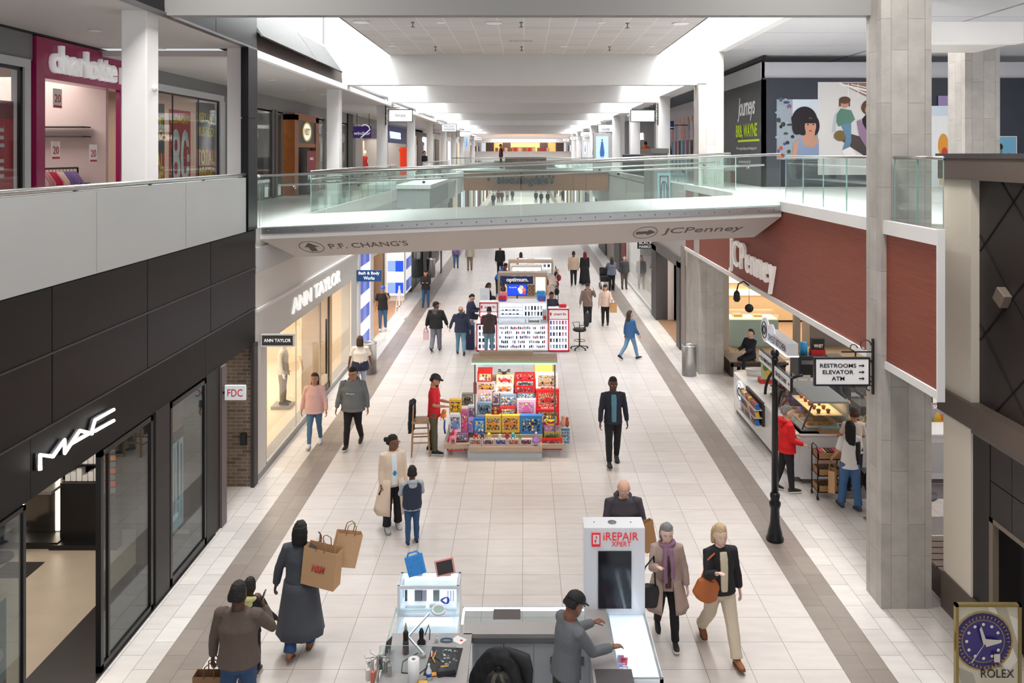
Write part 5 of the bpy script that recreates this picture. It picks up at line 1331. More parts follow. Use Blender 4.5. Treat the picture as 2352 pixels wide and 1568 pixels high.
 if top in('coat','robe'):
 # long skirt of the coat, an open or closed flared shell
  zt,zb=.56,hem;nn=26;op=.0 if(trim=='closed' or top=='robe')else .055
  rs=[]
  for t_ in range(7):
   f=t_/6;z=zt+(zb-zt)*f;rx,ry=(.097+.035*f*fl)*bk,(.075+.035*f*fl)*bk
   ringv=[]
   for q in range(nn):
    u=op+(1-2*op)*q/(nn-1)if op else q/nn
    a=-math.pi/2+2*math.pi*u
    w_=1+.05*f*math.sin(a*7+t_*.2)
    ringv.append(PV+Vector(((rx*h+puff)*w_*math.cos(a),(ry*h+puff)*w_*math.sin(a),z*h-hip)))
   rs.append(ringv)
  cb=MB().mat(tm);cb.rings(rs,cap=False,closed=not op)
  o=cb.build('coat_skirt',o_top);sd=o.modifiers.new('thick','SOLIDIFY');sd.thickness=.02;sd.offset=0
 if inner:
  MB().mat(M(inner,.8)).rings([[T(z,-(ry*h*1.04+puff)*(1.0+.02)+.02*math.sin(2*math.pi*q/10)*1.0,rx*h*math.cos(2*math.pi*q/10))for q in range(10)]for z,rx,ry in((hem+.03 if hem>.47 else .5,.03,.066*bk),(.6,.032,.064*bk),(.7,.034,.066*bk),(.78,.035,.058),(.825,.03,.045))]).build('shirt_front',root,remesh=.012)
 if scarf:
  MB().mat(M(scarf,.9)).tube([T(.84+.01*math.cos(a),.055*h*math.sin(a),.06*h*math.cos(a))for a in[2*math.pi*q/12 for q in range(13)]],.022*h,8).tube([T(.82,-.07*h,-.02*h),T(.7,-.115*h,-.03*h),T(.56,-.12*h,-.03*h)],[.02*h,.022*h,.024*h],8).tube([T(.82,-.07*h,.025*h),T(.7,-.115*h,.035*h),T(.6,-.12*h,.035*h)],[.02*h,.022*h,.024*h],8).build('scarf',root,remesh=.014,disp=.01,dscale=.04)
  # ---- lower garment
 bm_=M(botc,.85,bump=.25,bscale=150)
 pb=MB().mat(bm_)
 loose={'trousers':.010,'jeans':.008,'leggings':.003,'wide':.024,'joggers':.014}.get(bot,.01)*h/1.7
 pb.rings([[PV+Vector(((rx*h*bk+.008)*math.cos(2*math.pi*k/n),(ry*h*bk+.008)*math.sin(2*math.pi*k/n),z*h-hip))for k in range(n)]for z,rx,ry in((.455,.05,.05),(.475,.088,.068),(.51,.098,.074),(.55,.097,.072),(.585,.09,.068))])
 for s in(0,1):
  H_,K_,A_=J['h%d'%s],J['k%d'%s],J['a%d'%s]
  pb.tube([H_+Vector((0,0,.015*h)),H_.lerp(K_,.35),K_,K_.lerp(A_,.35),K_.lerp(A_,.75),K_.lerp(A_,.985)],[.054*h*bk**.5+loose*.5,.05*h*bk**.5+loose*.8,.036*h+loose,.036*h+loose,.028*h+loose*1.2,.027*h+loose*(1.6 if bot=='wide' else 1)],10)
 pb.build({'jeans':'jeans','leggings':'leggings'}.get(bot,'trousers'),root,remesh=.012 if near else .018,disp=.012,dscale=.1)
 # ---- shoes
 for s in(0,1):
  A_,p_=J['a%d'%s],J['p%d'%s];dr=A_-J['k%d'%s]
  m=Matrix.Translation(A_)@Matrix.Rotation(p_,4,'X')
  sb=MB(m).mat(M(shoec,.6))
  sb.rings([[Vector((w_*h*math.cos(2*math.pi*q/12),y_*h,zc*h+hz*h*math.sin(2*math.pi*q/12)))for q in range(12)]for y_,w_,zc,hz in((.045,.012,-.02,.014),(.038,.022,-.014,.026),(.0,.024,-.006,.036),(-.03,.025,-.016,.024),(-.07,.028,-.024,.017),(-.1,.022,-.028,.012),(-.113,.01,-.03,.007))])
  so=sb.build('shoe',root,remesh=.01 if near else .014)
  if det>=2:
   MB(m).mat(M((226,224,222)if sum(shoec)<250 and top not in('blazer',)else tuple(int(c*.8)for c in shoec),.6)).poly([Vector((w_*h,y_*h,-.045*h))for w_,y_ in((-.02,.045),(-.027,0),(-.025,-.04),(-.03,-.075),(-.02,-.108),(0,-.116),(.02,-.108),(.03,-.075),(.025,-.04),(.027,0),(.02,.045))],(0,0,.012*h)).build('sole',so)
 LOCAL[0]=False
 W=root.matrix_basis
 return root,{k:(W@v if isinstance(v,Vector)else v)for k,v in J.items()},W,T
def paper_bag(label,c,w_=.34,d_=.14,h_=.4,rz=0,col=(176,136,96),tilt=0,mark=None,handles=True,group=None,cat='bag',taper=0):
 """open topped bag; c = centre of the base"""
 m=Matrix.Translation(Vector(c))@Matrix.Rotation(rz,4,'Z')@Matrix.Rotation(tilt,4,'Y')
 t=thing('paper_bag',label,cat,c,group)
 b=MB(m).mat(M(col,.75,bump=.3,bscale=18));th=.006
 b.add([(-w_/2,-d_/2,0),(w_/2,-d_/2,0),(w_/2,d_/2,0),(-w_/2,d_/2,0),(-w_/2,-d_/2*.96,h_),(w_/2,-d_/2*.96,h_),(w_/2,d_/2*.96,h_),(-w_/2,d_/2*.96,h_),(-w_/2+th*3,0,h_*.5),(w_/2-th*3,0,h_*.5)],[(0,3,2,1),(0,1,5,4),(1,2,6,9,5),(2,3,7,6),(3,0,4,8,7)][:2]+[(2,3,7,6),(0,4,8),(4,7,8),(7,3,8),(3,0,8),(1,9,5),(5,9,6),(6,9,2),(2,9,1),(0,3,2,1)])
 o=b.build('bag_body',t);sdm=o.modifiers.new('thick','SOLIDIFY');sdm.thickness=.004
 if handles:
  for s in(-1,1):MB(m).mat(M(tuple(int(q*.8)for q in col),.7)).tube([(-.06,s*d_/2,h_-.02),(-.055,s*d_/2*.8,h_+.1),(.0,s*d_/2*.5,h_+.14),(.055,s*d_/2*.8,h_+.1),(.06,s*d_/2,h_-.02)],.007,6).build('handle',t)
 if mark:text('lettering',mark[0],m@Matrix.Translation((0,-d_/2-.005,h_*.5))@Matrix.Rotation(R(90),4,'X'),1,M(mark[1],.6),t,width=w_*.4,height=h_*.2,bold=.02,shear=.2)
 return t
def gp(px,py):g=G(px,py);return g.x,g.y
# the people in the mall, nearest first
def hd(face,x,y):return face
# brown jacket man, back view, lower left
p,J,W,T=person('person in a brown jacket holding a phone to the ear, lower left corner',(-3.28,9.35),1.80,176,skin='dark',hair='short',hairc=(26,20,18),top='jacket',topc=(96,82,74),bot='jeans',botc=(44,72,108),legs=((12,4),(-14,12)),arms=((34,.42,134,.75),(4,.30,8)),bulk=1.22,det=3,hem=.5,shoec=(60,50,44))
w_=J['w1'];paper_bag('brown paper bag hanging from the hand of the person in the brown jacket',(w_.x-.02,w_.y+.0,w_.z-.62),.38,.16,.42,rz=R(0),col=(140,104,72))
q=J['w0'];t=thing('phone','dark phone held to the ear of the person in the brown jacket','phone',q)
MB(Matrix.Translation(q+Vector((.0,.0,.09)))@Matrix.Rotation(.3,4,'Y')).mat(BLACK).box(-.006,.006,-.035,.035,-.075,.075).mat(M((150,150,156),.3)).box(.006,.008,-.035,.035,-.075,.075).build('phone_body',t,bevel=.004)
# child in black with yellow hood
p,J,W,T=person('child in black with a pale yellow hood walking away between two adults, lower left',(-3.52,10.45),1.24,178,skin='dark',hair='short',hairc=(24,18,16),top='hoodie',topc=(26,26,28),neckc=(206,204,140),bot='trousers',botc=(24,24,26),legs=((10,6),(-8,10)),arms=((4,.62,36),(4,.3,10)),det=3,shoec=(70,66,70))
# woman in long grey coat with bags
p,J,W,T=person('person in a long slate grey coat walking away with bags over the shoulder',(-3.02,11.0),1.74,184,sex='f',skin='dark',hair='bob',hairc=(18,16,16),top='coat',topc=(72,76,84),trim='closed',bot='wide',botc=(40,70,116),hem=.15,flare=1.45,legs=((8,4),(-8,14)),arms=((24,.14,112,.1),(4,.42,6)),det=3,bulk=1.1,shoec=(140,96,66))
b0=Vector((-2.72,10.86,.92))
t=paper_bag('large brown paper bag with red letters on the shoulder of the grey coat',b0+Vector((.0,-.0,.08)),.48,.2,.5,rz=R(-14),col=(198,158,118),tilt=R(6),mark=('H&M',(200,70,60)))
paper_bag('second brown paper bag behind the large one with red letters',b0+Vector((.26,.14,.26)),.34,.14,.44,rz=R(20),col=(206,166,126),tilt=R(14))
# woman in cream coat
p,J,W,T=person('person in a long cream coat looking back over the shoulder',(-2.36,14.62),1.66,22,sex='f',skin='brown',hair='bun',hairc=(22,18,18),top='coat',topc=(226,204,182),inner=(230,234,236),bot='wide',botc=(36,36,40),hem=.20,flare=1.8,legs=((4,2,.05),(-4,2,.05)),arms=((0,.12,14),(4,.14,10)),head=(52,4),det=3,bulk=1.12,shoec=(206,208,212),glasses=True)
q=J['w0'];t=thing('phone','black phone in the lowered hand of the person in the cream coat','phone',q)
MB(Matrix.Translation(q+Vector((.01,-.03,-.1)))@Matrix.Rotation(.5,4,'Y')).mat(BLACK).box(-.035,.035,-.005,.005,-.07,.07).build('phone_body',t,bevel=.004)
t=thing('crossbody_bag','small blue drink pouch on a black strap worn by the person in the cream coat','bag',T(.62,-.16))
m_=W
MB(m_).mat(BLACK).tube([T(.83,-.05,.05),T(.75,-.125,.03),T(.66,-.14,.0)],.012,6,flat=.4).build('strap',t)
MB(m_).mat(M((50,150,200),.3)).ball(T(.635,-.15,.0),(.045,.03,.08),10).build('pouch',t)
paper_bag('small tan paper bag beside the cream coat, behind the boy',(-2.12,14.74,.38),.2,.1,.24,rz=R(20),col=(190,158,124))
# boy in navy vest
p,J,W,T=person('child in a navy padded vest, grey hood and jeans beside the cream coat',(-1.93,14.05),1.30,196,skin='brown',hair='short',hairc=(30,22,20),top='hoodie',topc=(176,182,188),bot='jeans',botc=(50,82,120),legs=((2,2,.03),(-3,2,.03)),arms=((22,.2,60,.3),(22,.2,60,.3)),head=(-8,0),det=3,shoec=(36,42,60),bulk=1.12)
vr=[(.46,.1,.08),(.52,.112,.088),(.60,.108,.086),(.68,.108,.086),(.75,.112,.084),(.80,.1,.07),(.82,.08,.055)]
MB().mat(M((30,44,68),.6,bump=.4,bscale=30)).rings([[W@T(z,(ry*1.3+.024)*math.sin(2*math.pi*k/18),(rx*1.3+.024+.004*(i%2))*math.cos(2*math.pi*k/18))for k in range(18)]for i,(z,rx,ry)in enumerate(vr)]).build('vest',p,remesh=.014,disp=.012,dscale=.06)
# pink sweater woman
person('person in a pale pink sweatshirt and blue jeans walking towards the camera on the left',(-4.83,18.75),1.66,4,sex='f',skin='tan',hair='long',hairc=(60,40,32),top='sweater',topc=(226,184,178),bot='leggings',botc=(86,124,156),legs=((14,6),(-10,16)),arms=((-8,.3,12),(10,.3,14)),det=2,bulk=1.22,shoec=(214,214,216))
# grey hoodie man
p,J,W,T=person('person in a grey printed hoodie and black trousers on the dark tile band',(-3.93,18.7),1.84,-4,skin='tan',hair='short',hairc=(20,18,20),top='hoodie',topc=(116,120,122),bot='trousers',botc=(28,26,28),legs=((16,4),(-12,22)),arms=((6,.26,16),(-6,.26,16)),det=2,bulk=1.42,glasses=True,shoec=(30,30,32),head=(0,14))
text('print','Motorsport',W@Matrix.Translation(T(.70,-.213))@Matrix.Rotation(R(90),4,'X'),1,M((226,228,230),.6),p,width=.2,height=.06,bold=.01)
# white top woman, back view
p,J,W,T=person('person in a loose white top with a navy jacket tied at the waist',(-4.55,22.6),1.66,186,sex='f',skin='brown',hair='bob',hairc=(70,48,38),top='tee',topc=(236,228,218),bot='trousers',botc=(170,180,200),legs=((12,4),(-10,14)),arms=((8,.3,16),(-6,.36,16)),sleeve=.5,det=2,bulk=1.3,shoec=(220,214,216))
MB().mat(M((36,38,66),.8)).rings([[W@T(z,(ry+.03)*math.sin(2*math.pi*k/18),(rx+.03)*math.cos(2*math.pi*k/18))for k in range(18)]for z,rx,ry in((.44,.2,.16),(.5,.22,.17),(.57,.19,.14),(.6,.18,.135))]).build('tied_jacket',p,remesh=.018,disp=.02,dscale=.08)
# cap man by gingham shop
person('person in a black shirt and blue cap outside the checked shop',(-5.38,31.0),1.70,6,skin='tan',hair='short',top='shirt',topc=(34,32,34),bot='jeans',botc=(70,104,140),legs=((6,2),(-6,6)),arms=((4,.2,12),(56,.2,112,.5)),sleeve=.5,det=1,cap=('cap',(50,84,170)),bulk=1.1,shoec=(206,206,206),head=(0,16))
# woman with phone
person('person in a black jacket and jeans looking at a phone on the dark tile band',(-4.32,35.8),1.62,2,sex='f',skin='tan',hair='long',hairc=(28,24,24),top='jacket',topc=(28,28,30),bot='jeans',botc=(40,80,116),legs=((2,0,.06),(-2,0,.06)),arms=((22,.1,84,.4),(22,.1,84,.4)),head=(0,24),bulk=1.1)
# black cap hooded
p,J,W,T=person('person in a black padded jacket, grey trousers and black cap walking away',(-3.0,27.8),1.68,172,skin='brown',hair='short',top='puffer',topc=(34,34,36),neckc=(90,90,92),bot='wide',botc=(120,122,132),legs=((10,4),(-12,18)),arms=((10,.4,14),(-6,.34,10)),cap=('cap',(20,20,22)),bulk=1.25,shoec=(60,62,66),head=(-55,0))
q=J['w1'];paper_bag('small pink printed bag in the hand of the person with the black cap',(q.x-.02,q.y,q.z-.46),.18,.1,.28,col=(226,190,196))
# navy hoodie
person('person in a navy hoodie and pale jeans walking away left of the phone kiosk',(-2.12,27.3),1.66,188,skin='light',hair='bald',hairc=(120,104,96),top='hoodie',topc=(44,52,76),bot='jeans',botc=(104,142,164),legs=((-12,26),(14,4)),arms=((-6,.3,12),(12,.42,14)),bulk=1.2,shoec=(40,36,36))
# maroon hoodie at kiosk
person('person in a dark maroon hoodie standing at the phone kiosk, back turned',(-1.16,27.15),1.62,186,skin='tan',hair='short',hairc=(26,24,28),top='hoodie',topc=(66,50,52),bot='jeans',botc=(104,142,158),legs=((3,0,.04),(-3,0,.04)),arms=((26,.16,66,.3),(26,.16,66,.3)),bulk=1.2,shoec=(70,96,120),head=(-10,12))
# seated man
person('seated person in a navy jacket at the left of the phone kiosk',(-1.98,30.2),1.70,78,skin='light',hair='short',hairc=(24,22,22),top='jacket',topc=(42,46,78),bot='trousers',botc=(26,26,28),legs=((84,80),(84,80)),arms=((26,.1,66,.3),(26,.1,66,.3)),seat=.62,bulk=1.15,head=(0,30),glasses=True)
# curly haired person behind kiosk
person('person in a black coat with curly hair behind the left end of the phone kiosk',(-1.42,32.3),1.62,100,sex='f',skin='brown',hair='long',hairc=(40,30,28),top='coat',topc=(34,32,34),trim='closed',hem=.3,bot='trousers',arms=((20,.1,60,.3),(20,.1,60,.3)),bulk=1.1,head=(0,18))
# blue jacket bending
person('person in a bright blue jacket bending over the far white showcase',(-1.2,38.2),1.70,120,skin='brown',hair='short',hairc=(24,20,22),top='puffer',topc=(20,110,200),bot='trousers',botc=(24,24,28),lean=38,arms=((30,.1,30),(30,.1,30)),bulk=1.15,hem=.42)
person('partly hidden person in black beyond the bright blue jacket',(-1.3,44.5),1.75,185,top='jacket',topc=(28,28,32),bot='trousers',botc=(26,26,28))
person('partly hidden person in pink and red at the far white showcase',(-.15,42.5),1.6,180,sex='f',hair='long',hairc=(60,44,34),top='sweater',topc=(220,150,156),bot='trousers',botc=(150,30,40))
# staff of kiosk
person('worker in a navy polo shirt behind the right end of the phone kiosk',(1.02,30.2),1.62,14,skin='brown',hair='short',hairc=(26,22,22),top='tee',topc=(44,50,66),bot='trousers',arms=((20,.3,80,.5),(0,.4,60,.4)),sleeve=.5,head=(10,20),bulk=1.1)
person('person in a pale pink top and red head covering behind the phone kiosk',(.93,33.4),1.62,180,sex='f',skin='light',hair='bob',hairc=(120,30,36),top='sweater',topc=(216,184,172),bot='trousers',botc=(150,140,136),bulk=1.1)
# red polo man at toy kiosk
p,J,W,T=person('person in a red polo shirt and black cap standing sideways beside the toy kiosk',(-2.02,18.3),1.76,84,skin='tan',hair='short',hairc=(24,20,20),top='tee',topc=(196,22,36),bot='trousers',botc=(86,84,66),legs=((4,2),(-6,4)),arms=((8,.1,80,.1),(12,.1,70,.2)),sleeve=.5,cap=('cap',(40,40,42)),head=(0,18),det=2,beard=(36,28,26),shoec=(26,26,30))
# suit man
p,J,W,T=person('person in a dark navy suit jacket and teal shirt right of the toy kiosk',(1.94,17.65),1.86,2,skin='dark',hair='short',hairc=(20,18,18),top='blazer',topc=(34,36,50),inner=(84,132,146),bot='trousers',botc=(24,24,28),legs=((12,2),(-8,14)),arms=((4,.2,12),(-4,.22,14)),det=2,hem=.48,shoec=(40,36,40),head=(0,4))
# bald man behind tower
person('person in a dark padded jacket behind the white repair tower',(1.53,12.45),1.76,2,skin='light',hair='bald',hairc=(190,180,172),top='puffer',topc=(66,60,68),bot='trousers',botc=(60,60,66),arms=((16,.22,78,.62),(18,.22,82,.62)),det=3,bulk=1.25,head=(0,22))
paper_bag('tan cardboard panel seen behind the right edge of the white repair tower',(1.86,11.9,.95),.2,.08,.44,rz=R(30),col=(196,150,104),tilt=R(-12),handles=False,cat='bag')
# scarf woman
p,J,W,T=person('grey haired person in an open taupe coat with a mauve scarf',(1.98,11.25),1.62,-2,sex='f',skin='pale',hair='bob',hairc=(130,128,128),top='coat',topc=(172,150,140),inner=(84,56,50),scarf=(140,106,128),bot='trousers',botc=(24,22,26),hem=.3,flare=1.5,legs=((-12,20),(14,4)),arms=((30,.2,90,.3),(4,.26,14)),det=3,bulk=1.1,shoec=(26,24,26),head=(0,12))
t=thing('handbag','black slouchy handbag carried by the grey haired person','bag',(1.75,11.15,.7))
MB().mat(M((28,28,32),.5)).rings([[Vector((1.7+rx*math.cos(q*math.pi/6),11.12+.07*math.sin(q*math.pi/6),z))for q in range(12)]for z,rx in((.56,.17),(.6,.2),(.76,.18),(.84,.14))]).build('bag_body',t,remesh=.014)
MB().mat(M((28,28,32),.5)).tube([(1.58,11.12,.82),(1.66,11.1,1.1),(1.78,11.12,1.24),(1.8,11.12,.84)],.012,6).build('strap',t)
# black jacket beige trousers
p,J,W,T=person('blond person in a black jacket and cream trousers striding forward',(2.66,11.0),1.76,8,sex='f',skin='pale',hair='bob',hairc=(196,170,130),top='jacket',topc=(32,30,34),inner=(206,194,168),bot='wide',botc=(206,192,170),hem=.5,legs=((-20,22),(24,2)),arms=((36,.24,86,.3),(-10,.26,18)),det=3,shoec=(140,88,48),head=(0,6),bulk=1.02)
t=thing('shoulder_bag','rust orange shoulder bag carried by the blond person','bag',(2.45,10.85,.95))
MB(Matrix.Translation((2.44,10.83,.95))@Matrix.Rotation(.35,4,'Y')).mat(M((176,96,44),.5)).rings([[Vector((rx*math.cos(q*math.pi/6),.08*math.sin(q*math.pi/6),z))for q in range(12)]for z,rx in((-.16,.1),(-.1,.18),(.08,.16),(.14,.1))]).build('bag_body',t,remesh=.014)
MB().mat(M((176,96,44),.5)).tube([(2.36,10.83,1.06),(2.46,10.86,1.32),(2.56,10.88,1.40)],.014,6).build('strap',t)
# blue walker
person('person in a blue denim jacket and jeans right of the office chair',(3.5,26.7),1.62,120,sex='f',skin='light',hair='long',hairc=(60,46,40),top='jacket',topc=(54,98,146),bot='jeans',botc=(110,146,176),legs=((20,6),(-18,20)),arms=((14,.12,20),(-12,.12,10)),det=1)
# pair with pink strap
p,J,W,T=person('person in a taupe hoodie and black cap with a pink bag strap',(2.5,31.8),1.66,-6,skin='tan',hair='short',top='hoodie',topc=(126,108,102),bot='trousers',botc=(28,26,28),legs=((8,2),(-8,12)),arms=((6,.26,14),(60,.4,110,.4)),cap=('cap',(30,30,32)),bulk=1.1,shoec=(210,210,212))
MB(W).mat(M((226,150,130),.6)).tube([T(.83,-.03,-.07),T(.74,-.135,-.01),T(.6,-.15,.13)],.018,6,flat=.4).build('bag_strap',p)
p,J,W,T=person('person in a pale pink hoodie and patterned cap with a tan tote bag',(3.2,31.9),1.60,-8,sex='f',skin='light',hair='long',hairc=(50,38,34),top='hoodie',topc=(222,196,180),bot='trousers',botc=(26,24,26),legs=((6,2),(-8,10)),arms=((4,.22,10),(20,.3,80,.2)),cap=('cap',(40,40,44)),bulk=1.1)
q=J['e1'];paper_bag('tan tote bag on the arm of the person in the pale pink hoodie',(q.x+.08,q.y-.04,q.z-.5),.26,.12,.36,col=(196,150,100))
# far pair
person('person in a sand coloured jacket walking away, far right of the kiosks',(2.55,41.6),1.74,180,skin='brown',hair='short',top='jacket',topc=(196,172,150),bot='trousers',botc=(36,32,34),legs=((6,2),(-8,8)),bulk=1.15)
person('person in a long black robe with a red head scarf, far right of the kiosks',(3.15,42.0),1.68,186,sex='f',hair='long',hairc=(120,26,34),top='robe',topc=(24,22,26),hem=.04,bot='trousers',bulk=1.1,flare=1.2)
# stroller pair
person('person in a blue grey sweatshirt pushing a stroller, far right',(4.35,40.2),1.64,184,sex='f',hair='long',hairc=(50,36,32),top='sweater',topc=(104,108,124),bot='trousers',botc=(26,26,30),arms=((40,.2,40),(40,.2,40)),bulk=1.3)
t=thing('stroller','dark stroller pushed by the person in the blue grey sweatshirt','stroller',(4.1,40.9,0))
MB().mat(BLACK).box(3.85,4.35,40.7,41.3,.35,.6).box(3.85,4.35,41.2,41.3,.5,1.0).build('seat',t)
for sx in(3.85,4.4):
 for y in(40.5,41.3):MB().mat(BLACK).cyl((sx-.02,y,.12),(sx+.02,y,.12),.12).build('wheel',t)
MB().mat(BLACK).bar((3.87,40.5,.12),(3.87,41.3,.5),.03).bar((4.38,40.5,.12),(4.38,41.3,.5),.03).bar((3.87,41.2,.6),(3.87,40.4,1.05),.03).bar((4.38,41.2,.6),(4.38,40.4,1.05),.03).bar((3.87,40.4,1.05),(4.38,40.4,1.05),.03).build('frame',t)
person('person in a dark grey jacket by the far right shop window',(5.02,40.6),1.66,6,sex='f',skin='light',hair='long',hairc=(60,44,40),top='jacket',topc=(70,70,76),bot='trousers',botc=(96,90,88),legs=((4,0,.05),(-4,0,.05)),bulk=1.1)
person('person in blue jeans and a purple top just under the bridge, left',(-4.0,48.0),1.7,5,sex='f',top='sweater',topc=(150,120,176),bot='jeans',botc=(92,126,168),legs=((6,2),(-6,6)))
person('person with a pale backpack and beige trousers walking away, far left',(-3.12,47.0),1.7,182,top='jacket',topc=(214,206,188),bot='trousers',botc=(150,132,112),legs=((4,2),(-6,6)))
# cafe people
p,J,W,T=person('grey haired person in a bright red hoodie standing behind the black lamp post',(5.26,16.25),1.68,92,skin='light',hair='short',hairc=(110,106,104),top='hoodie',topc=(206,16,22),bot='trousers',botc=(26,26,30),legs=((6,2),(-10,8)),arms=((8,.1,60,.2),(10,.14,60,.2)),det=2,bulk=1.2,shoec=(28,28,30),head=(0,6))
p,J,W,T=person('person with long black hair and loose jeans at the cafe counter',(6.2,15.45),1.64,184,sex='f',skin='tan',hair='long',hairc=(22,18,20),top='tee',topc=(228,224,220),bot='wide',botc=(70,108,150),legs=((-6,4,.06),(8,2,.06)),arms=((10,.2,30),(12,.2,30)),sleeve=.5,det=2,bulk=1.0,shoec=(70,84,104),head=(-18,4))
MB(W).mat(M((30,28,30),.8)).rings([[T(z,.02+.105*math.sin(q*math.pi/8),-.1+.085*math.cos(q*math.pi/8))for q in range(16)]for z in(.52,.6,.7,.78)]).build('back_panel',p,remesh=.016)
q=J['w1'];paper_bag('brown paper bag in the hand of the long haired person at the cafe',(q.x-.02,q.y-.05,q.z-.62),.22,.12,.42,col=(196,156,110),rz=R(60))
person('person with a curly bun in front of the cafe counter',(6.6,16.25),1.66,172,sex='f',skin='tan',hair='bun',hairc=(70,46,34),top='tee',topc=(228,214,200),bot='trousers',botc=(30,34,50),sleeve=.5,arms=((20,.2,50),(20,.2,50)),det=2)
person('cafe worker in a dark grey top bent behind the hanging restrooms sign',(7.6,19.4),1.7,20,top='tee',topc=(70,70,74),bot='trousers',botc=(40,40,44),arms=((30,.2,40),(30,.2,40)),lean=10)
person('seated person in dark clothes at the end of the slatted bench',(6.95,24.9),1.66,-60,skin='light',top='jacket',topc=(30,32,44),bot='trousers',botc=(26,28,40),legs=((80,78),(80,78)),arms=((30,.1,50,.3),(30,.1,50,.3)),seat=.46)
# repair kiosk worker
p,J,W,T=person('repair kiosk worker in a grey sweatshirt and black cap leaning on the counter',(.47,9.12),1.78,118,skin='brown',hair='short',hairc=(24,20,20),top='hoodie',trim='nohood',topc=(106,110,114),bot='trousers',botc=(64,64,60),legs=((4,2),(-4,4)),arms=((34,.04,52,.0),(44,.1,44,.0)),lean=6,cap=('cap',(24,24,26)),head=(0,26),det=3,bulk=1.0,hem=.5)
# upper gallery
person('person in a black top on the upper left gallery, by the far glass balustrade',(-6.1,50),1.7,60,top='jacket',topc=(26,26,30),zground=ZL)
person('person with a black and orange backpack on the upper right gallery',(6.9,46),1.75,170,top='puffer',topc=(220,96,30),zground=ZR)
person('person in a dark sweatshirt with back turned on the upper right gallery',(7.0,40),1.75,175,hair='short',top='sweater',topc=(44,46,50),zground=ZR)
person('person in dark red walking on the distant bridge',(-1.6,57),1.7,90,top='jacket',topc=(90,40,46),zground=5.74)
person('person with long dark hair leaning on the far right gallery rail',(4.7,53),1.65,30,sex='f',hair='long',top='jacket',topc=(30,30,34),zground=5.74)
# distant crowd seen through the glass under the wood faced bridge
proto=None
for i,(px,py,col)in enumerate(((1133,474,(60,56,60)),(1145,466,(90,40,60)),(1153,466,(110,50,70)),(1165,462,(150,150,156)),(1177,462,(50,52,56)),(1231,467,(44,44,50)),(1243,470,(40,44,48)),(1258,470,(36,36,40)),(1275,455,(150,120,90)),(1292,462,(50,50,56)))):
 x,y=gp(px,py)
 person('distant person in %s seen through the bridge glass, number %s from the left'%(('grey','dark red','plum','pale grey','charcoal','black','dark green','black','tan','dark grey')[i],('one','two','three','four','five','six','seven','eight','nine','ten')[i]),(x,y),1.7,(170 if i%2 else 5),top='jacket',topc=col,bot='trousers',botc=(50,50,60),legs=((8,2),(-8,8)),det=0)
 # lamp post with direction blades
lx,ly=4.39,14.2
t=thing('lamp_post','tall black cast iron post with two white direction blades, right of the walkway','lamp post',(lx,ly,0))
IRN=M((26,27,30),.32,metal=.4)
MB().mat(IRN).lathe([(.15,0),(.15,.05),(.13,.08),(.12,.16),(.085,.3),(.075,.55),(.095,.6),(.1,.66),(.07,.70),(.085,.76),(.085,.80),(.06,.84)],(lx,ly,0),20).build('base',t)
MB().mat(IRN).lathe([(.06,.84),(.048,3.1),(.05,3.12),(.066,3.15),(.05,3.19)],(lx,ly,0),16).build('pole',t)
MB().mat(IRN).ball((lx,ly,3.26),.075,14).cyl((lx,ly,3.15),(lx,ly,3.22),.04).build('finial',t)
for nm,y0,y1,s,z in(('BLOOMINGDALE\'S',ly+.06,ly+.86,-1,3.02),('CENTER COURT',ly-.06,ly-.92,1,2.96)):
 MB().mat(BLACK).box(lx-.03,lx+.01,y0,y1,z-.12,z+.12).build('blade_frame',t)
 bl=MB().mat(M((232,232,230),.5)).box(lx-.036,lx-.03,y0+(.02 if y1>y0 else-.02),y1-(.02 if y1>y0 else-.02),z-.1,z+.1).build('blade',t)
 c=(y0+y1)/2
 text('lettering',nm,faceR((lx-.037,c+(.06 if y1<y0 else-.06),z)),1,BLACK,t,ext=.003,width=.62,height=.075,bold=.01)
 ya=y1+(-.07 if y1>y0 else .07);sg=1 if y1>y0 else-1
 MB().mat(BLACK).poly([(lx-.038,ya+sg*.04,z),(lx-.038,ya,z+.03),(lx-.038,ya,z+.012),(lx-.038,ya-sg*.04,z+.012),(lx-.038,ya-sg*.04,z-.012),(lx-.038,ya,z-.012),(lx-.038,ya,z-.03)],(.002,0,0)).build('arrow_mark',t)
MB().mat(IRN).tube([(lx,ly-.05,2.75),(lx,ly-.35,2.72),(lx,ly-.6,2.84)],.012,6).build('scroll',t)
# restrooms sign
blade_sign('white hanging sign pointing to restrooms, elevator and ATM, fixed to the tall stone column',1872,1994,823,882,12.3,M((238,238,238),.5,emit=.08),[('RESTROOMS',.42,.74,.68,.155),('ELEVATOR',.42,.49,.58,.155),('ATM',.42,.24,.24,.155)],BLACK,side=1,frame=BLACK,x_wall=5.29,wb=.012)
t=[o for o in bpy.data.objects if o.name.startswith('blade_sign')][-1]
a,c=P(1872,823,12.3),P(1994,882,12.3);ww,hh=c.x-a.x,a.z-c.z
for fz in(.74,.49,.24):
 x,z=a.x+ww*.86,c.z+hh*fz
 MB().mat(BLACK).poly([(x+.045,12.27,z),(x+.015,12.27,z+.025),(x+.015,12.27,z+.008),(x-.04,12.27,z+.008),(x-.04,12.27,z-.008),(x+.015,12.27,z-.008),(x+.015,12.27,z-.025)],(0,-.004,0)).build('arrow_mark',t)
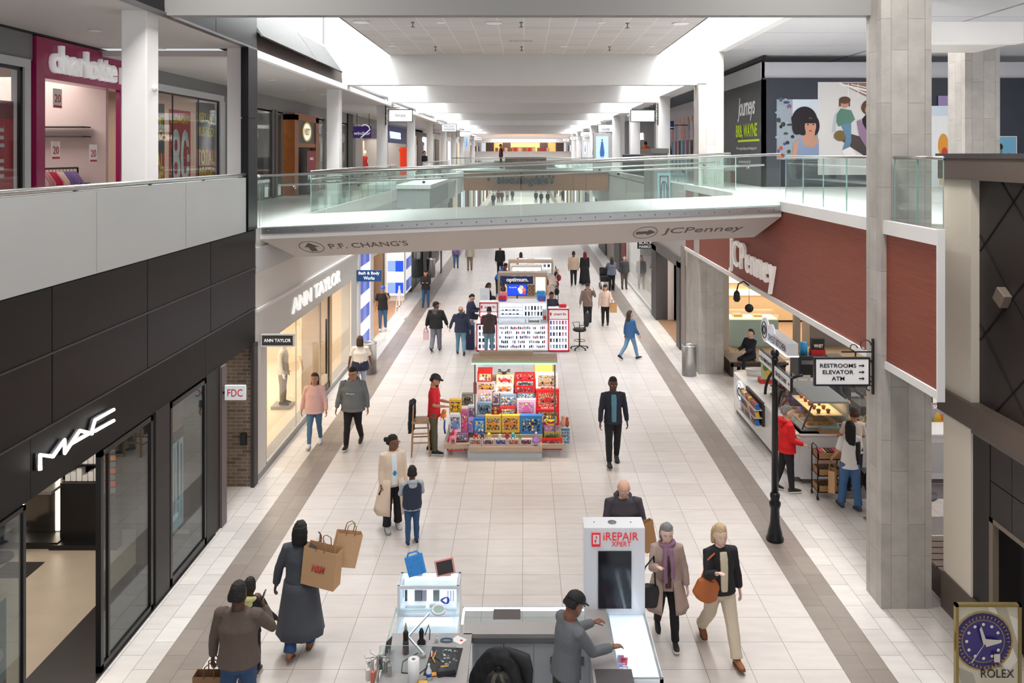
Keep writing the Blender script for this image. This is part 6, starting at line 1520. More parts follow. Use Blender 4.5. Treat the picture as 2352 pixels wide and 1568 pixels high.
 # bins
def bin_(x,y,label,h_=.92,r=.22):
 t=thing('litter_bin',label,'litter bin',(x,y,0))
 MB().mat(STEEL).lathe([(r,0),(r,h_-.04),(r*1.05,h_-.03),(r*1.05,h_),(r*.7,h_+.015),(r*.66,h_-.01),(r*.64,h_-.2)],(x,y,0),24).build('body',t)
 MB().mat(BLACK).cyl((x,y,h_-.12),(x,y,h_-.1),r*.63,seg=20).build('liner',t)
 MB().mat(BLACK).lathe([(r*.9,0),(r*.95,.03)],(x,y,0),20).build('foot_ring',t)
bin_(5.05,24.8,'cylindrical steel litter bin in front of the pale stone column on the right')
bin_(-4.75,25.0,'cylindrical steel litter bin behind the person in the white loose top on the left',.95)
bin_(-5.1,44.6,'distant cylindrical steel litter bin by the dark shop, far left',1.0,.24)
# office chair
def office_chair(x,y,label,rz,seat_z=.62,ring=True,mesh=(30,30,32)):
 t=thing('office_chair',label,'chair',(x,y,0),rz=rz);LOCAL[0]=True
 B=M(mesh,.5)
 MB().mat(B).rings([[Vector((.24*rr*math.cos(q*math.pi/8),.23*rr*math.sin(q*math.pi/8),z))for q in range(16)]for z,rr in((seat_z-.05,.85),(seat_z-.03,1),(seat_z+.02,1),(seat_z+.04,.9))]).build('seat',t)
 MB().mat(B).rings([[Vector((wx*math.cos(q*math.pi/8),.2+off+.025*math.sin(q*math.pi/8),z))for q in range(16)]for z,wx,off in((seat_z+.1,.16,.03),(seat_z+.2,.22,.05),(seat_z+.42,.22,.08),(seat_z+.56,.17,.1))]).build('backrest',t)
 MB().mat(B).bar((0,.1,seat_z-.03),(0,.25,seat_z+.15),.05,.02).cyl((0,0,.1),(0,0,seat_z-.03),.025).build('post',t)
 for k in range(5):
  a=k*2*math.pi/5+.3;e=(.3*math.cos(a),.3*math.sin(a),.07)
  g=MB().mat(B).bar((0,0,.12),e,.035,.025).build('leg',t)
  MB().mat(BLACK).cyl((e[0]-.015,e[1],.03),(e[0]+.015,e[1],.03),.03,seg=10).build('caster',g)
 for s in(-1,1):MB().mat(B).tube([(s*.23,.1,seat_z),(s*.28,.12,seat_z+.2),(s*.28,-.14,seat_z+.2),(s*.25,-.05,seat_z-.02)],.014,6).build('armrest',t)
 if ring:
  MB().mat(B).tube([(.19*math.cos(q*math.pi/8),.19*math.sin(q*math.pi/8),.3)for q in range(17)],.01,6).bar((-.19,0,.3),(.19,0,.3),.015).build('foot_ring',t)
 LOCAL[0]=False;return t
office_chair(1.93,28.1,'black drafting chair with a foot ring right of the phone kiosk',R(-70),.68)
# bar stool with jacket
def stool_chair(x,y,label,rz,z=.78,col=(168,128,92)):
 t=thing('bar_stool',label,'stool',(x,y,0),rz=rz);LOCAL[0]=True;Wm=M(col,.5,var=.12,vscale=12)
 MB().mat(Wm).box(-.21,.21,-.2,.2,z-.05,z).build('seat',t,bevel=.015)
 for sx in(-1,1):
  for sy_ in(-1,1):
   top=(sx*.17,sy_*.16,z-.04 if sy_<0 else z+.34);MB().mat(Wm).bar((sx*.21,sy_*.2,0),top,.035).build('leg',t)
 MB().mat(Wm).box(-.19,.19,.15,.18,z+.24,z+.34).build('backrest',t)
 for z_,f in((.25,1),(.45,.94)):
  MB().mat(Wm).bar((-.2*f,-.19*f,z_),(.2*f,-.19*f,z_),.025).build('stretcher',t);MB().mat(Wm).bar((-.2*f,.19*f,z_),(.2*f,.19*f,z_),.025).build('stretcher',t)
  MB().mat(Wm).bar((-.2*f,-.19*f,z_+.06),(-.2*f,.19*f,z_+.06),.025).build('stretcher',t);MB().mat(Wm).bar((.2*f,-.19*f,z_+.06),(.2*f,.19*f,z_+.06),.025).build('stretcher',t)
 LOCAL[0]=False;return t
stool_chair(-2.32,18.3,'light wooden bar stool behind the person in the red polo shirt',R(96))
t=thing('draped_jacket','dark navy jacket draped over the back of the wooden bar stool','jacket',(-2.5,18.35,.8))
MB().mat(M((28,30,44),.85)).rings([[Vector((-2.52+(.07+.02*math.sin(3*a))*math.cos(a)-.05*(1.15-z),18.35+(.25+.02*math.sin(5*a))*math.sin(a),z))for a in[q*math.pi/8 for q in range(16)]]for z in(.5,.6,.75,.95,1.1,1.16)]).build('cloth',t,remesh=.018,disp=.04,dscale=.1)
stool_chair(-2.1,30.2,'pale wooden chair under the seated person in the navy jacket',R(78),.55,(206,170,128))
# white easel by the checked shop
t=thing('easel_sign','white easel stand on a square base outside the checked shop','easel',(-5.1,33.2,0))
MB().mat(WHITE).box(-5.35,-4.85,33,33.5,0,.05).build('base',t);MB().mat(WHITE).box(-5.12,-5.06,33.2,33.26,.05,1.35).build('post',t)
MB().mat(WHITE).bar((-5.3,33.3,.05),(-5.12,33.25,1.2),.03).bar((-4.88,33.3,.05),(-5.06,33.25,1.2),.03).box(-5.2,-4.98,33.2,33.24,.5,.54).build('side_legs',t)
t=thing('metal_stand','tall thin black stand outside the dark shop, far left','stand',(-4.9,47,0))
for x in(-5.3,-4.7):MB().mat(IRN).bar((x,46,0),(x,46,1.5),.04).bar((x,46.5,0),(x,46.5,1.5),.04).bar((x,46,.05),(x,46.5,.05),.04).build('upright',t)
MB().mat(IRN).box(-5.35,-4.65,45.95,46.55,1.5,1.56).build('top',t)
# checked shop front, lower left
def gingham(name,axis,fixed,a0,a1,z0,z1,cols,base_w,rows_h=.5,flip=0):
 """white panel with a printed check; axis 'x' = facing the camera, 'y' = along the wall"""
 b=MB().mat(M((250,250,252),.35,emit=.35))
 if axis=='x':b.box(a0,a1,fixed,fixed+.1,z0,z1)
 else:b.box(fixed-.1,fixed,a0,a1,z0,z1)
 k=0;z=z0+.1
 while z<z1-.05:
  for i,c in enumerate(cols):
   b.mat(M(c,.35,emit=.3));u0=a0+(a1-a0)*i/len(cols)*.94+(a1-a0)*.03;u1=a0+(a1-a0)*(i+1)/len(cols)*.94+(a1-a0)*.03;zt=min(z+rows_h*.5,z1-.02)
   if axis=='x':b.box(u0,u1,fixed-.004,fixed,z,zt)
   else:b.box(fixed,fixed+.004,u0,u1,z,zt)
  z+=rows_h
 struct(b,name)
BL1,BL2,BL3=(62,88,196),(106,130,214),(20,84,230)
gingham('wall_left_checked','y',XL,27.1,28.9,.0,5.0,(BL1,BL2,BL1),1,.95)
gingham('wall_left_checked','x',37.3,-6.28,-5.5,.25,5.0,((140,178,240),BL3),1,1.0)
gingham('wall_left_checked','y',XL,37.8,39.6,.25,5.0,(BL1,BL2),1,1.0)
b=MB().mat(M((230,228,228),.5)).box(XL-.3,XL+.03,28.9,29.5,0,4.0).box(XL-.3,XL+.04,26.75,27.1,0,5).box(-6.4,-5.5,37.4,37.8,0,5).box(XL-.3,XL,29.5,37.3,3.0,4.9)
b.mat(M((226,216,220),.6)).box(-8.3,-6.9,36.6,36.7,0,4)
struct(b,'wall_left_checked_shop')
b=MB().mat(M((182,140,104),.45,var=.1)).box(-11,XL,27.2,37.3,0,.012)
struct(b,'floor_checked_shop')
b=MB().mat(M((206,180,150),.6)).box(-11.1,-11,27,38,0,4).box(-11,-6.6,37.9,38,0,4).mat(M((230,226,222),.7)).box(-11,XL-.3,27.2,37.9,3.95,4)
struct(b,'wall_left_checked_shop_back')
area('shop_lamp',(-8,32,3.9),3,8,260,(1,.93,.86))
t=thing('wall_shelf','lit orange shelf wall full of small bottles inside the checked shop','shelf',(-8.8,36,1.6))
MB().mat(M((224,120,70),.5,emit=.4)).box(-9.6,-8.35,36.2,36.5,1.6,3.4).build('back',t)
for z in(1.7,2.1,2.5,2.9,3.3):MB().mat(M((250,224,190),.5,emit=.5)).box(-9.6,-8.35,35.95,36.2,z,z+.03).build('shelf',t)
for z in(1.73,2.13,2.53,2.93):
 for i in range(9):
  o=MB().mat(M(((200,50,40),(240,190,160),(120,60,50))[(i+int(z*3))%3],.3)).lathe([(.045,0),(.045,.16),(.02,.19),(.02,.24)],(-9.5+i*.13,36.05,z),8).build('lotion_bottle')
  tag(o,'small lotion bottle on the orange lit shelf wall','bottle','bottles on the orange shelf wall')
t=thing('basket_display','wicker table stand with pale jars just inside the checked shop','display',(-6.3,30.4,0))
MB().mat(M((140,92,60),.8,bump=.6,bscale=60)).box(-6.6,-5.85,30,30.6,0,.8).build('stand',t)
MB().mat(M((150,130,104),.7)).box(-6.9,-6.2,31.3,31.5,.6,1.7).build('rack',t)
for i in range(6):
 o=MB().mat(M((206,224,222),.3)).lathe([(.05,0),(.05,.12),(.03,.14)],(-6.5+i*.11,30.3,.8),8).build('jar');tag(o,'small pale jar on the wicker stand','jar','jars on the wicker stand')
blade_sign('dark blue blade sign with white two line lettering outside the checked shop',820,876,620,646,26.68,M((26,66,120),.4,emit=.15),[('Bath & Body',.5,.7,.86,.34),('Works',.5,.3,.45,.3)],WH,scroll=False,x_wall=XL+.02,wb=.02)
# facade beyond : glass fronts and dark shops
b=MB().mat(M((214,212,210),.6)).box(XL-.3,XL-.02,39.6,60,3.2,4.4)
struct(b,'wall_left_facade')
shopwindow('shop_window','tall greenish glass shop front beyond the checked shop on the left',XL,39.7,43.6,0,3.2,.06,glass((170,196,190),.9),M((70,72,72),.4),mull=(41.5,))
b=MB().mat(M((34,32,34),.5)).box(XL-.5,XL-.35,39.6,52,0,3.2).box(XL-.2,XL+.05,43.8,46.5,0,3.2).mat(M((90,84,80),.5)).box(XL-.2,XL+.05,47.5,52,0,3.2)
struct(b,'wall_left_dark_shops')
# mannequins of the pale clothes shop
def mannequin(x,y,label,topc,botc,rz=90,bag=False):
 p,J,W,T=person(label,(x,y),1.72,rz,sex='f',skin='pale',hair=None,top='sweater',topc=topc,bot='trousers',botc=botc,det=0,zground=.1)
 p.name='mannequin';p['category']='mannequin'
 for ch in p.children:
  if ch.name.startswith('body'):ch.data.materials[0]=M((236,230,222),.4)
 MB().mat(M((150,146,142),.4)).box(x-.25,x+.25,y-.25,y+.25,.02,.1).build('plinth',p)
mannequin(-6.2,18.4,'mannequin in a mauve knit and pale trousers, nearest in the clothes shop window',(196,160,156),(190,190,180))
mannequin(-6.9,19.7,'white mannequin behind the nearest one in the clothes shop window',(226,218,206),(200,180,150))
mannequin(-6.4,21.6,'mannequin in an olive skirt outfit in the middle of the clothes shop window',(206,196,180),(120,104,70))
t=thing('display_table','pale display table deep in the clothes shop','table',(-8.6,22.5,0))
MB().mat(M((230,214,190),.5)).box(-9.2,-8,21.5,23.5,.85,.9).box(-9.1,-9.0,21.6,23.4,.02,.85).box(-8.2,-8.1,21.6,23.4,.02,.85).build('table_body',t)
# toy kiosk
KW=M((190,166,144),.5,var=.05);KG=M((190,196,200),.5)
t=thing('toy_kiosk','stepped toy kiosk with grey plinth, wood shelf and flat canopy','kiosk',(-.4,18.5,0))
MB().mat(KG).box(-1.24,.40,17.95,19.6,0,.2).build('plinth',t)
MB().mat(KG).box(-1.6,-1.24,18.2,19.4,0,.2).box(.40,.8,18.2,19.4,0,.2).build('side_plinth',t)
MB().mat(KW).box(-1.22,.41,17.88,19.65,.2,.3).box(-1.78,-1.22,18.05,19.5,.2,.3).box(.41,.9,18.05,19.5,.2,.3).build('base_shelf',t)
for i,(y,z)in enumerate(((18.16,.47),(18.42,.82),(18.68,1.14))):
 MB().mat(KW).box(-1.05,.42,y,19.3,.3 if i==0 else(.47,.82)[i-1],z).build('step',t)
MB().mat(KW).box(-1.7,-1.05,18.4,19.2,.3,.62).build('side_step',t);MB().mat(KW).box(.45,.85,18.3,19.2,.3,.5).build('side_step',t)
MB().mat(KW).box(-1.05,.42,19.1,19.3,1.14,1.5).build('back_riser',t)
a,c=P(1083,816,18.1),P(1280,838,17.8)
MB().mat(KW).box(-1.14,.74,17.85,18.35,2.15,2.24).box(-1.0,.2,18.2,18.3,2.24,2.32).build('canopy',t)
MB().mat(M((120,240,190),.4,emit=2)).box(-1.15,.72,17.83,17.855,2.13,2.15).build('green_light',t)
for x in(-1.1,.7):MB().mat(STEELD).bar((x,18.3,.3),(x,18.3,2.16),.03).build('post',t)
MB().mat(KW).box(.22,.72,19.0,19.1,1.3,1.85).mat(M((255,176,70),.4,emit=1.6)).box(.27,.67,18.99,19.0,1.5,1.82).build('lit_panel',t)
area('kiosk_lamp',(-.2,18.15,2.12),1.7,.3,22,(1,.93,.84))
def printm(c0,c1,sc=75):
 key=('print',c0,c1,sc)
 if key in _M:return _M[key]
 m=M((1,2,3),.35).copy();nt=m.node_tree;v=nt.nodes.new('ShaderNodeTexVoronoi');v.inputs['Scale'].default_value=sc
 tc=nt.nodes.new('ShaderNodeTexCoord');nt.links.new(tc.outputs['Object'],v.inputs['Vector'])
 r=nt.nodes.new('ShaderNodeValToRGB');r.color_ramp.interpolation='CONSTANT';e=r.color_ramp.elements
 pal=[c0,c1,tuple(int(q*.4)for q in c0),(226,224,220),c0,tuple(min(255,int(q*1.3))for q in c1)]
 while len(e)<6:e.new(.5)
 for i,c in enumerate(pal):e[i].position=i/6+.02;e[i].color=tuple(lin(q)for q in c)+(1,)
 s=nt.nodes.new('ShaderNodeSeparateColor');nt.links.new(v.outputs['Color'],s.inputs[0]);nt.links.new(s.outputs[0],r.inputs[0])
 nt.links.new(r.outputs[0],nt.nodes['Principled BSDF'].inputs['Base Color']);_M[key]=m;return m
def kp(x,y):return 920+x/4.979,780+y/4.979
def toy(label,rect,Y,col,art='car',acol=(200,60,50),wcol=None,d=.13,word=None,group=None,cat='toy box',wc=(250,250,250)):
 x0,y0,x1,y1=rect;a_,c_=P(*kp(x0,y0),Y),P(*kp(x1,y1),Y);w_,h_=c_.x-a_.x,a_.z-c_.z
 t=thing('toy_box',label,cat,((a_.x+c_.x)/2,Y,c_.z),group)
 MB().mat(M(col,.35)).box(a_.x+.003,c_.x-.003,Y,Y+d,c_.z,a_.z).build('carton',t)
 if art=='plain':return t
 wx0,wx1,wz0,wz1=a_.x+w_*.1,c_.x-w_*.1,c_.z+h_*.16,a_.z-h_*.16
 cx_,cz_=(wx0+wx1)/2,(wz0+wz1)/2
 MB().mat(printm(tuple(wcol or tuple(int(q*.5)for q in col)),tuple(acol))).box(wx0,wx1,Y-.002,Y,wz0,wz1).build('window',t)
 A=MB().mat(M(acol,.3));aw,ah=wx1-wx0,wz1-wz0
 if art=='car':
  L_=aw*.84;ah_=ah;ah=min(ah,L_*.5);zz=wz0+(ah_-ah)/2+ah*.3;A.rings([[Vector((cx_+L_/2*fx,Y-.012+.01*s1,zz+hz*ah))for fx,hz in((-1,.0),(-.96,.22),(-.5,.28),(-.25,.5),(.2,.5),(.5,.28),(.95,.2),(1,0))]for s1 in(0,1)],smooth=False)
  A.mat(BLACK)
  for fx in(-.6,.6):A.cyl((cx_+L_/2*fx,Y-.016,zz),(cx_+L_/2*fx,Y-.002,zz),ah*.14,seg=10)
  A.build('toy_car',t)
 elif art=='doll':
  A.mat(M((236,196,170),.5)).ball((cx_,Y-.008,wz1-ah*.2),(aw*.14,.01,ah*.09),8).mat(M(acol,.5)).poly([(cx_-aw*.1,Y-.002,wz1-ah*.3),(cx_+aw*.1,Y-.002,wz1-ah*.3),(cx_+aw*.32,Y-.002,wz0+ah*.1),(cx_-aw*.32,Y-.002,wz0+ah*.1)],(0,-.012,0))
  A.mat(M((150,100,60),.6)).ball((cx_,Y-.004,wz1-ah*.16),(aw*.19,.006,ah*.12),8).build('doll',t)
 elif art=='robot':
  for fx,fz,sx,sz in((0,.82,.12,.08),(0,.58,.3,.16),(-.28,.6,.08,.2),(.28,.6,.08,.2),(-.12,.28,.09,.2),(.12,.28,.09,.2)):
   A.box(cx_+aw*(fx-sx),cx_+aw*(fx+sx),Y-.016,Y-.002,wz0+ah*(fz-sz),wz0+ah*(fz+sz)*1.0)
  A.mat(BLACK).box(cx_-aw*.12,cx_+aw*.12,Y-.018,Y-.002,wz0+ah*.52,wz0+ah*.6).build('robot',t)
 elif art=='set':
  random.seed(int(x0+y0));pal=[acol,(240,240,240),tuple(int(q*.6)for q in acol),(250,200,60),(90,150,200)]
  nx=max(3,int(aw/.06));nz=max(2,int(ah/.06))
  for i in range(nx):
   for k in range(nz):
    A.mat(M(random.choice(pal),.4));q0,q1=wx0+aw*(i+.15)/nx,wz0+ah*(k+.15)/nz
    A.ball((q0+aw*.35/nx,Y-.006,q1+ah*.35/nz),(aw*.36/nx,.008,ah*.38/nz),6)
  A.build('contents',t)
 if word:text('lettering',word,front((cx_,Y-.004,c_.z+h_*.08)),1,M(wc,.4),t,ext=.002,width=w_*.55,height=h_*.09,bold=.02)
 return t
RD=(196,26,30);WT=(236,234,234)
# two tiers of small car cartons
cc=[(170,110,80),(120,60,64),(50,90,150),(196,120,60),(120,40,60)];cn=['brown','dark maroon','blue','orange','wine red']
for r_,(y0,y1)in enumerate(((1205,1270),(1138,1203))):
 for i in range(5):
  toy('small %s toy car box, %s tier at the toy kiosk front'%(cn[i],('lower','upper')[r_]),(785+i*145,y0,927+i*145,y1),17.93+r_*.01,(210,190,190),'car',cc[i],(70,60,66),d=.1)
toy('white puzzle box with coloured dots right of the small car boxes',(1512,1175,1590,1270),17.95,WT,'set',(190,150,210),WT)
toy('red framed box with a black and red toy car, front right of the toy kiosk',(1618,1140,1850,1260),18.1,RD,'car',(150,30,34),(50,50,56))
toy('long red box with an orange sports car, front left of the toy kiosk',(528,1185,745,1270),18.1,(206,40,40),'car',(230,80,40),(220,216,216))
toy('yellow green off road car box above the front right red box',(1640,1062,1820,1138),18.28,(180,170,60),'car',(90,120,50),(60,60,60))
toy('purple and pink figure set box, right column of the toy kiosk',(1635,990,1805,1058),18.34,(170,120,190),'set',(230,140,180),(200,170,210))
toy('tall blue bubble toy box, left of the yellow truck boxes',(838,900,962,1080),18.2,(40,110,200),'set',(120,190,230),(60,140,210))
toy('yellow box of orange construction trucks, left one',(968,868,1150,1062),18.2,(226,196,90),'car',(240,150,30),(90,80,70))
toy('yellow box of orange construction trucks, right one',(1160,868,1362,1062),18.2,(236,190,60),'car',(230,130,20),(70,66,60))
toy('wide blue race track box in the second tier of the toy kiosk',(1366,868,1622,1080),18.2,(40,130,196),'set',(30,50,90),(60,110,150))
toy('pale pink dress up set box, third tier left',(890,588,1052,722),18.62,(240,176,186),'set',(236,220,226),(230,150,160))
toy('grey blue robot box under the pale pink box',(872,722,1042,868),18.46,(120,150,170),'robot',(90,110,130),(70,90,110))
toy('narrow silver figure box between the pink and grey boxes',(1055,610,1128,742),18.6,(180,170,176),'doll',(90,70,110),(60,50,60))
toy('grey space play set box in the middle of the toy kiosk',(1136,630,1328,772),18.6,(130,150,176),'set',(200,206,214),(70,84,104))
toy('red rimmed box of tiny figures below the space play set',(1130,775,1322,868),18.46,(190,40,50),'set',(210,190,170),(70,90,90))
toy('pink doll wardrobe box, third tier right',(1330,685,1548,868),18.46,(236,200,220),'doll',(226,110,170),(200,150,190))
toy('teal figure set box above the pink doll wardrobe',(1335,610,1532,682),18.66,(90,140,160),'set',(180,210,220),(80,120,140))
toy('white box with an orange sports car, top tier centre',(1085,515,1292,612),18.72,WT,'car',(236,110,40),(230,230,230))
toy('white and yellow box with a red racing car, top tier centre',(1095,402,1298,514),18.74,(226,214,150),'car',(200,60,60),(210,214,220))
for i,(y0,y1)in enumerate(((385,462),(466,532),(536,604))):
 toy(('topmost','middle','lowest')[i]+' of the three stacked red car boxes in the top tier',(1305,y0,1537,y1),18.72-.02*i,(204,30,34),'car',((226,50,50),(60,60,66),(170,26,36))[i],((60,30,34),(180,180,186),(70,40,46))[i])
toy('red figure box at the top left of the toy kiosk',(878,372,1050,484),18.74,(204,36,30),'set',(226,150,90),(230,200,190))
toy('flat red box on top of the red figure box',(884,330,1052,368),18.78,(200,40,36),'plain')
toy('black and white box with a yellow vehicle below the red figure box',(870,488,1088,588),18.7,(190,186,190),'car',(206,150,60),(50,44,50))
toy('large white and brown digger box at the top right',(1545,378,1802,566),18.6,(226,222,216),'car',(190,150,110),(120,100,84),word='MOKA',wc=(40,40,44))
toy('large red box with a red sports car and steering wheel',(1550,570,1815,798),18.5,(216,30,32),'car',(206,40,44),(170,120,50),word='SUPER CAR')
toy('lower large red box with a steering wheel set',(1550,800,1815,972),18.42,(210,28,30),'set',(150,120,60),(170,120,50))
toy('yellow transforming robot box on the left wing of the toy kiosk',(555,685,697,850),18.4,(226,180,50),'robot',(240,190,30),(70,60,54))
toy('white framed doll box on the left wing of the toy kiosk',(560,852,690,1056),18.2,(232,234,236),'doll',(120,150,210),(110,90,100))
toy('tall pink doll box beside the white framed one',(692,808,768,1058),18.24,(190,90,140),'doll',(216,60,110),(120,60,100))
toy('pale lilac doll box, upper left wing',(770,758,852,902),18.4,(206,206,220),'doll',(120,90,140),(90,70,90))
toy('lilac doll box, lower left wing',(770,906,834,1060),18.26,(170,150,210),'doll',(150,120,200),(120,100,170))
toy('box of small monster figures, lower left wing',(622,1075,775,1156),18.15,(150,110,150),'set',(120,130,150),(60,50,60))
toy('dark camouflage figure box at the back of the left wing',(700,620,830,752),18.66,(120,116,104),'robot',(90,90,80),(150,140,130))
toy('slim red hanging toy pack on the left edge of the top tier',(832,488,870,620),18.78,(196,30,40),'plain',d=.05)
toy('blue card with three small toy watches hanging at the right side of the toy kiosk',(1832,1015,1935,1185),18.6,(90,160,200),'set',(230,240,244),(120,180,210),d=.02)
# small loose toys
def blob(label,px,py,Y,col,col2,s=.075,cat='toy figure',kind='figure'):
 p=P(*kp(px,py),Y);x,y,z=p
 t=thing('toy_figure',label,cat,p)
 MB().mat(M(col,.4)).ball((x,y,z+s*.7),(s*.62,s*.55,s*.75),10).build('body',t)
 MB().mat(M(col,.4)).ball((x,y-.005,z+s*1.75),(s*.6,s*.55,s*.55),10).build('head',t)
 MB().mat(M(col2,.4)).ball((x,y-s*.42,z+s*.65),(s*.36,s*.2,s*.45),8).build('belly',t)
 for q in(-1,1):MB().mat(M(col2,.4)).ball((x+q*s*.62,y,z+s*1.0),(s*.22,s*.2,s*.4),6).build('arm',t)
 return t
blob('round red toy figure on the small car boxes',865,1150,17.98,(200,40,40),(226,190,160))
blob('round charcoal toy figure on the small car boxes',935,1150,17.98,(70,64,66),(206,170,150))
blob('round plain yellow toy figure on the small car boxes',1010,1150,17.98,(236,206,50),(190,200,206))
blob('small white toy figure on the small car boxes',1135,1138,17.98,(226,226,222),(190,206,200),.055)
blob('small dark red toy figure on the small car boxes',1220,1130,17.98,(170,24,30),(190,60,50),.06)
blob('teal and white toy figure on the small car boxes',1287,1148,17.98,(70,170,176),(230,230,226))
blob('small green toy figure on the small car boxes',1367,1138,17.98,(120,160,60),(150,180,90),.05)
t=thing('toy_doll','purple doll in a wide skirt on the white puzzle box','doll',P(*kp(1550,1172),17.98));p=t.location
MB().mat(M((180,130,206),.5)).lathe([(.08,0),(.07,.06),(.02,.13),(.03,.17)],p,14).build('dress',t);MB().mat(M((236,200,180),.5)).ball(p+Vector((0,0,.2)),.03,8).build('head',t)
t=thing('toy_horse','small pink toy horse with a darker mane at the left front of the toy kiosk','toy',P(*kp(600,1185),18.05));p=t.location
PK=M((240,150,176),.5)
MB().mat(PK).ball(p+Vector((0,.02,.13)),(.09,.05,.055),10).ball(p+Vector((.06,.02,.25)),(.05,.04,.045),10).tube([p+Vector((.04,.02,.15)),p+Vector((.06,.02,.24))],.035,8).build('body',t,remesh=.008)
for dx in(-.06,.05):
 for dy in(-.01,.04):MB().mat(PK).cyl(p+Vector((dx,dy,0)),p+Vector((dx,dy,.11)),.017).build('leg',t)
MB().mat(M((206,40,90),.5)).tube([p+Vector((.03,.02,.31)),p+Vector((-.01,.02,.24)),p+Vector((-.02,.02,.16))],.024,8).tube([p+Vector((-.08,.02,.14)),p+Vector((-.12,.02,.02))],.02,8).build('mane',t)
t=thing('toy_robot','red and gold toy robot standing in the middle of the toy kiosk','toy robot',P(*kp(1085,900),18.3));p=t.location
b=MB().mat(M((150,20,28),.3))
for x,z,w_,h_ in((-.035,0,.03,.1),(.035,0,.03,.1),(0,.1,.06,.1),(-.07,.09,.02,.12),(.07,.09,.02,.12)):b.box(p.x+x-w_,p.x+x+w_,p.y-.02,p.y+.03,p.z+z,p.z+z+h_)
b.build('body',t);MB().mat(M((206,170,90),.3,metal=.5)).box(p.x-.03,p.x+.03,p.y-.03,p.y-.02,p.z+.12,p.z+.18).box(p.x-.02,p.x+.02,p.y-.02,p.y+.02,p.z+.2,p.z+.25).build('chest',t)
t=thing('toy_drone','black toy drone on top of the toy boxes','toy drone',P(*kp(1185,400),18.8));p=t.location
b=MB().mat(BLACK).ball(p+Vector((0,0,.04)),(.05,.07,.03),8)
for sx in(-1,1):
 for sy_ in(-1,1):b.bar(p+Vector((0,0,.05)),p+Vector((sx*.11,sy_*.08,.09)),.012);b.cyl(p+Vector((sx*.11,sy_*.08,.09)),p+Vector((sx*.11,sy_*.08,.1)),.035,seg=10)
b.build('frame',t)
t=thing('toy_track','looped bright yellow plastic toy on the right column of the toy kiosk','toy',P(*kp(1720,985),18.3));p=t.location
MB().mat(M((240,210,40),.4)).tube([p+Vector((.11*math.cos(a),0,.08+.05*math.sin(a)))for a in[q*math.pi/6 for q in range(13)]],.014,8).tube([p+Vector((-.12,0,.16)),p+Vector((0,-.01,.1)),p+Vector((.12,0,.16))],.014,8).build('loop',t)
t=thing('plush_toy','orange and white plush toy hanging at the left edge of the toy kiosk','plush toy',P(*kp(490,900),18.2));p=t.location
MB().mat(M((226,130,60),.9)).ball(p+Vector((0,0,.06)),(.07,.06,.09),10).ball(p+Vector((.02,-.02,.16)),.055,10).build('body',t)
MB().mat(M((240,236,230),.9)).ball(p+Vector((-.04,-.04,.0)),.035,8).ball(p+Vector((.05,-.04,.0)),.035,8).build('paws',t)
MB().mat(M((40,70,170),.7)).tube([p+Vector((.04,0,.18)),p+Vector((.02,0,-.2)),p+Vector((.04,0,-.34))],.02,6,flat=.4).build('ribbon',t)
t=thing('plush_toy','pink and brown plush pair hanging at the right edge of the toy kiosk','plush toy',P(*kp(1870,1000),18.5));p=t.location
MB().mat(M((226,160,140),.9)).ball(p+Vector((-.02,0,.1)),(.06,.05,.1),10).ball(p+Vector((-.02,0,.22)),.045,8).build('body',t);MB().mat(M((170,90,60),.9)).ball(p+Vector((.07,.02,.08)),(.05,.05,.09),8).ball(p+Vector((.07,.02,.19)),.04,8).build('second_body',t)
# phone accessory kiosk
def kq(x,y):return 1060+x/6.032,560+y/6.032
WK=M((244,246,248),.35,emit=.12);LIT=M((236,242,255),.4,emit=.55);RF=M((206,24,36),.35)
YK=27.7
def xq(x,Y):return P(kq(x,0)[0],0,Y).x
def zq(y,Y):return P(0,kq(0,y)[1],Y).z
t=thing('phone_kiosk','white phone accessory kiosk with red framed side towers in the middle of the walkway','kiosk',(0,YK+1,0))
x0,x1=xq(497,YK),xq(1195,YK)
MB().mat(M((190,180,172),.5)).box(x0-.7,x1+.75,YK+.04,YK+2.0,0,.06).build('plinth',t)
MB().mat(WK).box(x0,x1,YK+.04,YK+.9,.06,.96).build('lower_case',t)
MB().mat(LIT).box(x0+.04,x1-.04,YK+.03,YK+.04,.1,.92).build('lit_back_panel',t)
b=MB().mat(WK).box(x0,x0+.04,YK-.03,YK+.04,.06,.97).box(x1-.04,x1,YK-.03,YK+.04,.06,.97).box(x0,x1,YK-.03,YK+.04,.92,.97).box(x0,x1,YK-.03,YK+.04,.06,.1)
b.build('case_frame',t)
MB().mat(M((220,230,238),.08,coat=.4)).box(x0,x1,YK-.03,YK+.9,.97,.99).build('counter_glass',t)
YU=28.62
MB().mat(WK).box(x0,x1,YU,YU+.75,.99,1.52).build('upper_case',t)
MB().mat(LIT).box(x0+.05,(x0+x1)/2-.02,YU-.012,YU,1.03,1.48).box((x0+x1)/2+.02,x1-.05,YU-.012,YU,1.03,1.48).build('lit_back_panel',t)
for z in(1.1,1.24,1.36):MB().mat(M((200,210,216),.2)).box(x0+.05,(x0+x1)/2-.02,YU-.1,YU-.012,z,z+.01).build('glass_shelf',t)
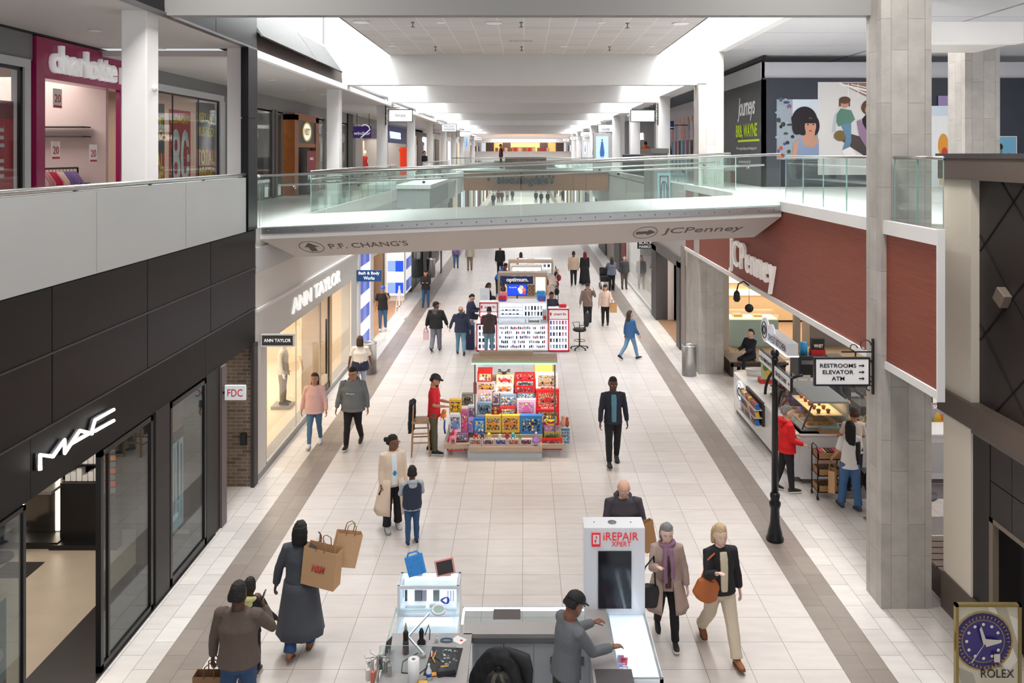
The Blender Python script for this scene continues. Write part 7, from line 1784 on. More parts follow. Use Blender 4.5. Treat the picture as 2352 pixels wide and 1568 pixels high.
def redframe(xa,xb,za,zb,Y,nm,sign=None,shelves=(),dpt=.5):
 tt=thing('side_tower',nm,'display tower',((xa+xb)/2,Y,za));e=.035
 MB().mat(WK).box(xa+.01,xb-.01,Y+.02,Y+dpt,za,zb-.01).build('body',tt)
 MB().mat(LIT).box(xa+e,xb-e,Y+.012,Y+.02,za+.03,zb-.03).build('lit_panel',tt)
 b=MB().mat(RF).box(xa,xa+e,Y-.03,Y+.03,za,zb).box(xb-e,xb,Y-.03,Y+.03,za,zb).box(xa,xb,Y-.03,Y+.03,zb-e,zb).box(xa,xb,Y-.03,Y+.03,za,za+e)
 if sign:b.box(xa,xb,Y-.03,Y+.03,sign-.02,sign)
 b.build('red_frame',tt)
 if sign:
  MB().mat(WK).box(xa+e,xb-e,Y-.01,Y+.012,sign,zb-e).build('header',tt)
  text('lettering','smart fix',front(((xa+xb)/2+.05,Y-.012,(sign+zb)/2)),1,RF,tt,width=(xb-xa)*.6,height=.09,bold=.02)
  MB().mat(RF).box(xa+.06,xa+.11,Y-.016,Y-.01,(sign+zb)/2-.05,(sign+zb)/2+.05).build('logo',tt)
 for z in shelves:MB().mat(WK).box(xa+e,xb-e,Y-.03,Y+.012,z,z+.015).build('shelf',tt)
 return tt
xr0,xr1=xq(1202,YK),xq(1490,YK)
redframe(xr0,xr1,.03,1.47,YK,'red framed white accessory tower at the right end of the phone kiosk',sign=1.12,shelves=(.12,.33,.54,.75,.93))
xl0,xl1=xq(207,YK),xq(492,YK)
redframe(xl0,xl1,.03,.96,YK,'low red framed case behind the person in the maroon hoodie',shelves=(.12,.33,.54,.75))
redframe(xq(247,YU),xq(505,YU),.99,1.52,YU,'red framed sign case at the upper left of the phone kiosk',sign=1.2)
MB().mat(WK).box(xl0,xl1,YK+.5,YU+.4,0,.96).build('left_counter',t)
MB().mat(M((226,60,60),.4)).box(xl0+.1,xl0+.4,YK+.4,YK+.7,.99,1.02).build('red_pad',t)
random.seed(11)
ccol={'black':(34,34,40),'clear grey':(176,184,196),'white':(236,238,242),'pink':(232,150,170),'blue':(70,110,170),'red':(206,50,60),'slate':(90,100,116),'lilac':(190,176,216)}
cw=['black','black','clear grey','clear grey','clear grey','white','slate','slate','pink','blue','red','lilac','black']
def case(name,xa,Y,za,w_,h_,c,where):
 o=MB().mat(M(ccol[c],.35)).box(xa,xa+w_,Y-.03,Y,za,za+h_).mat(M(tuple(int(q*.5)for q in ccol[c]),.3)).box(xa+w_*.12,xa+w_*.45,Y-.034,Y-.03,za+h_*.66,za+h_*.9).build(name,bevel=0)
 tag(o,'%s phone case %s'%(c,where),'phone case','%s phone cases %s'%(c,where))
rown=['in the lowest row of the lit front case','in the second row up of the lit front case','in the middle row of the lit front case','in the second row down of the lit front case','in the top row of the lit front case']
for r_ in range(5):
 for i in range(25):
  if random.random()<.2:continue
  case('phone_case',x0+.07+i*(x1-x0-.14)/25,YK+.03,.13+r_*.158+random.uniform(0,.015),.042,.075+random.choice((0,.02)),random.choice(cw),rown[r_])
for k,z in enumerate((.135,.345,.555,.765,.945)):
 for i in range(6):
  case('phone_case',xr0+.06+i*(xr1-xr0-.1)/6,YK-.0,z,.06,.12,random.choice(cw),'on the %s shelf of the right red framed tower'%('lowest','second','middle','fourth','top')[k])
  if k<4 and i<5:case('phone_case',xl0+.08+i*(xl1-xl0-.1)/5,YK-.0,z,.07,.12,random.choice(cw[:7]),'on the %s shelf of the left red framed case'%('lowest','second','third','top')[k])
for i in range(12):
 case('phone_case',(x0+x1)/2+.08+(i%6)*.11,YU-.012,1.06+.2*(i//6),.06,.14,('black','black','clear grey','white')[i%4],'hanging in the right half of the upper case')
for i in range(10):
 o=MB().mat(M((200,206,214)if i%2 else(60,62,70),.3)).box(x0+.12+i%5*.13,x0+.2+i%5*.13,YU-.09,YU-.04,1.111+.14*(i//5),1.15+.14*(i//5)).build('charger_box')
 tag(o,('pale' if i%2 else 'dark')+' charger box on the glass shelves of the upper case','charger box',('pale' if i%2 else 'dark')+' chargers in the upper case')
def topitem(nm,label,px0,px1,py0,py1,Y,col,col2,d=.12,cat='tablet case'):
 a,c=P(*kq(px0,py0),Y),P(*kq(px1,py1),Y);c.z=1.52 if 28.7<Y<29.3 and cat=='tablet case' else c.z;t=thing(nm,label,cat,(a.x,Y,c.z))
 MB().mat(M(col,.5)).box(a.x,c.x,Y,Y+d,c.z,a.z).build('shell',t,bevel=.03)
 MB().mat(M(col2,.4)).box(a.x+(c.x-a.x)*.2,c.x-(c.x-a.x)*.2,Y-.01,Y+.01,c.z+(a.z-c.z)*.1,c.z+(a.z-c.z)*.45).build('pocket',t)
topitem('child_case','pink child tablet case on top of the phone kiosk, left',525,638,665,742,29.0,(240,150,176),(226,120,150))
topitem('child_case','red and blue child tablet case in front of the pink one',512,622,720,798,28.75,(206,30,44),(50,80,200))
topitem('child_case','blue arched child tablet case on top of the phone kiosk, right',1040,1160,650,735,29.1,(70,160,226),(40,60,140))
topitem('child_case','blue and red child tablet case in front of the blue arched one',1058,1168,718,798,28.8,(36,110,206),(190,40,60))
topitem('child_case','red child tablet case on top of the right red framed tower',1352,1455,838,905,27.95,(206,30,44),(50,70,180))
topitem('card_stand','clear stand of red earphones on the kiosk counter, right',1120,1190,905,1065,28.2,(200,204,210),(180,60,60),.08,'display stand')
topitem('sign_panel','plain white translucent panel standing at the left of the phone kiosk',258,390,610,790,29.4,(226,232,238),(216,222,230),.03,'panel')
t=thing('keyboard','grey keyboard strip on the phone kiosk counter','keyboard',(.3,28,1));a,c=P(*kq(935,1080),27.9),P(*kq(1080,1110),27.9)
MB().mat(M((110,112,116),.5)).box(a.x,c.x,27.85,28.05,.99,1.01).build('keys',t)
t=thing('shopping_bag','navy shop bag standing beside the left end of the phone kiosk','bag',(-1.9,28.2,0))
MB().mat(M((40,46,84),.6)).box(-2.0,-1.72,28.0,28.5,0,.85).build('bag_body',t)
# telecom kiosk behind, with blue header and screen
def kiosk_body(nm,label,xa,xb,Y0,Y1,zt,beam):
 t=thing(nm,label,'kiosk',((xa+xb)/2,(Y0+Y1)/2,0));WD_=M((196,180,164),.5)
 MB().mat(M((226,222,218),.5)).box(xa,xb,Y0,Y1,0,1.0).build('counter',t)
 MB().mat(WD_).box(xa-.06,xb+.06,Y0-.06,Y1,1.0,1.06).build('counter_top',t)
 MB().mat(WD_).box(xa,xb,Y1-.5,Y1,zt,zt+beam).build('header_beam',t)
 for x in(xa+.03,xb-.03):MB().mat(WD_).box(x-.05,x+.05,Y1-.4,Y1-.3,1.06,zt).build('post',t)
 return t
t=kiosk_body('telecom_kiosk','wood trimmed telecom kiosk with a navy header behind the phone kiosk',P(1144,0,32.6).x,P(1256,0,32.6).x,30.9,33.1,1.86,.12)
a,c=P(*kq(555,450),32.5),P(*kq(992,556),32.5)
MB().mat(M((36,44,92),.4,emit=.1)).box(a.x,c.x,32.5,32.58,c.z,a.z).build('header_sign',t)
text('lettering','optimum.',front(((a.x+c.x)/2,32.49,(a.z+c.z)/2)),1,M((250,250,250),.4,emit=.3),t,width=(c.x-a.x)*.7,height=.2,bold=.03)
a,c=P(*kq(1018,445),32.5),P(*kq(1172,665),32.5)
MB().mat(M((190,160,130),.5)).box(a.x-.03,c.x+.03,32.5,32.6,c.z-.1,a.z).mat(M((255,226,186),.4,emit=1.2)).box(a.x+.03,c.x-.03,32.49,32.5,c.z,a.z-.05).build('lit_panel',t)
a,c=P(*kq(905,570),32.7),P(*kq(1010,735),32.7)
b=MB()
for i in range(4):
 for k in range(6):b.mat(M((206,180,150)if(i+k)%2 else(150,120,92),.6)).box(a.x+i*(c.x-a.x)/4,a.x+(i+1)*(c.x-a.x)/4,32.7,32.72,c.z+k*(a.z-c.z)/6,c.z+(k+1)*(a.z-c.z)/6)
b.build('check_panel',t)
a,c=P(*kq(640,560),31.0),P(*kq(902,712),31.0)
t=thing('monitor','bright blue advertising monitor on the telecom kiosk counter','monitor',((a.x+c.x)/2,31,1.06))
MB().mat(BLACK).box(a.x-.02,c.x+.02,31,31.05,c.z-.02,a.z+.02).bar(((a.x+c.x)/2,31.03,1.06),((a.x+c.x)/2,31.03,c.z),.05).build('casing',t)
MB().mat(M((20,60,190),.4,emit=.9)).box(a.x,c.x,30.995,31,c.z,a.z).build('screen',t)
b=MB();w_=c.x-a.x
for i,(fx,fz,r_,cc_)in enumerate(((.72,.7,.09,(230,190,170)),(.85,.5,.08,(190,120,110)),(.7,.35,.09,(220,226,240)),(.85,.25,.07,(210,60,60)),(.62,.55,.07,(240,240,250)))):b.mat(M(cc_,.4,emit=.5)).ball((a.x+w_*fx,30.99,c.z+(a.z-c.z)*fz),(r_,.004,r_),8)
b.build('screen_picture',t)
text('lettering','Get super fast',front((a.x+w_*.28,30.99,c.z+(a.z-c.z)*.72)),1,M((240,244,255),.4,emit=.8),t,width=w_*.4,height=.06)
# further kiosks
t=kiosk_body('gift_kiosk','wood beamed kiosk with a warm lit showcase, third kiosk down the walkway',P(1168,0,38.5).x,P(1270,0,38.5).x,35.5,38.8,1.6,.14)
a,c=P(*kq(705,270),37.6),P(*kq(1100,400),37.6)
t2=thing('lit_showcase','warm lit glass showcase of pale goods on the third kiosk','showcase',(a.x,37.6,1.06))
MB().mat(M((255,238,210),.4,emit=.8)).box(a.x,c.x,37.7,37.8,1.06,1.55).build('lit_back',t2);MB().mat(WHITE).box(a.x-.05,c.x+.05,37.3,37.85,1.55,1.6).box(a.x-.05,a.x,37.3,37.85,1.06,1.55).box(c.x,c.x+.05,37.3,37.85,1.06,1.55).build('case_frame',t2)
for i in range(5):
 o=MB().mat(M(((240,216,220),(206,226,236),(244,236,220))[i%3],.5)).lathe([(.1,0),(.12,.15),(.05,.3)],(a.x+.25+i*.33,37.5,1.06),10).build('pale_ornament');tag(o,'pale ornament inside the warm lit showcase of the third kiosk','ornament','ornaments in the lit showcase')
random.seed(5)
for i in range(26):
 x=random.choice((-1,1));xx=(P(1160,0,37).x-.1 if x<0 else P(1278,0,37).x)+random.uniform(-.06,.06);yy=random.uniform(35.4,38);q=random.uniform(.07,.12);zz=random.choice((.9,1.5))-q*1.35
 o=MB().mat(M(random.choice(((90,60,44),(40,36,38),(206,196,186),(160,30,40),(120,84,60),(226,220,214))),.8)).ball((xx,yy,zz),(q,q,q*1.4),8).build('small_bag');tag(o,'small hanging bag or charm on the %s side of the third kiosk'%('left' if x<0 else 'right'),'bag charm','charms on the %s of the third kiosk'%('left' if x<0 else 'right'))
for i,x in enumerate((-.55,.95)):
 t=thing('bag_rail','dark side rail of the third kiosk carrying bag charms, %s side'%('left' if i==0 else 'right'),'rail',(x-.3 if i==0 else x+.5,36.8,0))
 xx=P(1160,0,37).x-.1 if i==0 else P(1278,0,37).x
 MB().mat(BLACK).bar((xx,35.3,0),(xx,35.3,1.5),.03).bar((xx,38.1,0),(xx,38.1,1.5),.03).bar((xx,35.3,1.5),(xx,38.1,1.5),.03).bar((xx,35.3,.9),(xx,38.1,.9),.03).build('frame',t)
for i,(pxa,pxb)in enumerate(((1190,1212),(1226,1268))):
 x_0,x_1=P(pxa,0,41).x,P(pxb,0,41).x
 t=thing('white_showcase',('left','right')[i]+' white lit showcase of the farthest kiosk under the bridge edge','showcase',((x_0+x_1)/2,41,0))
 MB().mat(WK).box(x_0,x_1,40.6,41.6,0,1.0).mat(LIT).box(x_0+.04,x_1-.04,40.6,41.0,1.0,1.5).build('case',t)
 for k in range(8):MB().mat(M(((60,62,70),(210,214,220),(150,150,156))[k%3],.4)).box(x_0+.08+(k%4)*(x_1-x_0)/4.6,x_0+.2+(k%4)*(x_1-x_0)/4.6,40.57,40.6,1.1+.2*(k//4),1.24+.2*(k//4)).build('item',t)
 # repair kiosk in the foreground
GC=M((168,164,162),.45);WC=M((232,234,238),.3,coat=.3);LED=M((240,246,255),.4,emit=5)
CG=glass((244,248,249),.985)
t=thing('repair_counter','U shaped repair kiosk counter with grey tops and white cabinets in the foreground','counter',(0,9.5,0))
MB().mat(GC).box(-.72,.76,9.72,9.97,.96,1.0).build('counter_top',t)
MB().mat(M((120,120,122),.4)).box(-.72,.76,9.71,9.73,.9,.96).build('top_edge',t)
MB().mat(GC).box(-1.58,-.62,7.6,9.74,.96,1.0).build('counter_top',t)
MB().mat(GC).box(.76,1.04,7.6,10.25,.96,1.0).build('counter_top',t)
MB().mat(WC).box(-1.56,-.66,7.6,9.7,.02,.955).build('left_cabinet',t)
MB().mat(WC).box(.80,1.02,7.6,9.70,.02,.955).build('right_cabinet',t)
bx=[-.6,-.24,.12,.42,.78]
for i in range(4):
 d_=MB().mat(M((196,202,208),.35)).box(bx[i]+.005,bx[i+1]-.005,9.735,9.76,.04,.88).build('cabinet_door',t)
 if i in(1,2,3):MB().mat(STEELD).box(bx[i+1]-.1,bx[i+1]-.06,9.722,9.735,.62,.72).build('handle',d_)
 if i==0:MB().mat(BLACK).cyl((bx[1]-.08,9.72,.8),(bx[1]-.08,9.735,.8),.015).build('lock',d_)
MB().mat(WC).box(-.62,.8,9.76,9.95,.02,.955).build('back_cabinet',t)
# glass display case along the front
t=thing('glass_case','empty glass display case with white light strips along the far side of the repair kiosk','display case',(0,10.15,0))
for q in((-.78,.76,10.33,10.34,.0,.985),(-.78,-.77,9.99,10.33,.0,.985)):MB().mat(CG).box(*q).build('pane',t)
MB().mat(CG).box(-.78,.76,9.98,10.34,.985,.995).build('glass_top',t)
MB().mat(LED).box(-.76,.76,10.30,10.33,.955,.98).build('light_strip',t);MB().mat(LED).box(-.77,-.745,10.0,10.3,.955,.98).build('light_strip',t)
MB().mat(WHITE).box(-.79,.77,10.3,10.35,0,.04).box(-.79,-.76,9.98,10.35,0,.04).build('base_rail',t)
o=MB().mat(M((92,84,82),.8)).box(-.38,-.04,10.04,10.26,.995,1.0).build('counter_mat');tag(o,'dark rectangular mat lying on the empty glass display case','mat')
# left lit showcase with tablets
def lbox(t,xa,xb,ya,yb,za,zb,th=.03,front_open=True):
 b=MB().mat(WC).box(xa,xa+th,ya,yb,za,zb).box(xb-th,xb,ya,yb,za,zb).box(xa,xb,yb-th,yb,za,zb).box(xa,xb,ya,yb,za,za+th);b.build('casing',t)
t=thing('lit_showcase','small white lit showcase of phone parts at the left of the repair kiosk','showcase',(-1.2,10.4,0))
lbox(t,-1.6,-.82,10.28,10.62,.0,1.28)
MB().mat(M((236,243,255),.4,emit=.55)).box(-1.55,-.87,10.56,10.59,.98,1.24).build('lit_back',t)
MB().mat(M((244,248,255),.3,emit=.25)).box(-1.57,-.85,10.3,10.58,.94,.97).build('shelf',t)
MB().mat(CG).box(-1.59,-.83,10.29,10.61,1.275,1.285).build('glass_top',t);MB().mat(CG).box(-1.57,-.85,10.282,10.29,.97,1.26).build('pane',t)
MB().mat(LED).box(-1.55,-.87,10.55,10.57,1.235,1.255).build('light_strip',t);MB().mat(WC).box(-1.6,-.82,10.275,10.3,.86,.97).box(-1.6,-.82,10.275,10.3,1.24,1.28).build('front_rail',t)
def item(nm,label,cat,x,y,z,dx,dy,dz,col,rz=0,group=None,rx=0,mm=None):
 m=Matrix.Translation((x,y,z))@Matrix.Rotation(rz,4,'Z')@Matrix.Rotation(rx,4,'X')
 o=MB(m).mat(mm or M(col,.4)).box(-dx/2,dx/2,-dy/2,dy/2,0,dz).build(nm,bevel=min(dx,dy,dz)*.15);return tag(o,label,cat,group)
for i,(x,w_,c_,l_)in enumerate(((-1.52,.03,(40,60,64),'slim dark phone part standing at the left'),(-1.36,.1,(110,112,116),'grey circuit tray'),(-1.29,.07,(180,160,176),'mauve phone back'),(-1.13,.08,(130,134,128),'grey green battery pack'))):
 item('phone_part',l_+' in the small lit showcase','phone part',x,10.5,.97,w_,.02,.14,c_)
for i in range(3):item('tweezers','slim metal tool leaning in the right of the small lit showcase','tool',-.98+i*.035,10.5,.97,.008,.012,.13,(150,152,158),rz=.3,group='tools leaning in the lit showcase')
t=thing('cable_bundle','coiled blue cable bundle in the small lit showcase','cable',(-1.02,10.38,.97))
for k in range(3):MB().mat(M((50,80,200),.4)).tube([(-1.02+.045*math.cos(a)+k*.01,10.4+.02*math.sin(a*2),1.03+.035*math.sin(a))for a in[q*math.pi/6 for q in range(13)]],.007,6).build('coil',t)
item('earphone_case','white rounded earphone case at the front of the small lit showcase','case',-1.16,10.35,.97,.08,.04,.04,(236,236,238))
item('tool_tray','long white tray at the front of the small lit showcase','tray',-1.38,10.35,.97,.26,.05,.012,(220,222,228))
def tablet(label,x,y,z,w_,h_,th,col,inner,rz,tilt,roll,handle=False):
 m=Matrix.Translation((x,y,z))@Matrix.Rotation(rz,4,'Z')@Matrix.Rotation(tilt,4,'X')@Matrix.Rotation(roll,4,'Y')
 t=thing('tablet_case',label,'tablet case',(x,y,z))
 MB(m).mat(M(col,.5)).box(-w_/2,w_/2,-th/2,th/2,0,h_).build('case_shell',t,bevel=.012)
 MB(m).mat(M(inner,.3)).box(-w_/2+.022,w_/2-.022,-th/2-.003,-th/2,.022,h_-.022).build('screen_well',t)
 if handle:
  MB(m).mat(M(col,.5)).tube([(-w_*.32,0,h_-.005),(-w_*.24,0,h_+.035),(w_*.24,0,h_+.035),(w_*.32,0,h_-.005)],.012,8).build('carry_handle',t)
  b=MB(m).mat(M((30,60,90),.5))
  for px_,pz_ in((-.07,.05),(.07,.06),(.06,.13),(-.06,.12),(0,.19),(.05,.2)):b.cyl((px_,-th/2-.006,pz_),(px_,-th/2-.002,pz_),.005,seg=8)
  b.build('rivets',t)
 MB().mat(WHITE).box(x-.06,x+.06,y-.0,y+.06,1.286,1.295).build('stand',t)
tablet('bright blue child tablet case with a carry handle tilted on the lit showcase',-1.37,10.5,1.30,.24,.25,.025,(60,150,226),(50,140,216),0,R(-14),R(-16),True)
tablet('salmon pink tablet case with a dark screen tilted on the lit showcase',-1.0,10.5,1.30,.25,.2,.02,(236,160,150),(50,44,46),0,R(-14),R(-12))
# white repair tower
t=thing('repair_tower','tall white glossy sign tower with a black screen and red lettering on the repair kiosk','sign tower',(1.14,10.4,0))
MB().mat(WC).box(.76,1.53,10.25,10.56,0,2.03).build('body',t,bevel=.008)
a,c=P(1374,1265,10.25),P(1450,1396,10.25)
MB().mat(M((16,20,28),.12)).box(a.x,c.x,10.235,10.25,c.z,a.z).build('screen',t)
RT=M((214,40,46),.4,emit=.2)
a,c=P(1386,1222,10.25),P(1466,1240,10.25);text('lettering','iREPAIR',front(((a.x+c.x)/2,10.245,(a.z+c.z)/2)),1,RT,t,width=c.x-a.x,height=a.z-c.z,bold=.0)
a,c=P(1405,1243,10.25),P(1449,1254,10.25);text('lettering','XPERT',front(((a.x+c.x)/2,10.245,(a.z+c.z)/2)),1,RT,t,width=c.x-a.x,height=a.z-c.z,bold=-.005)
a,c=P(1359,1223,10.25),P(1379,1254,10.25)
MB().mat(RT).box(a.x,c.x,10.235,10.25,c.z,a.z).mat(WC).box(a.x+.015,c.x-.015,10.23,10.236,c.z+.035,a.z-.02).mat(RT).poly([(a.x+.05,10.228,a.z-.03),(a.x+.07,10.228,a.z-.04),(a.x+.045,10.228,a.z-.09),(a.x+.06,10.228,a.z-.09),(a.x+.04,10.228,a.z-.13),(a.x+.035,10.228,a.z-.08),(a.x+.055,10.228,a.z-.08)],(0,.003,0)).build('phone_logo',t)
MB().mat(M((120,120,122),.4)).cyl((1.13,10.4,2.03),(1.13,10.4,2.036),.055,seg=20).mat(BLACK).cyl((.9,10.4,2.03),(.9,10.4,2.035),.008).cyl((1.37,10.4,2.03),(1.37,10.4,2.035),.008).build('top_fittings',t)
# right glass case with merchandise
t=thing('glass_case','white lit glass case of phone covers on the right side of the repair kiosk','display case',(1.3,9.6,0))
b=MB().mat(WC).box(1.04,1.07,8.95,10.25,0,.95).box(1.5,1.54,8.95,10.25,0,.95).box(1.04,1.54,8.95,9.0,0,.95).box(1.04,1.54,7.6,8.95,0,.9);b.build('casing',t)
MB().mat(M((232,240,252),.4,emit=.35)).box(1.07,1.5,9.0,10.24,.55,.6).box(1.07,1.5,10.2,10.24,.6,.93).build('lit_floor',t)
for x in(1.3,1.46):MB().mat(LED).box(x-.01,x+.01,9.1,10.1,.9,.92).build('light_strip',t)
MB().mat(CG).box(1.05,1.53,8.96,10.24,.95,.96).build('glass_top',t)
random.seed(2)
for i in range(22):
 y=9.05+.035*i;c_=random.choice(list(ccol.items()))
 o=MB(Matrix.Translation((1.12+.02*(i%3),y,.6))@Matrix.Rotation(random.uniform(-.15,.15)+.5,4,'X')).mat(M(c_[1],.35)).box(0,.08,-.004,.004,0,.16).build('phone_cover')
 tag(o,c_[0]+' phone cover standing in the right lit glass case of the repair kiosk','phone cover',c_[0]+' phone covers in the right lit case')
o=MB().mat(M((84,80,82),.8)).box(.79,1.2,8.5,9.05,1.0,1.008).build('counter_mat');tag(o,'dark mat on the right arm of the repair counter, bottom of the picture','mat')
# glass guard on the left
t=thing('glass_guard','upright glass guard panes with green edges around the left end of the repair counter','glass guard',(-1.6,9.3,1))
def gpane(a_,b_,z0,z1):
 a_,b_=Vector(a_),Vector(b_);n_=(b_-a_).cross(Vector((0,0,1))).normalized()*.004
 q=[a_-n_,b_-n_,b_+n_,a_+n_];vs=[(v.x,v.y,z0)for v in q]+[(v.x,v.y,z1)for v in q]
 MB().mat(CG).add(vs,[(0,1,5,4),(2,3,7,6)]).mat(GLASSE).add(vs,[(4,5,6,7),(1,2,6,5),(3,0,4,7)]).build('pane',t)
gpane((-1.6,10.2,0),(-1.6,8.6,0),1.0,1.06);gpane((-1.6,9.0,0),(-.75,9.0,0),1.0,1.3);gpane((-1.6,10.22,0),(-.85,10.22,0),.95,1.03)
t=thing('glass_case','lit glass counter case between the showcase and the left work top','display case',(-1.2,10,0))
MB().mat(M((226,232,240),.35,emit=.15)).box(-1.58,-.82,9.76,10.26,0,.9).build('casing',t);MB().mat(CG).box(-1.58,-.82,9.76,10.26,.93,.94).build('glass_top',t)
MB().mat(M((240,246,255),.4,emit=1.5)).box(-1.5,-.9,10.12,10.22,.9,.915).build('light_strip',t)
# tools on the left work top
zt=1.0
def tp(px,py,z=1.0):Y=F*(H-z)/(py-HY);return P(px,py,Y)
p=tp(932,1500);t=thing('heat_gun','black and grey electric screwdriver tool standing on the work top','power tool',p)
MB().mat(M((60,66,66),.5)).lathe([(.035,0),(.038,.02),(.034,.12),(.03,.16)],p,14).build('body',t);MB().mat(BLACK).lathe([(.031,.16),(.031,.24),(.02,.26)],p,14).build('collar',t)
MB().mat(M((190,180,160),.3,metal=.8)).lathe([(.018,.26),(.016,.3),(.004,.36)],p,12).build('tip',t);MB().mat(M((200,30,30),.5)).box(p.x-.03,p.x-.01,p.y-.04,p.y-.03,p.z+.02,p.z+.07).build('switch',t)
p=tp(972,1508);t=thing('magnifier_lamp','white ring magnifier lamp on a jointed arm over the work top','lamp',p)
AR=M((206,208,210),.35,metal=.5);e1=p+Vector((-.19,.12,.16));e2=p+Vector((.02,.42,.26));e3=p+Vector((.13,.44,.27))
MB().mat(AR).cyl(p,p+Vector((0,0,.04)),.03).build('clamp',t);MB().mat(AR).bar(p+Vector((0,0,.04)),e1,.018).build('lower_arm',t);MB().mat(AR).bar(e1,e2,.018).build('upper_arm',t)
MB().mat(WC).tube([e3+Vector((.075*math.cos(a),.045*math.sin(a),.03*math.sin(a)+.02))for a in[q*math.pi/10 for q in range(21)]],.016,8).build('ring_light',t)
MB().mat(M((170,200,190),.1)).poly([e3+Vector((.06*math.cos(a),.036*math.sin(a),.024*math.sin(a)+.02))for a in[q*math.pi/10 for q in range(20)]],(0,0,.004)).build('lens',t)
p=tp(950,1568);t=thing('paper_roll','upright roll of white paper towel on the work top','paper roll',p)
MB().mat(M((240,240,242),.8)).lathe([(.062,0),(.062,.26),(.02,.261),(.018,.24)],p,24).build('roll',t);MB().mat(M((130,120,110),.7)).lathe([(.018,.2),(.018,.262)],p,12).build('core',t)
p0,p1=tp(978,1490),tp(1062,1550)
o=MB(Matrix.Translation(((p0.x+p1.x)/2,(p0.y+p1.y)/2,1.001))@Matrix.Rotation(-.08,4,'Z')).mat(M((34,32,34),.6)).box(-.18,.18,-.26,.26,0,.006).build('work_mat');tag(o,'black repair mat covered with small parts on the left work top','mat')
random.seed(9)
c0=((p0.x+p1.x)/2,(p0.y+p1.y)/2)
for i in range(30):
 x,y=c0[0]+random.uniform(-.05,.16),c0[1]+random.uniform(-.22,.22)
 item('phone_part','tiny metal or plastic phone part scattered on the black repair mat','phone part',x,y,1.008,random.uniform(.008,.03),random.uniform(.01,.04),.005,random.choice(((200,202,206),(120,122,126),(230,230,226),(90,92,96))),rz=random.uniform(0,3),group='tiny parts on the black repair mat')
for i,(dx,dy,col,nm)in enumerate(((-.13,.12,(226,60,40),'red'),(-.11,.1,(240,200,40),'yellow'),(-.15,.14,(240,240,240),'white'),(-.12,.02,(236,150,40),'orange'),(-.09,.06,(60,60,64),'black'))):
 o=MB(Matrix.Translation((c0[0]+dx,c0[1]+dy,1.012))@Matrix.Rotation(.3*i-.5,4,'Z')).mat(M(col,.5)).cyl((0,-.07,.005),(0,.03,.005),.008,seg=8).mat(STEEL).cyl((0,.03,.005),(0,.08,.005),.003,seg=6).build('screwdriver');tag(o,'%s handled precision screwdriver at the left of the black repair mat'%nm,'screwdriver')
item('notepad','yellow square sticky pad standing on the black repair mat','notepad',c0[0]+.03,c0[1]-.17,1.008,.09,.1,.03,(240,180,40),rz=.15)
item('notepad','orange and white card at the lower left of the black repair mat','card',c0[0]-.1,c0[1]-.24,1.008,.09,.06,.008,(236,160,60),rz=.2)
p=tp(1058,1470);item('leaflet','white leaflet with red print on the work top near the cabinets','leaflet',p.x-.02,p.y,1.001,.15,.12,.004,(236,234,232),rz=-.6)
item('leaflet_print','red printed square on the white leaflet','print',p.x+.01,p.y-.01,1.0055,.03,.03,.001,(206,50,60),rz=-.6)
p=tp(1026,1472);t=thing('goggles','blue rimmed magnifying goggles on the work top','goggles',p)
MB().mat(M((60,100,130),.4)).tube([p+Vector((.07*math.cos(a),.035*math.sin(a),.015))for a in[q*math.pi/8 for q in range(17)]],.008,6).build('rim',t)
p=tp(1003,1475);t=thing('small_bottle','small clear bottle with a white cap on the work top','bottle',p);MB().mat(M((206,226,230),.2)).lathe([(.018,0),(.018,.06),(.008,.07)],p,10).build('bottle_body',t);MB().mat(WHITE).lathe([(.008,.07),(.007,.1)],p,8).build('cap',t)
p=tp(968,1478);t=thing('spray_bottle','dark solder stand with a grey cable on the work top','solder stand',p);MB().mat(BLACK).lathe([(.05,0),(.05,.03),(.025,.06),(.03,.14),(.015,.18)],p,12).build('stand',t)
MB().mat(M((50,50,54),.5)).tube([p+Vector((.04,0,.1)),p+Vector((.08,.04,.2)),p+Vector((.1,0,.15)),p+Vector((.1,-.06,.08))],.006,6).build('cable',t)
MB().mat(M((60,62,66),.6)).tube([tp(960,1500)+Vector((0,0,.006)),tp(925,1520)+Vector((0,0,.006)),tp(922,1545)+Vector((0,0,.006)),tp(960,1550)+Vector((0,0,.006)),tp(985,1530)+Vector((0,0,.006))],.005,6).build('power_cable',t)
p=tp(1025,1548);t=thing('label_printer','black handheld device lying at the front of the repair mat','device',p);MB(Matrix.Translation(p)@Matrix.Rotation(.25,4,'Z')).mat(M((44,46,50),.4)).box(-.1,.1,-.04,.04,0,.06).mat(M((70,72,76),.4)).box(-.08,-.02,-.03,.03,.06,.063).build('housing',t,bevel=.01)
p=tp(985,1560);t=thing('water_bottle','small clear water bottle with a blue label at the bottom of the work top','bottle',p);MB().mat(M((220,230,236),.1)).lathe([(.03,0),(.03,.1),(.012,.13),(.012,.15)],p,14).build('bottle_body',t);MB().mat(M((40,80,170),.5)).lathe([(.031,.04),(.031,.075)],p,14).build('label',t);MB().mat(WHITE).lathe([(.013,.15),(.013,.17)],p,10).build('cap',t)
p=tp(968,1568,1.0);item('parts_box','small yellow box at the bottom edge of the work top','box',p.x+.02,p.y-.04,1.0,.1,.05,.04,(240,190,60))
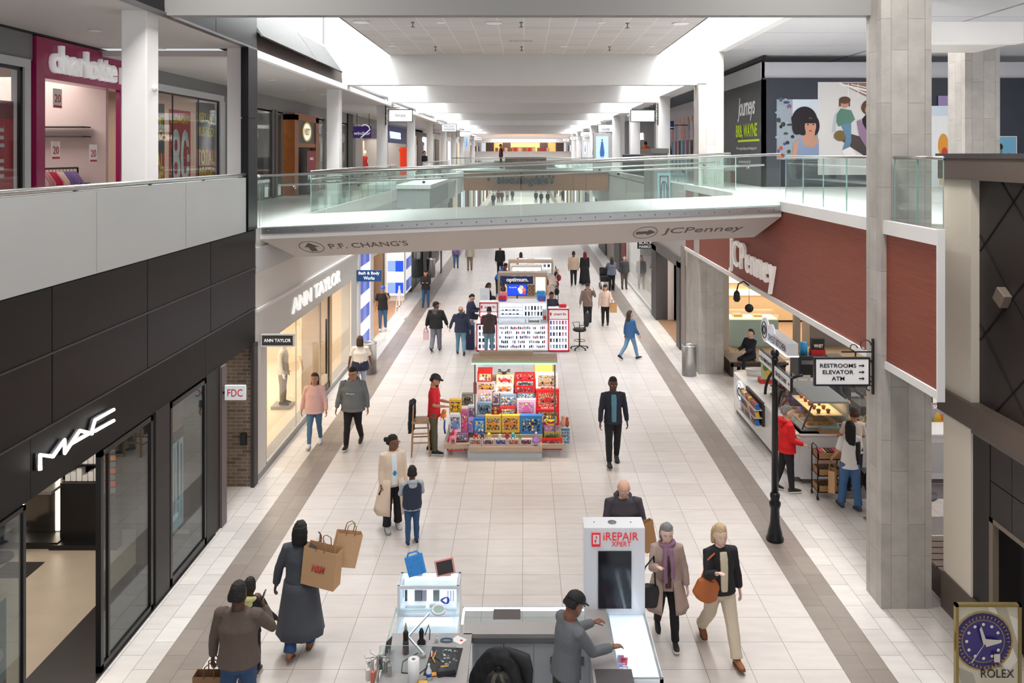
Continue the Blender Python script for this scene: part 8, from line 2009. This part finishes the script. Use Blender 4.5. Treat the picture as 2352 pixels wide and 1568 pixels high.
for i,(px,py,col)in enumerate(((852,1520,(206,200,196)),(872,1515,(90,80,78)),(888,1520,(180,176,172)),(858,1545,(200,110,90)),(895,1530,(160,156,150)),(845,1540,(220,216,210)))):
 p=tp(px,py,1.1);t=thing('hanging_pack','accessory box hanging on the rotating rack, %s'%('upper left','upper middle','upper right','lower left with a red front','right edge','left edge')[i],'accessory box',p)
 MB(Matrix.Translation(p)@Matrix.Rotation(.4*i,4,'Z')).mat(M(col,.4)).box(-.03,.03,-.02,.02,-.1,.02).build('pack',t);MB(Matrix.Translation(p)).mat(STEEL).tube([(0,0,.02),(0,0,.05),(.03,0,.06)],.003,5).build('hook',t)
p=tp(868,1535,1.05);t=thing('rotating_rack','chrome wire rotating rack at the left end of the repair counter','rack',(p.x,p.y,0))
MB().mat(STEEL).cyl((p.x,p.y,0),(p.x,p.y,1.2),.012).cyl((p.x,p.y,0),(p.x,p.y,.03),.16).build('pole',t)
for k in range(8):a=k*math.pi/4;MB().mat(STEEL).tube([(p.x,p.y,1.18),(p.x+.14*math.cos(a),p.y+.14*math.sin(a),1.16),(p.x+.15*math.cos(a),p.y+.15*math.sin(a),1.2)],.004,5).build('arm',t)
p=tp(890,1500);item('tablet','dark tablet leaning on the glass guard at the left','tablet',p.x,p.y,1.002,.12,.012,.17,(40,42,46),rz=1.2,rx=.15)
# chair with coat and backpack inside the kiosk
ch=office_chair(-.22,8.95,'black office chair inside the repair kiosk, draped with a black puffer coat',R(-28),.55,ring=False)
cx_,cy_=-.30,9.15
t=thing('puffer_coat','black puffer coat draped over the office chair back','coat',(cx_,cy_,.6))
MB(Matrix.Translation((cx_,cy_,0))@Matrix.Rotation(R(-20),4,'Z')).mat(M((24,24,26),.7,bump=.4,bscale=20)).rings([[Vector((wx*math.cos(a),off+wy*math.sin(a),z))for a in[q*math.pi/9 for q in range(18)]]for z,wx,wy,off in((.45,.36,.14,.02),(.62,.37,.14,.02),(.8,.34,.13,.02),(.98,.26,.11,.02),(1.12,.14,.08,.02),(1.17,.05,.04,.02))]).build('coat_body',t,remesh=.016,disp=.05,dscale=.12)
t=thing('backpack','black and camouflage backpack hanging on the draped office chair','backpack',(cx_,cy_-.18,.6))
CAMO=M((74,70,58),.8,var=.7,vscale=22)
MB(Matrix.Translation((cx_+.02,cy_-.17,0))@Matrix.Rotation(R(-12),4,'Z')).mat(M((34,34,34),.8)).rings([[Vector((wx*math.cos(a),wy*math.sin(a),z))for a in[q*math.pi/8 for q in range(16)]]for z,wx,wy in((.5,.15,.07),(.6,.18,.09),(.85,.17,.09),(.98,.12,.07),(1.02,.06,.04))]).build('pack_body',t,remesh=.014,disp=.02,dscale=.05)
for s in(-1,1):MB().mat(CAMO).tube([(cx_+.02+s*.03,cy_-.2,1.02),(cx_+.02+s*.07,cy_-.27,.92),(cx_+.02+s*.1,cy_-.28,.7),(cx_+.02+s*.09,cy_-.24,.52)],.028,8,flat=.4).build('shoulder_strap',t)
MB().mat(BLACK).tube([(cx_-.02,cy_-.16,1.02),(cx_+.02,cy_-.17,1.07),(cx_+.06,cy_-.16,1.02)],.01,6).build('grab_loop',t)
# cafe counter under the right gallery
def kc(x,y):return 1620+x/3.267,720+y/3.267
WCF=M((228,228,228),.35,coat=.2)
t=thing('cafe_counter','white L shaped cafe counter under the right gallery','counter',(6.2,18.5,0))
MB().mat(WCF).box(5.52,6.2,16.7,21.3,.1,1.0).build('long_counter',t,bevel=.02)
MB().mat(WCF).cyl((5.86,21.3,.1),(5.86,21.3,1.0),.34,seg=24).build('rounded_end',t)
MB().mat(WCF).box(5.66,9.6,16.6,17.3,.1,1.0).build('front_counter',t,bevel=.01)
MB().mat(M((110,104,100),.5)).box(5.58,6.15,16.75,21.3,0,.1).box(5.72,9.6,16.66,17.2,0,.1).build('toe_kick',t)
MB().mat(M((240,240,240),.25)).box(5.5,6.22,16.6,21.3,1.0,1.03).box(5.64,9.6,16.56,17.32,1.0,1.03).build('counter_top',t)
for x in(7.0,8.2):MB().mat(M((200,198,198),.4)).box(x,x+1.0,16.59,16.6,.25,.85).build('panel_moulding',t)
MB().mat(M((222,190,170),.5)).box(5.95,6.45,16.585,16.6,.35,.7).build('picture_panel',t)
t=thing('round_sign','round white logo sign at the rounded end of the cafe counter','sign',(5.5,21.0,.9))
p=P(1689,915,20.6);MB().mat(M((244,244,246),.4,emit=.5)).cyl((5.47,20.6,.72),(5.50,20.6,.72),.27,seg=28).build('disc',t)
MB().mat(M((60,60,64),.5)).tube([(5.465,20.6+.22*math.cos(a),.72+.22*math.sin(a))for a in[q*math.pi/12 for q in range(25)]],.008,5).tube([(5.465,20.6+.1*math.cos(a),.72+.1*math.sin(a))for a in[q*math.pi/12 for q in range(25)]],.02,5).build('logo_ring',t)
# kiosk header sign on poles
t=thing('cafe_header','lit white cafe name board with round discs above the counter','sign',(6,19.5,2.3))
HX=5.95
ya,yb=YX(1762,HX),YX(1808,HX);zz=PX(1785,790,HX).z
MB().mat(M((226,228,232),.4,emit=.05)).box(HX,HX+.25,yb,ya,zz-.1,zz+.18).build('board',t)
MB().mat(M((255,255,255),.4,emit=.8)).box(HX-.02,HX+.27,yb,ya,zz-.13,zz-.1).build('underlight',t)
text('lettering','SWEET KITCHEN',faceR((HX-.005,(ya+yb)/2,zz+.03)),1,M((70,70,74),.5),t,width=(ya-yb)*.85,height=.16)
yd=YX(1756,HX)
for y,r_ in((yd,.3),(yd-.5,.24)):MB().mat(M((240,240,244),.4,emit=.15)).cyl((HX+.05,y,zz+.12),(HX+.0,y,zz+.12),r_,seg=28).build('disc',t)
MB().mat(M((70,70,74),.5)).tube([(HX-.01,yd+.2*math.cos(a),zz+.12+.2*math.sin(a))for a in[q*math.pi/12 for q in range(25)]],.012,5).tube([(HX-.01,yd+.1*math.cos(a),zz+.12+.1*math.sin(a))for a in[q*math.pi/12 for q in range(25)]],.02,5).build('logo_ring',t)
for y in(yb+.1,ya-.1):MB().mat(STEELD).bar((HX+.12,y,1.03),(HX+.12,y,zz-.1),.04).build('pole',t)
# snack bin (open) at far end of long counter
t=thing('snack_bin','white open snack bin cut into the cafe counter side','display bin',(5.6,19.4,.5))
MB().mat(M((60,52,48),.5)).box(5.46,5.52,18.6,20.0,.5,1.04).build('bin_back',t)
for z in(.5,.68,.86):MB().mat(M((200,200,202),.4)).box(5.28,5.52,18.6,20.0,z,z+.015).build('tier',t)
random.seed(21)
pals={'red':(200,50,40),'blue':(50,110,180),'white':(230,226,220),'brown':(150,90,50),'yellow':(230,190,60)}
for k,z in enumerate((.515,.695,.875)):
 for i in range(10):
  c_=random.choice(list(pals.items()))
  o=MB(Matrix.Translation((5.38,18.68+i*.135,z))@Matrix.Rotation(-.25,4,'Y')).mat(M(c_[1],.35)).box(-.04,.04,-.05,.05,0,.13).build('snack_pack');tag(o,'%s snack pack on the %s tier of the cafe snack bin'%(c_[0],('lowest','middle','top')[k]),'snack','%s snack packs, %s tier'%(c_[0],('lowest','middle','top')[k]))
  # black curved case with bottles then glass pastry case
t=thing('bottle_case','black arched chilled case with small bottles at the far part of the cafe counter','chilled case',(6.1,18.9,1.03))
arc=[Vector((5.75+.55*(1-math.cos(a)),0,1.03+.72*math.sin(a)))for a in[q*math.pi/16 for q in range(9)]]
for y in(18.35,19.35):MB().mat(BLACK).tube([v+Vector((0,y,0))for v in arc],.035,8).build('arched_side',t)
for z in(1.05,1.25):MB().mat(M((50,46,44),.5)).box(5.85,6.3,18.4,19.3,z,z+.02).build('shelf',t)
for z,x in((1.07,5.9),(1.27,6.05)):
 for i in range(8):
  o=MB().mat(M(((190,40,40),(226,200,170),(120,60,40))[i%3],.3)).lathe([(.035,0),(.035,.1),(.014,.13),(.014,.16)],(x,18.47+i*.11,z),10).build('drink_bottle');tag(o,('red','cream','brown')[i%3]+' small drink bottle in the black arched case','bottle',('red','cream','brown')[i%3]+' bottles in the arched case')
t=thing('pastry_case','glass pastry display case on the cafe counter with croissants','display case',(6.3,17.6,1.03))
MB().mat(M((150,156,158),.4)).box(5.72,6.7,16.75,18.25,1.03,1.07).box(5.95,6.7,16.75,18.25,1.6,1.64).box(6.66,6.7,16.75,18.25,1.07,1.6).build('case_frame',t)
MB().mat(STEELD).bar((5.74,16.76,1.07),(5.96,16.76,1.6),.03).bar((5.74,18.24,1.07),(5.96,18.24,1.6),.03).build('corner_post',t)
b=MB().mat(CG).add([(5.73,16.78,1.07),(5.73,18.22,1.07),(5.95,18.22,1.6),(5.95,16.78,1.6)],[(0,1,2,3)]).add([(5.73,16.76,1.07),(6.66,16.76,1.07),(6.66,16.76,1.6),(5.95,16.76,1.6)],[(0,1,2,3)]);b.build('pane',t)
MB().mat(M((255,226,180),.4,emit=2)).box(6.0,6.6,16.9,18.1,1.58,1.595).build('case_light',t)
for z in(1.08,1.33):MB().mat(M((220,200,170),.5)).box(5.85 if z<1.2 else 6.0,6.6,16.8,18.2,z,z+.015).build('tray',t)
PAS=M((206,140,66),.6,var=.25,vscale=20);MUF=M((120,70,44),.7,var=.2,vscale=20)
def croissant(x,y,z,rz,label,group):
 m=Matrix.Translation((x,y,z))@Matrix.Rotation(rz,4,'Z');b=MB(m).mat(PAS)
 b.tube([(.065*math.cos(a),.05*math.sin(a)-.02,.025+.008*math.sin(a))for a in[R(d)for d in(-10,20,55,90,125,160,190)]],[.006,.018,.026,.031,.026,.018,.006],8)
 tag(b.build('croissant'),label,'pastry',group)
def muffin(x,y,z,label,group,m_=None):
 tag(MB().mat(m_ or MUF).lathe([(.03,0),(.04,.045),(.05,.05),(.045,.075),(.02,.09)],(x,y,z),10).build('muffin'),label,'muffin',group)
for i in range(5):
 for k in range(3):croissant(5.98+k*.2,16.95+i*.26,1.095,random.uniform(-.5,.5),'golden croissant on the lower tray of the pastry case','croissants on the lower tray');
 for k in range(2):muffin(6.15+k*.2,16.95+i*.26,1.345,'brown muffin on the upper tray of the pastry case','muffins on the upper tray')
for i,(x,y)in enumerate(((6.95,16.9),(7.3,17.05),(7.7,16.85),(8.1,17.0))):
 t=thing('cake_dome',('first','second','third','fourth')[i]+' glass domed cake stand on the cafe front counter, counted from the pastry case','cake stand',(x,y,1.03))
 MB().mat(STEEL).lathe([(.08,0),(.02,.02),(.02,.08),(.15,.09),(.15,.1)],(x,y,1.03),18).build('stand',t)
 MB().mat(glass((240,246,246),.95)).lathe([(.14,.1),(.14,.2),(.1,.26),(.02,.28)],(x,y,1.03),16).build('dome',t)
 for k in range(5):muffin(x+.08*math.cos(k*1.26),y+.08*math.sin(k*1.26),1.135,'pastry under one of the glass domes on the cafe front counter','pastries under glass domes',(PAS,MUF)[(i+k)%2])
t=thing('salad_box','clear box of green salad and pastries on the raised cafe shelf','food box',(7.6,17.5,1.35))
MB().mat(GLASSC).box(7.2,8.2,17.35,17.9,1.35,1.6).build('box',t);MB().mat(M((60,150,50),.7)).ball((7.9,17.5,1.42),(.15,.12,.07),10).build('salad',t);MB().mat(STEELD).box(7.2,8.2,17.35,17.9,1.33,1.35).box(7.2,7.24,17.35,17.9,1.0,1.33).box(8.16,8.2,17.35,17.9,1.0,1.33).build('shelf',t)
t=thing('payment_tablet','white payment tablet tilted on the cafe front counter','tablet',(6.75,16.75,1.03))
MB(Matrix.Translation((6.62,16.72,1.04))@Matrix.Rotation(R(-50),4,'X')).mat(WHITE).box(-.12,.12,-.01,.0,0,.18).mat(M((60,80,110),.2)).box(-.1,.1,-.013,-.01,.02,.16).build('tablet_body',t)
o=MB().mat(M((236,190,40),.6)).box(6.9,7.4,17.35,17.6,1.03,1.12).build('yellow_tray');tag(o,'long yellow tray behind the cafe front counter','tray')
# back equipment
t=thing('back_counter','white back counter of the cafe with dark fridges below','counter',(7.6,21,0))
MB().mat(WCF).box(6.9,10.5,20.6,21.4,.95,1.05).build('counter_top',t);MB().mat(M((48,50,54),.4)).box(6.95,10.4,20.65,21.3,.0,.95).build('fridge_body',t)
for x in(7.0,8.0,9.0):MB().mat(M((64,66,70),.3)).box(x,x+.9,20.62,20.65,.1,.9).mat(STEEL).box(x+.3,x+.6,20.6,20.62,.6,.7).build('fridge_door',t)
def mach(nm,label,cat,x,y,z,w_,d_,h_,col):
 t=thing(nm,label,cat,(x,y,z));MB().mat(M(col,.3)).box(x,x+w_,y,y+d_,z,z+h_).build('housing',t,bevel=.015)
 MB().mat(BLACK).box(x+w_*.1,x+w_*.9,y-.01,y,z+h_*.12,z+h_*.55).build('front_recess',t);MB().mat(STEEL).box(x+w_*.1,x+w_*.9,y-.02,y,z+h_*.62,z+h_*.8).build('control_strip',t);return t
mach('coffee_machine','large black and steel coffee machine on the cafe back counter','coffee machine',7.0,20.7,1.05,.7,.5,.55,(50,52,56))
mach('coffee_grinder','second black machine beside the coffee machine','coffee machine',7.8,20.75,1.05,.4,.45,.5,(40,40,44))
mach('blender_unit','dark grey drinks machine at the right of the cafe back counter','drinks machine',8.6,20.75,1.05,.6,.45,.4,(80,82,88))
o=MB().mat(M((50,150,206),.3)).lathe([(.09,0),(.09,.3),(.08,.31)],(7.2,20.9,1.6),16).build('powder_tub');tag(o,'blue tub standing on the coffee machine','tub')
t=thing('protein_bag','black pouch of whey powder with a red base on the coffee machine','pouch',(7.5,20.9,1.6))
MB().mat(BLACK).box(7.4,7.72,20.85,21.0,1.72,2.0).mat(M((190,30,36),.4)).box(7.38,7.74,20.83,21.02,1.6,1.72).build('pouch',t);text('lettering','WHEY',front((7.56,20.845,1.82)),1,M((240,220,190),.5),t,width=.24,height=.09,bold=.03)
o=MB().mat(glass((236,242,242),.93)).lathe([(.12,0),(.14,.05),(.14,.3),(.07,.38),(.08,.42)],(6.9,18.6,1.03),18).build('glass_jar');tag(o,'large clear lidded glass jar behind the pastry case','jar')
for i,(x,y)in enumerate(((6.6,18.45),(6.75,18.3))):
 o=MB().mat(WHITE).lathe([(.03,0),(.04,.12),(.045,.125),(.03,.15)],(x,y,1.64 if i>5 else 1.03),12).build('paper_cup');tag(o,('left','right')[i]+' white lidded paper cup behind the pastry case','cup')
t=poster('menu_card','upright menu card with a drink photo behind the pastry case',front((6.5,18.9,1.35)),.34,.5,M((206,200,190),.5),[('e',(.5,.4,.2,.25),M((150,90,50),.5)),('r',(.2,.75,.8,.85),WHITE),('r',(.35,.15,.65,.3),M((120,70,40),.5))])
t=poster('menu_card','yellow green picture card at the far end of the cafe counter',front((6.05,20.2,1.4)),.3,.5,M((190,190,140),.5),[('e',(.4,.6,.25,.2),M((90,120,60),.5)),('e',(.6,.3,.25,.15),M((220,180,60),.5))])
o=MB().mat(M((222,218,214),.5)).rings([[Vector((6.0+.28*math.cos(a)*k,21.0+.18*math.sin(a)*k,z))for a in[q*math.pi/10 for q in range(20)]]for z,k in((1.03,.8),(1.2,1),(1.18,.9),(1.08,.75))]).build('white_tub');tag(o,'oval white tub on the far end of the cafe counter','tub')
o=MB().mat(M((196,40,40),.5)).box(5.9,6.2,20.2,20.5,1.03,1.13).build('red_box');tag(o,'small red sauce box on the far end of the cafe counter','box')
# basket cart
cx_,cy_=5.98,16.0
t=thing('basket_cart','black wheeled cart with three wicker baskets in front of the cafe','cart',(cx_,cy_,0))
for sx in(-1,1):
 for sy_ in(-1,1):
  MB().mat(BLACK).bar((cx_+sx*.25,cy_+sy_*.16,.06),(cx_+sx*.25,cy_+sy_*.16,.98),.018).build('post',t)
  MB().mat(BLACK).cyl((cx_+sx*.25-.015,cy_+sy_*.16,.035),(cx_+sx*.25+.015,cy_+sy_*.16,.035),.035,seg=12).build('caster',t)
 MB().mat(BLACK).tube([(cx_+sx*.25,cy_-.16,.96),(cx_+sx*.25,cy_-.1,1.03),(cx_+sx*.25,cy_+.1,1.03),(cx_+sx*.25,cy_+.16,.96)],.01,6).build('handle',t)
WIC=M((170,128,86),.8,bump=1.0,bscale=70,var=.2,vscale=40)
for k,z in enumerate((.14,.46,.78)):
 b=MB().mat(WIC);
 for q in((-.24,.24,-.16,-.14),(-.24,.24,.14,.16),(-.24,-.22,-.16,.16),(.22,.24,-.16,.16)):b.box(cx_+q[0],cx_+q[1],cy_+q[2],cy_+q[3],z,z+.13)
 b.box(cx_-.24,cx_+.24,cy_-.16,cy_+.16,z,z+.02);b.build('basket',t)
 for i in range(6):
  c_=((90,60,44),(60,50,50),(226,70,130),(200,170,130))[(i+k)%4]if k==2 else(90,64,46)
  o=MB(Matrix.Translation((cx_-.17+i*.07,cy_,z+.02))@Matrix.Rotation(.2,4,'Y')).mat(M(c_,.5)).box(-.025,.025,-.1,.1,0,.12).build('snack_bar');tag(o,'snack bar pack in the %s basket of the cart'%('bottom','middle','top')[k],'snack','snack bars in the %s basket'%('bottom','middle','top')[k])
t=thing('tray_basket','low wicker basket with packets at the near end of the pastry case','basket',(6.4,16.66,1.03));MB().mat(WIC).box(6.05,6.5,16.58,16.74,1.03,1.12).mat(M((90,140,150),.5)).box(6.08,6.47,16.6,16.72,1.1,1.14).build('basket',t)
t=thing('cafe_table','small round table top seen low in the gap right of the column','table',(7.3,14.6,0));MB().mat(M((60,64,72),.3)).cyl((6.95,14.4,.72),(6.95,14.4,.75),.35,seg=24).build('top',t);MB().mat(BLACK).cyl((6.95,14.4,0),(6.95,14.4,.72),.03).cyl((6.95,14.4,0),(6.95,14.4,.02),.22).build('pedestal',t)
t=thing('stroller','dark stroller beside the long haired person at the cafe','stroller',(6.65,15.5,0))
for x,y in((6.5,15.2),(6.85,15.2),(6.5,15.8),(6.85,15.8)):MB().mat(BLACK).tube([(x,y+.12*math.cos(a),.13+.12*math.sin(a))for a in[q*math.pi/8 for q in range(17)]],.014,6).build('wheel',t)
MB().mat(BLACK).bar((6.5,15.2,.13),(6.5,15.8,.8),.025).bar((6.85,15.2,.13),(6.85,15.8,.8),.025).bar((6.5,15.8,.13),(6.5,15.2,1.0),.025).bar((6.85,15.8,.13),(6.85,15.2,1.0),.025).box(6.5,6.85,15.3,15.8,.4,.65).build('frame',t)
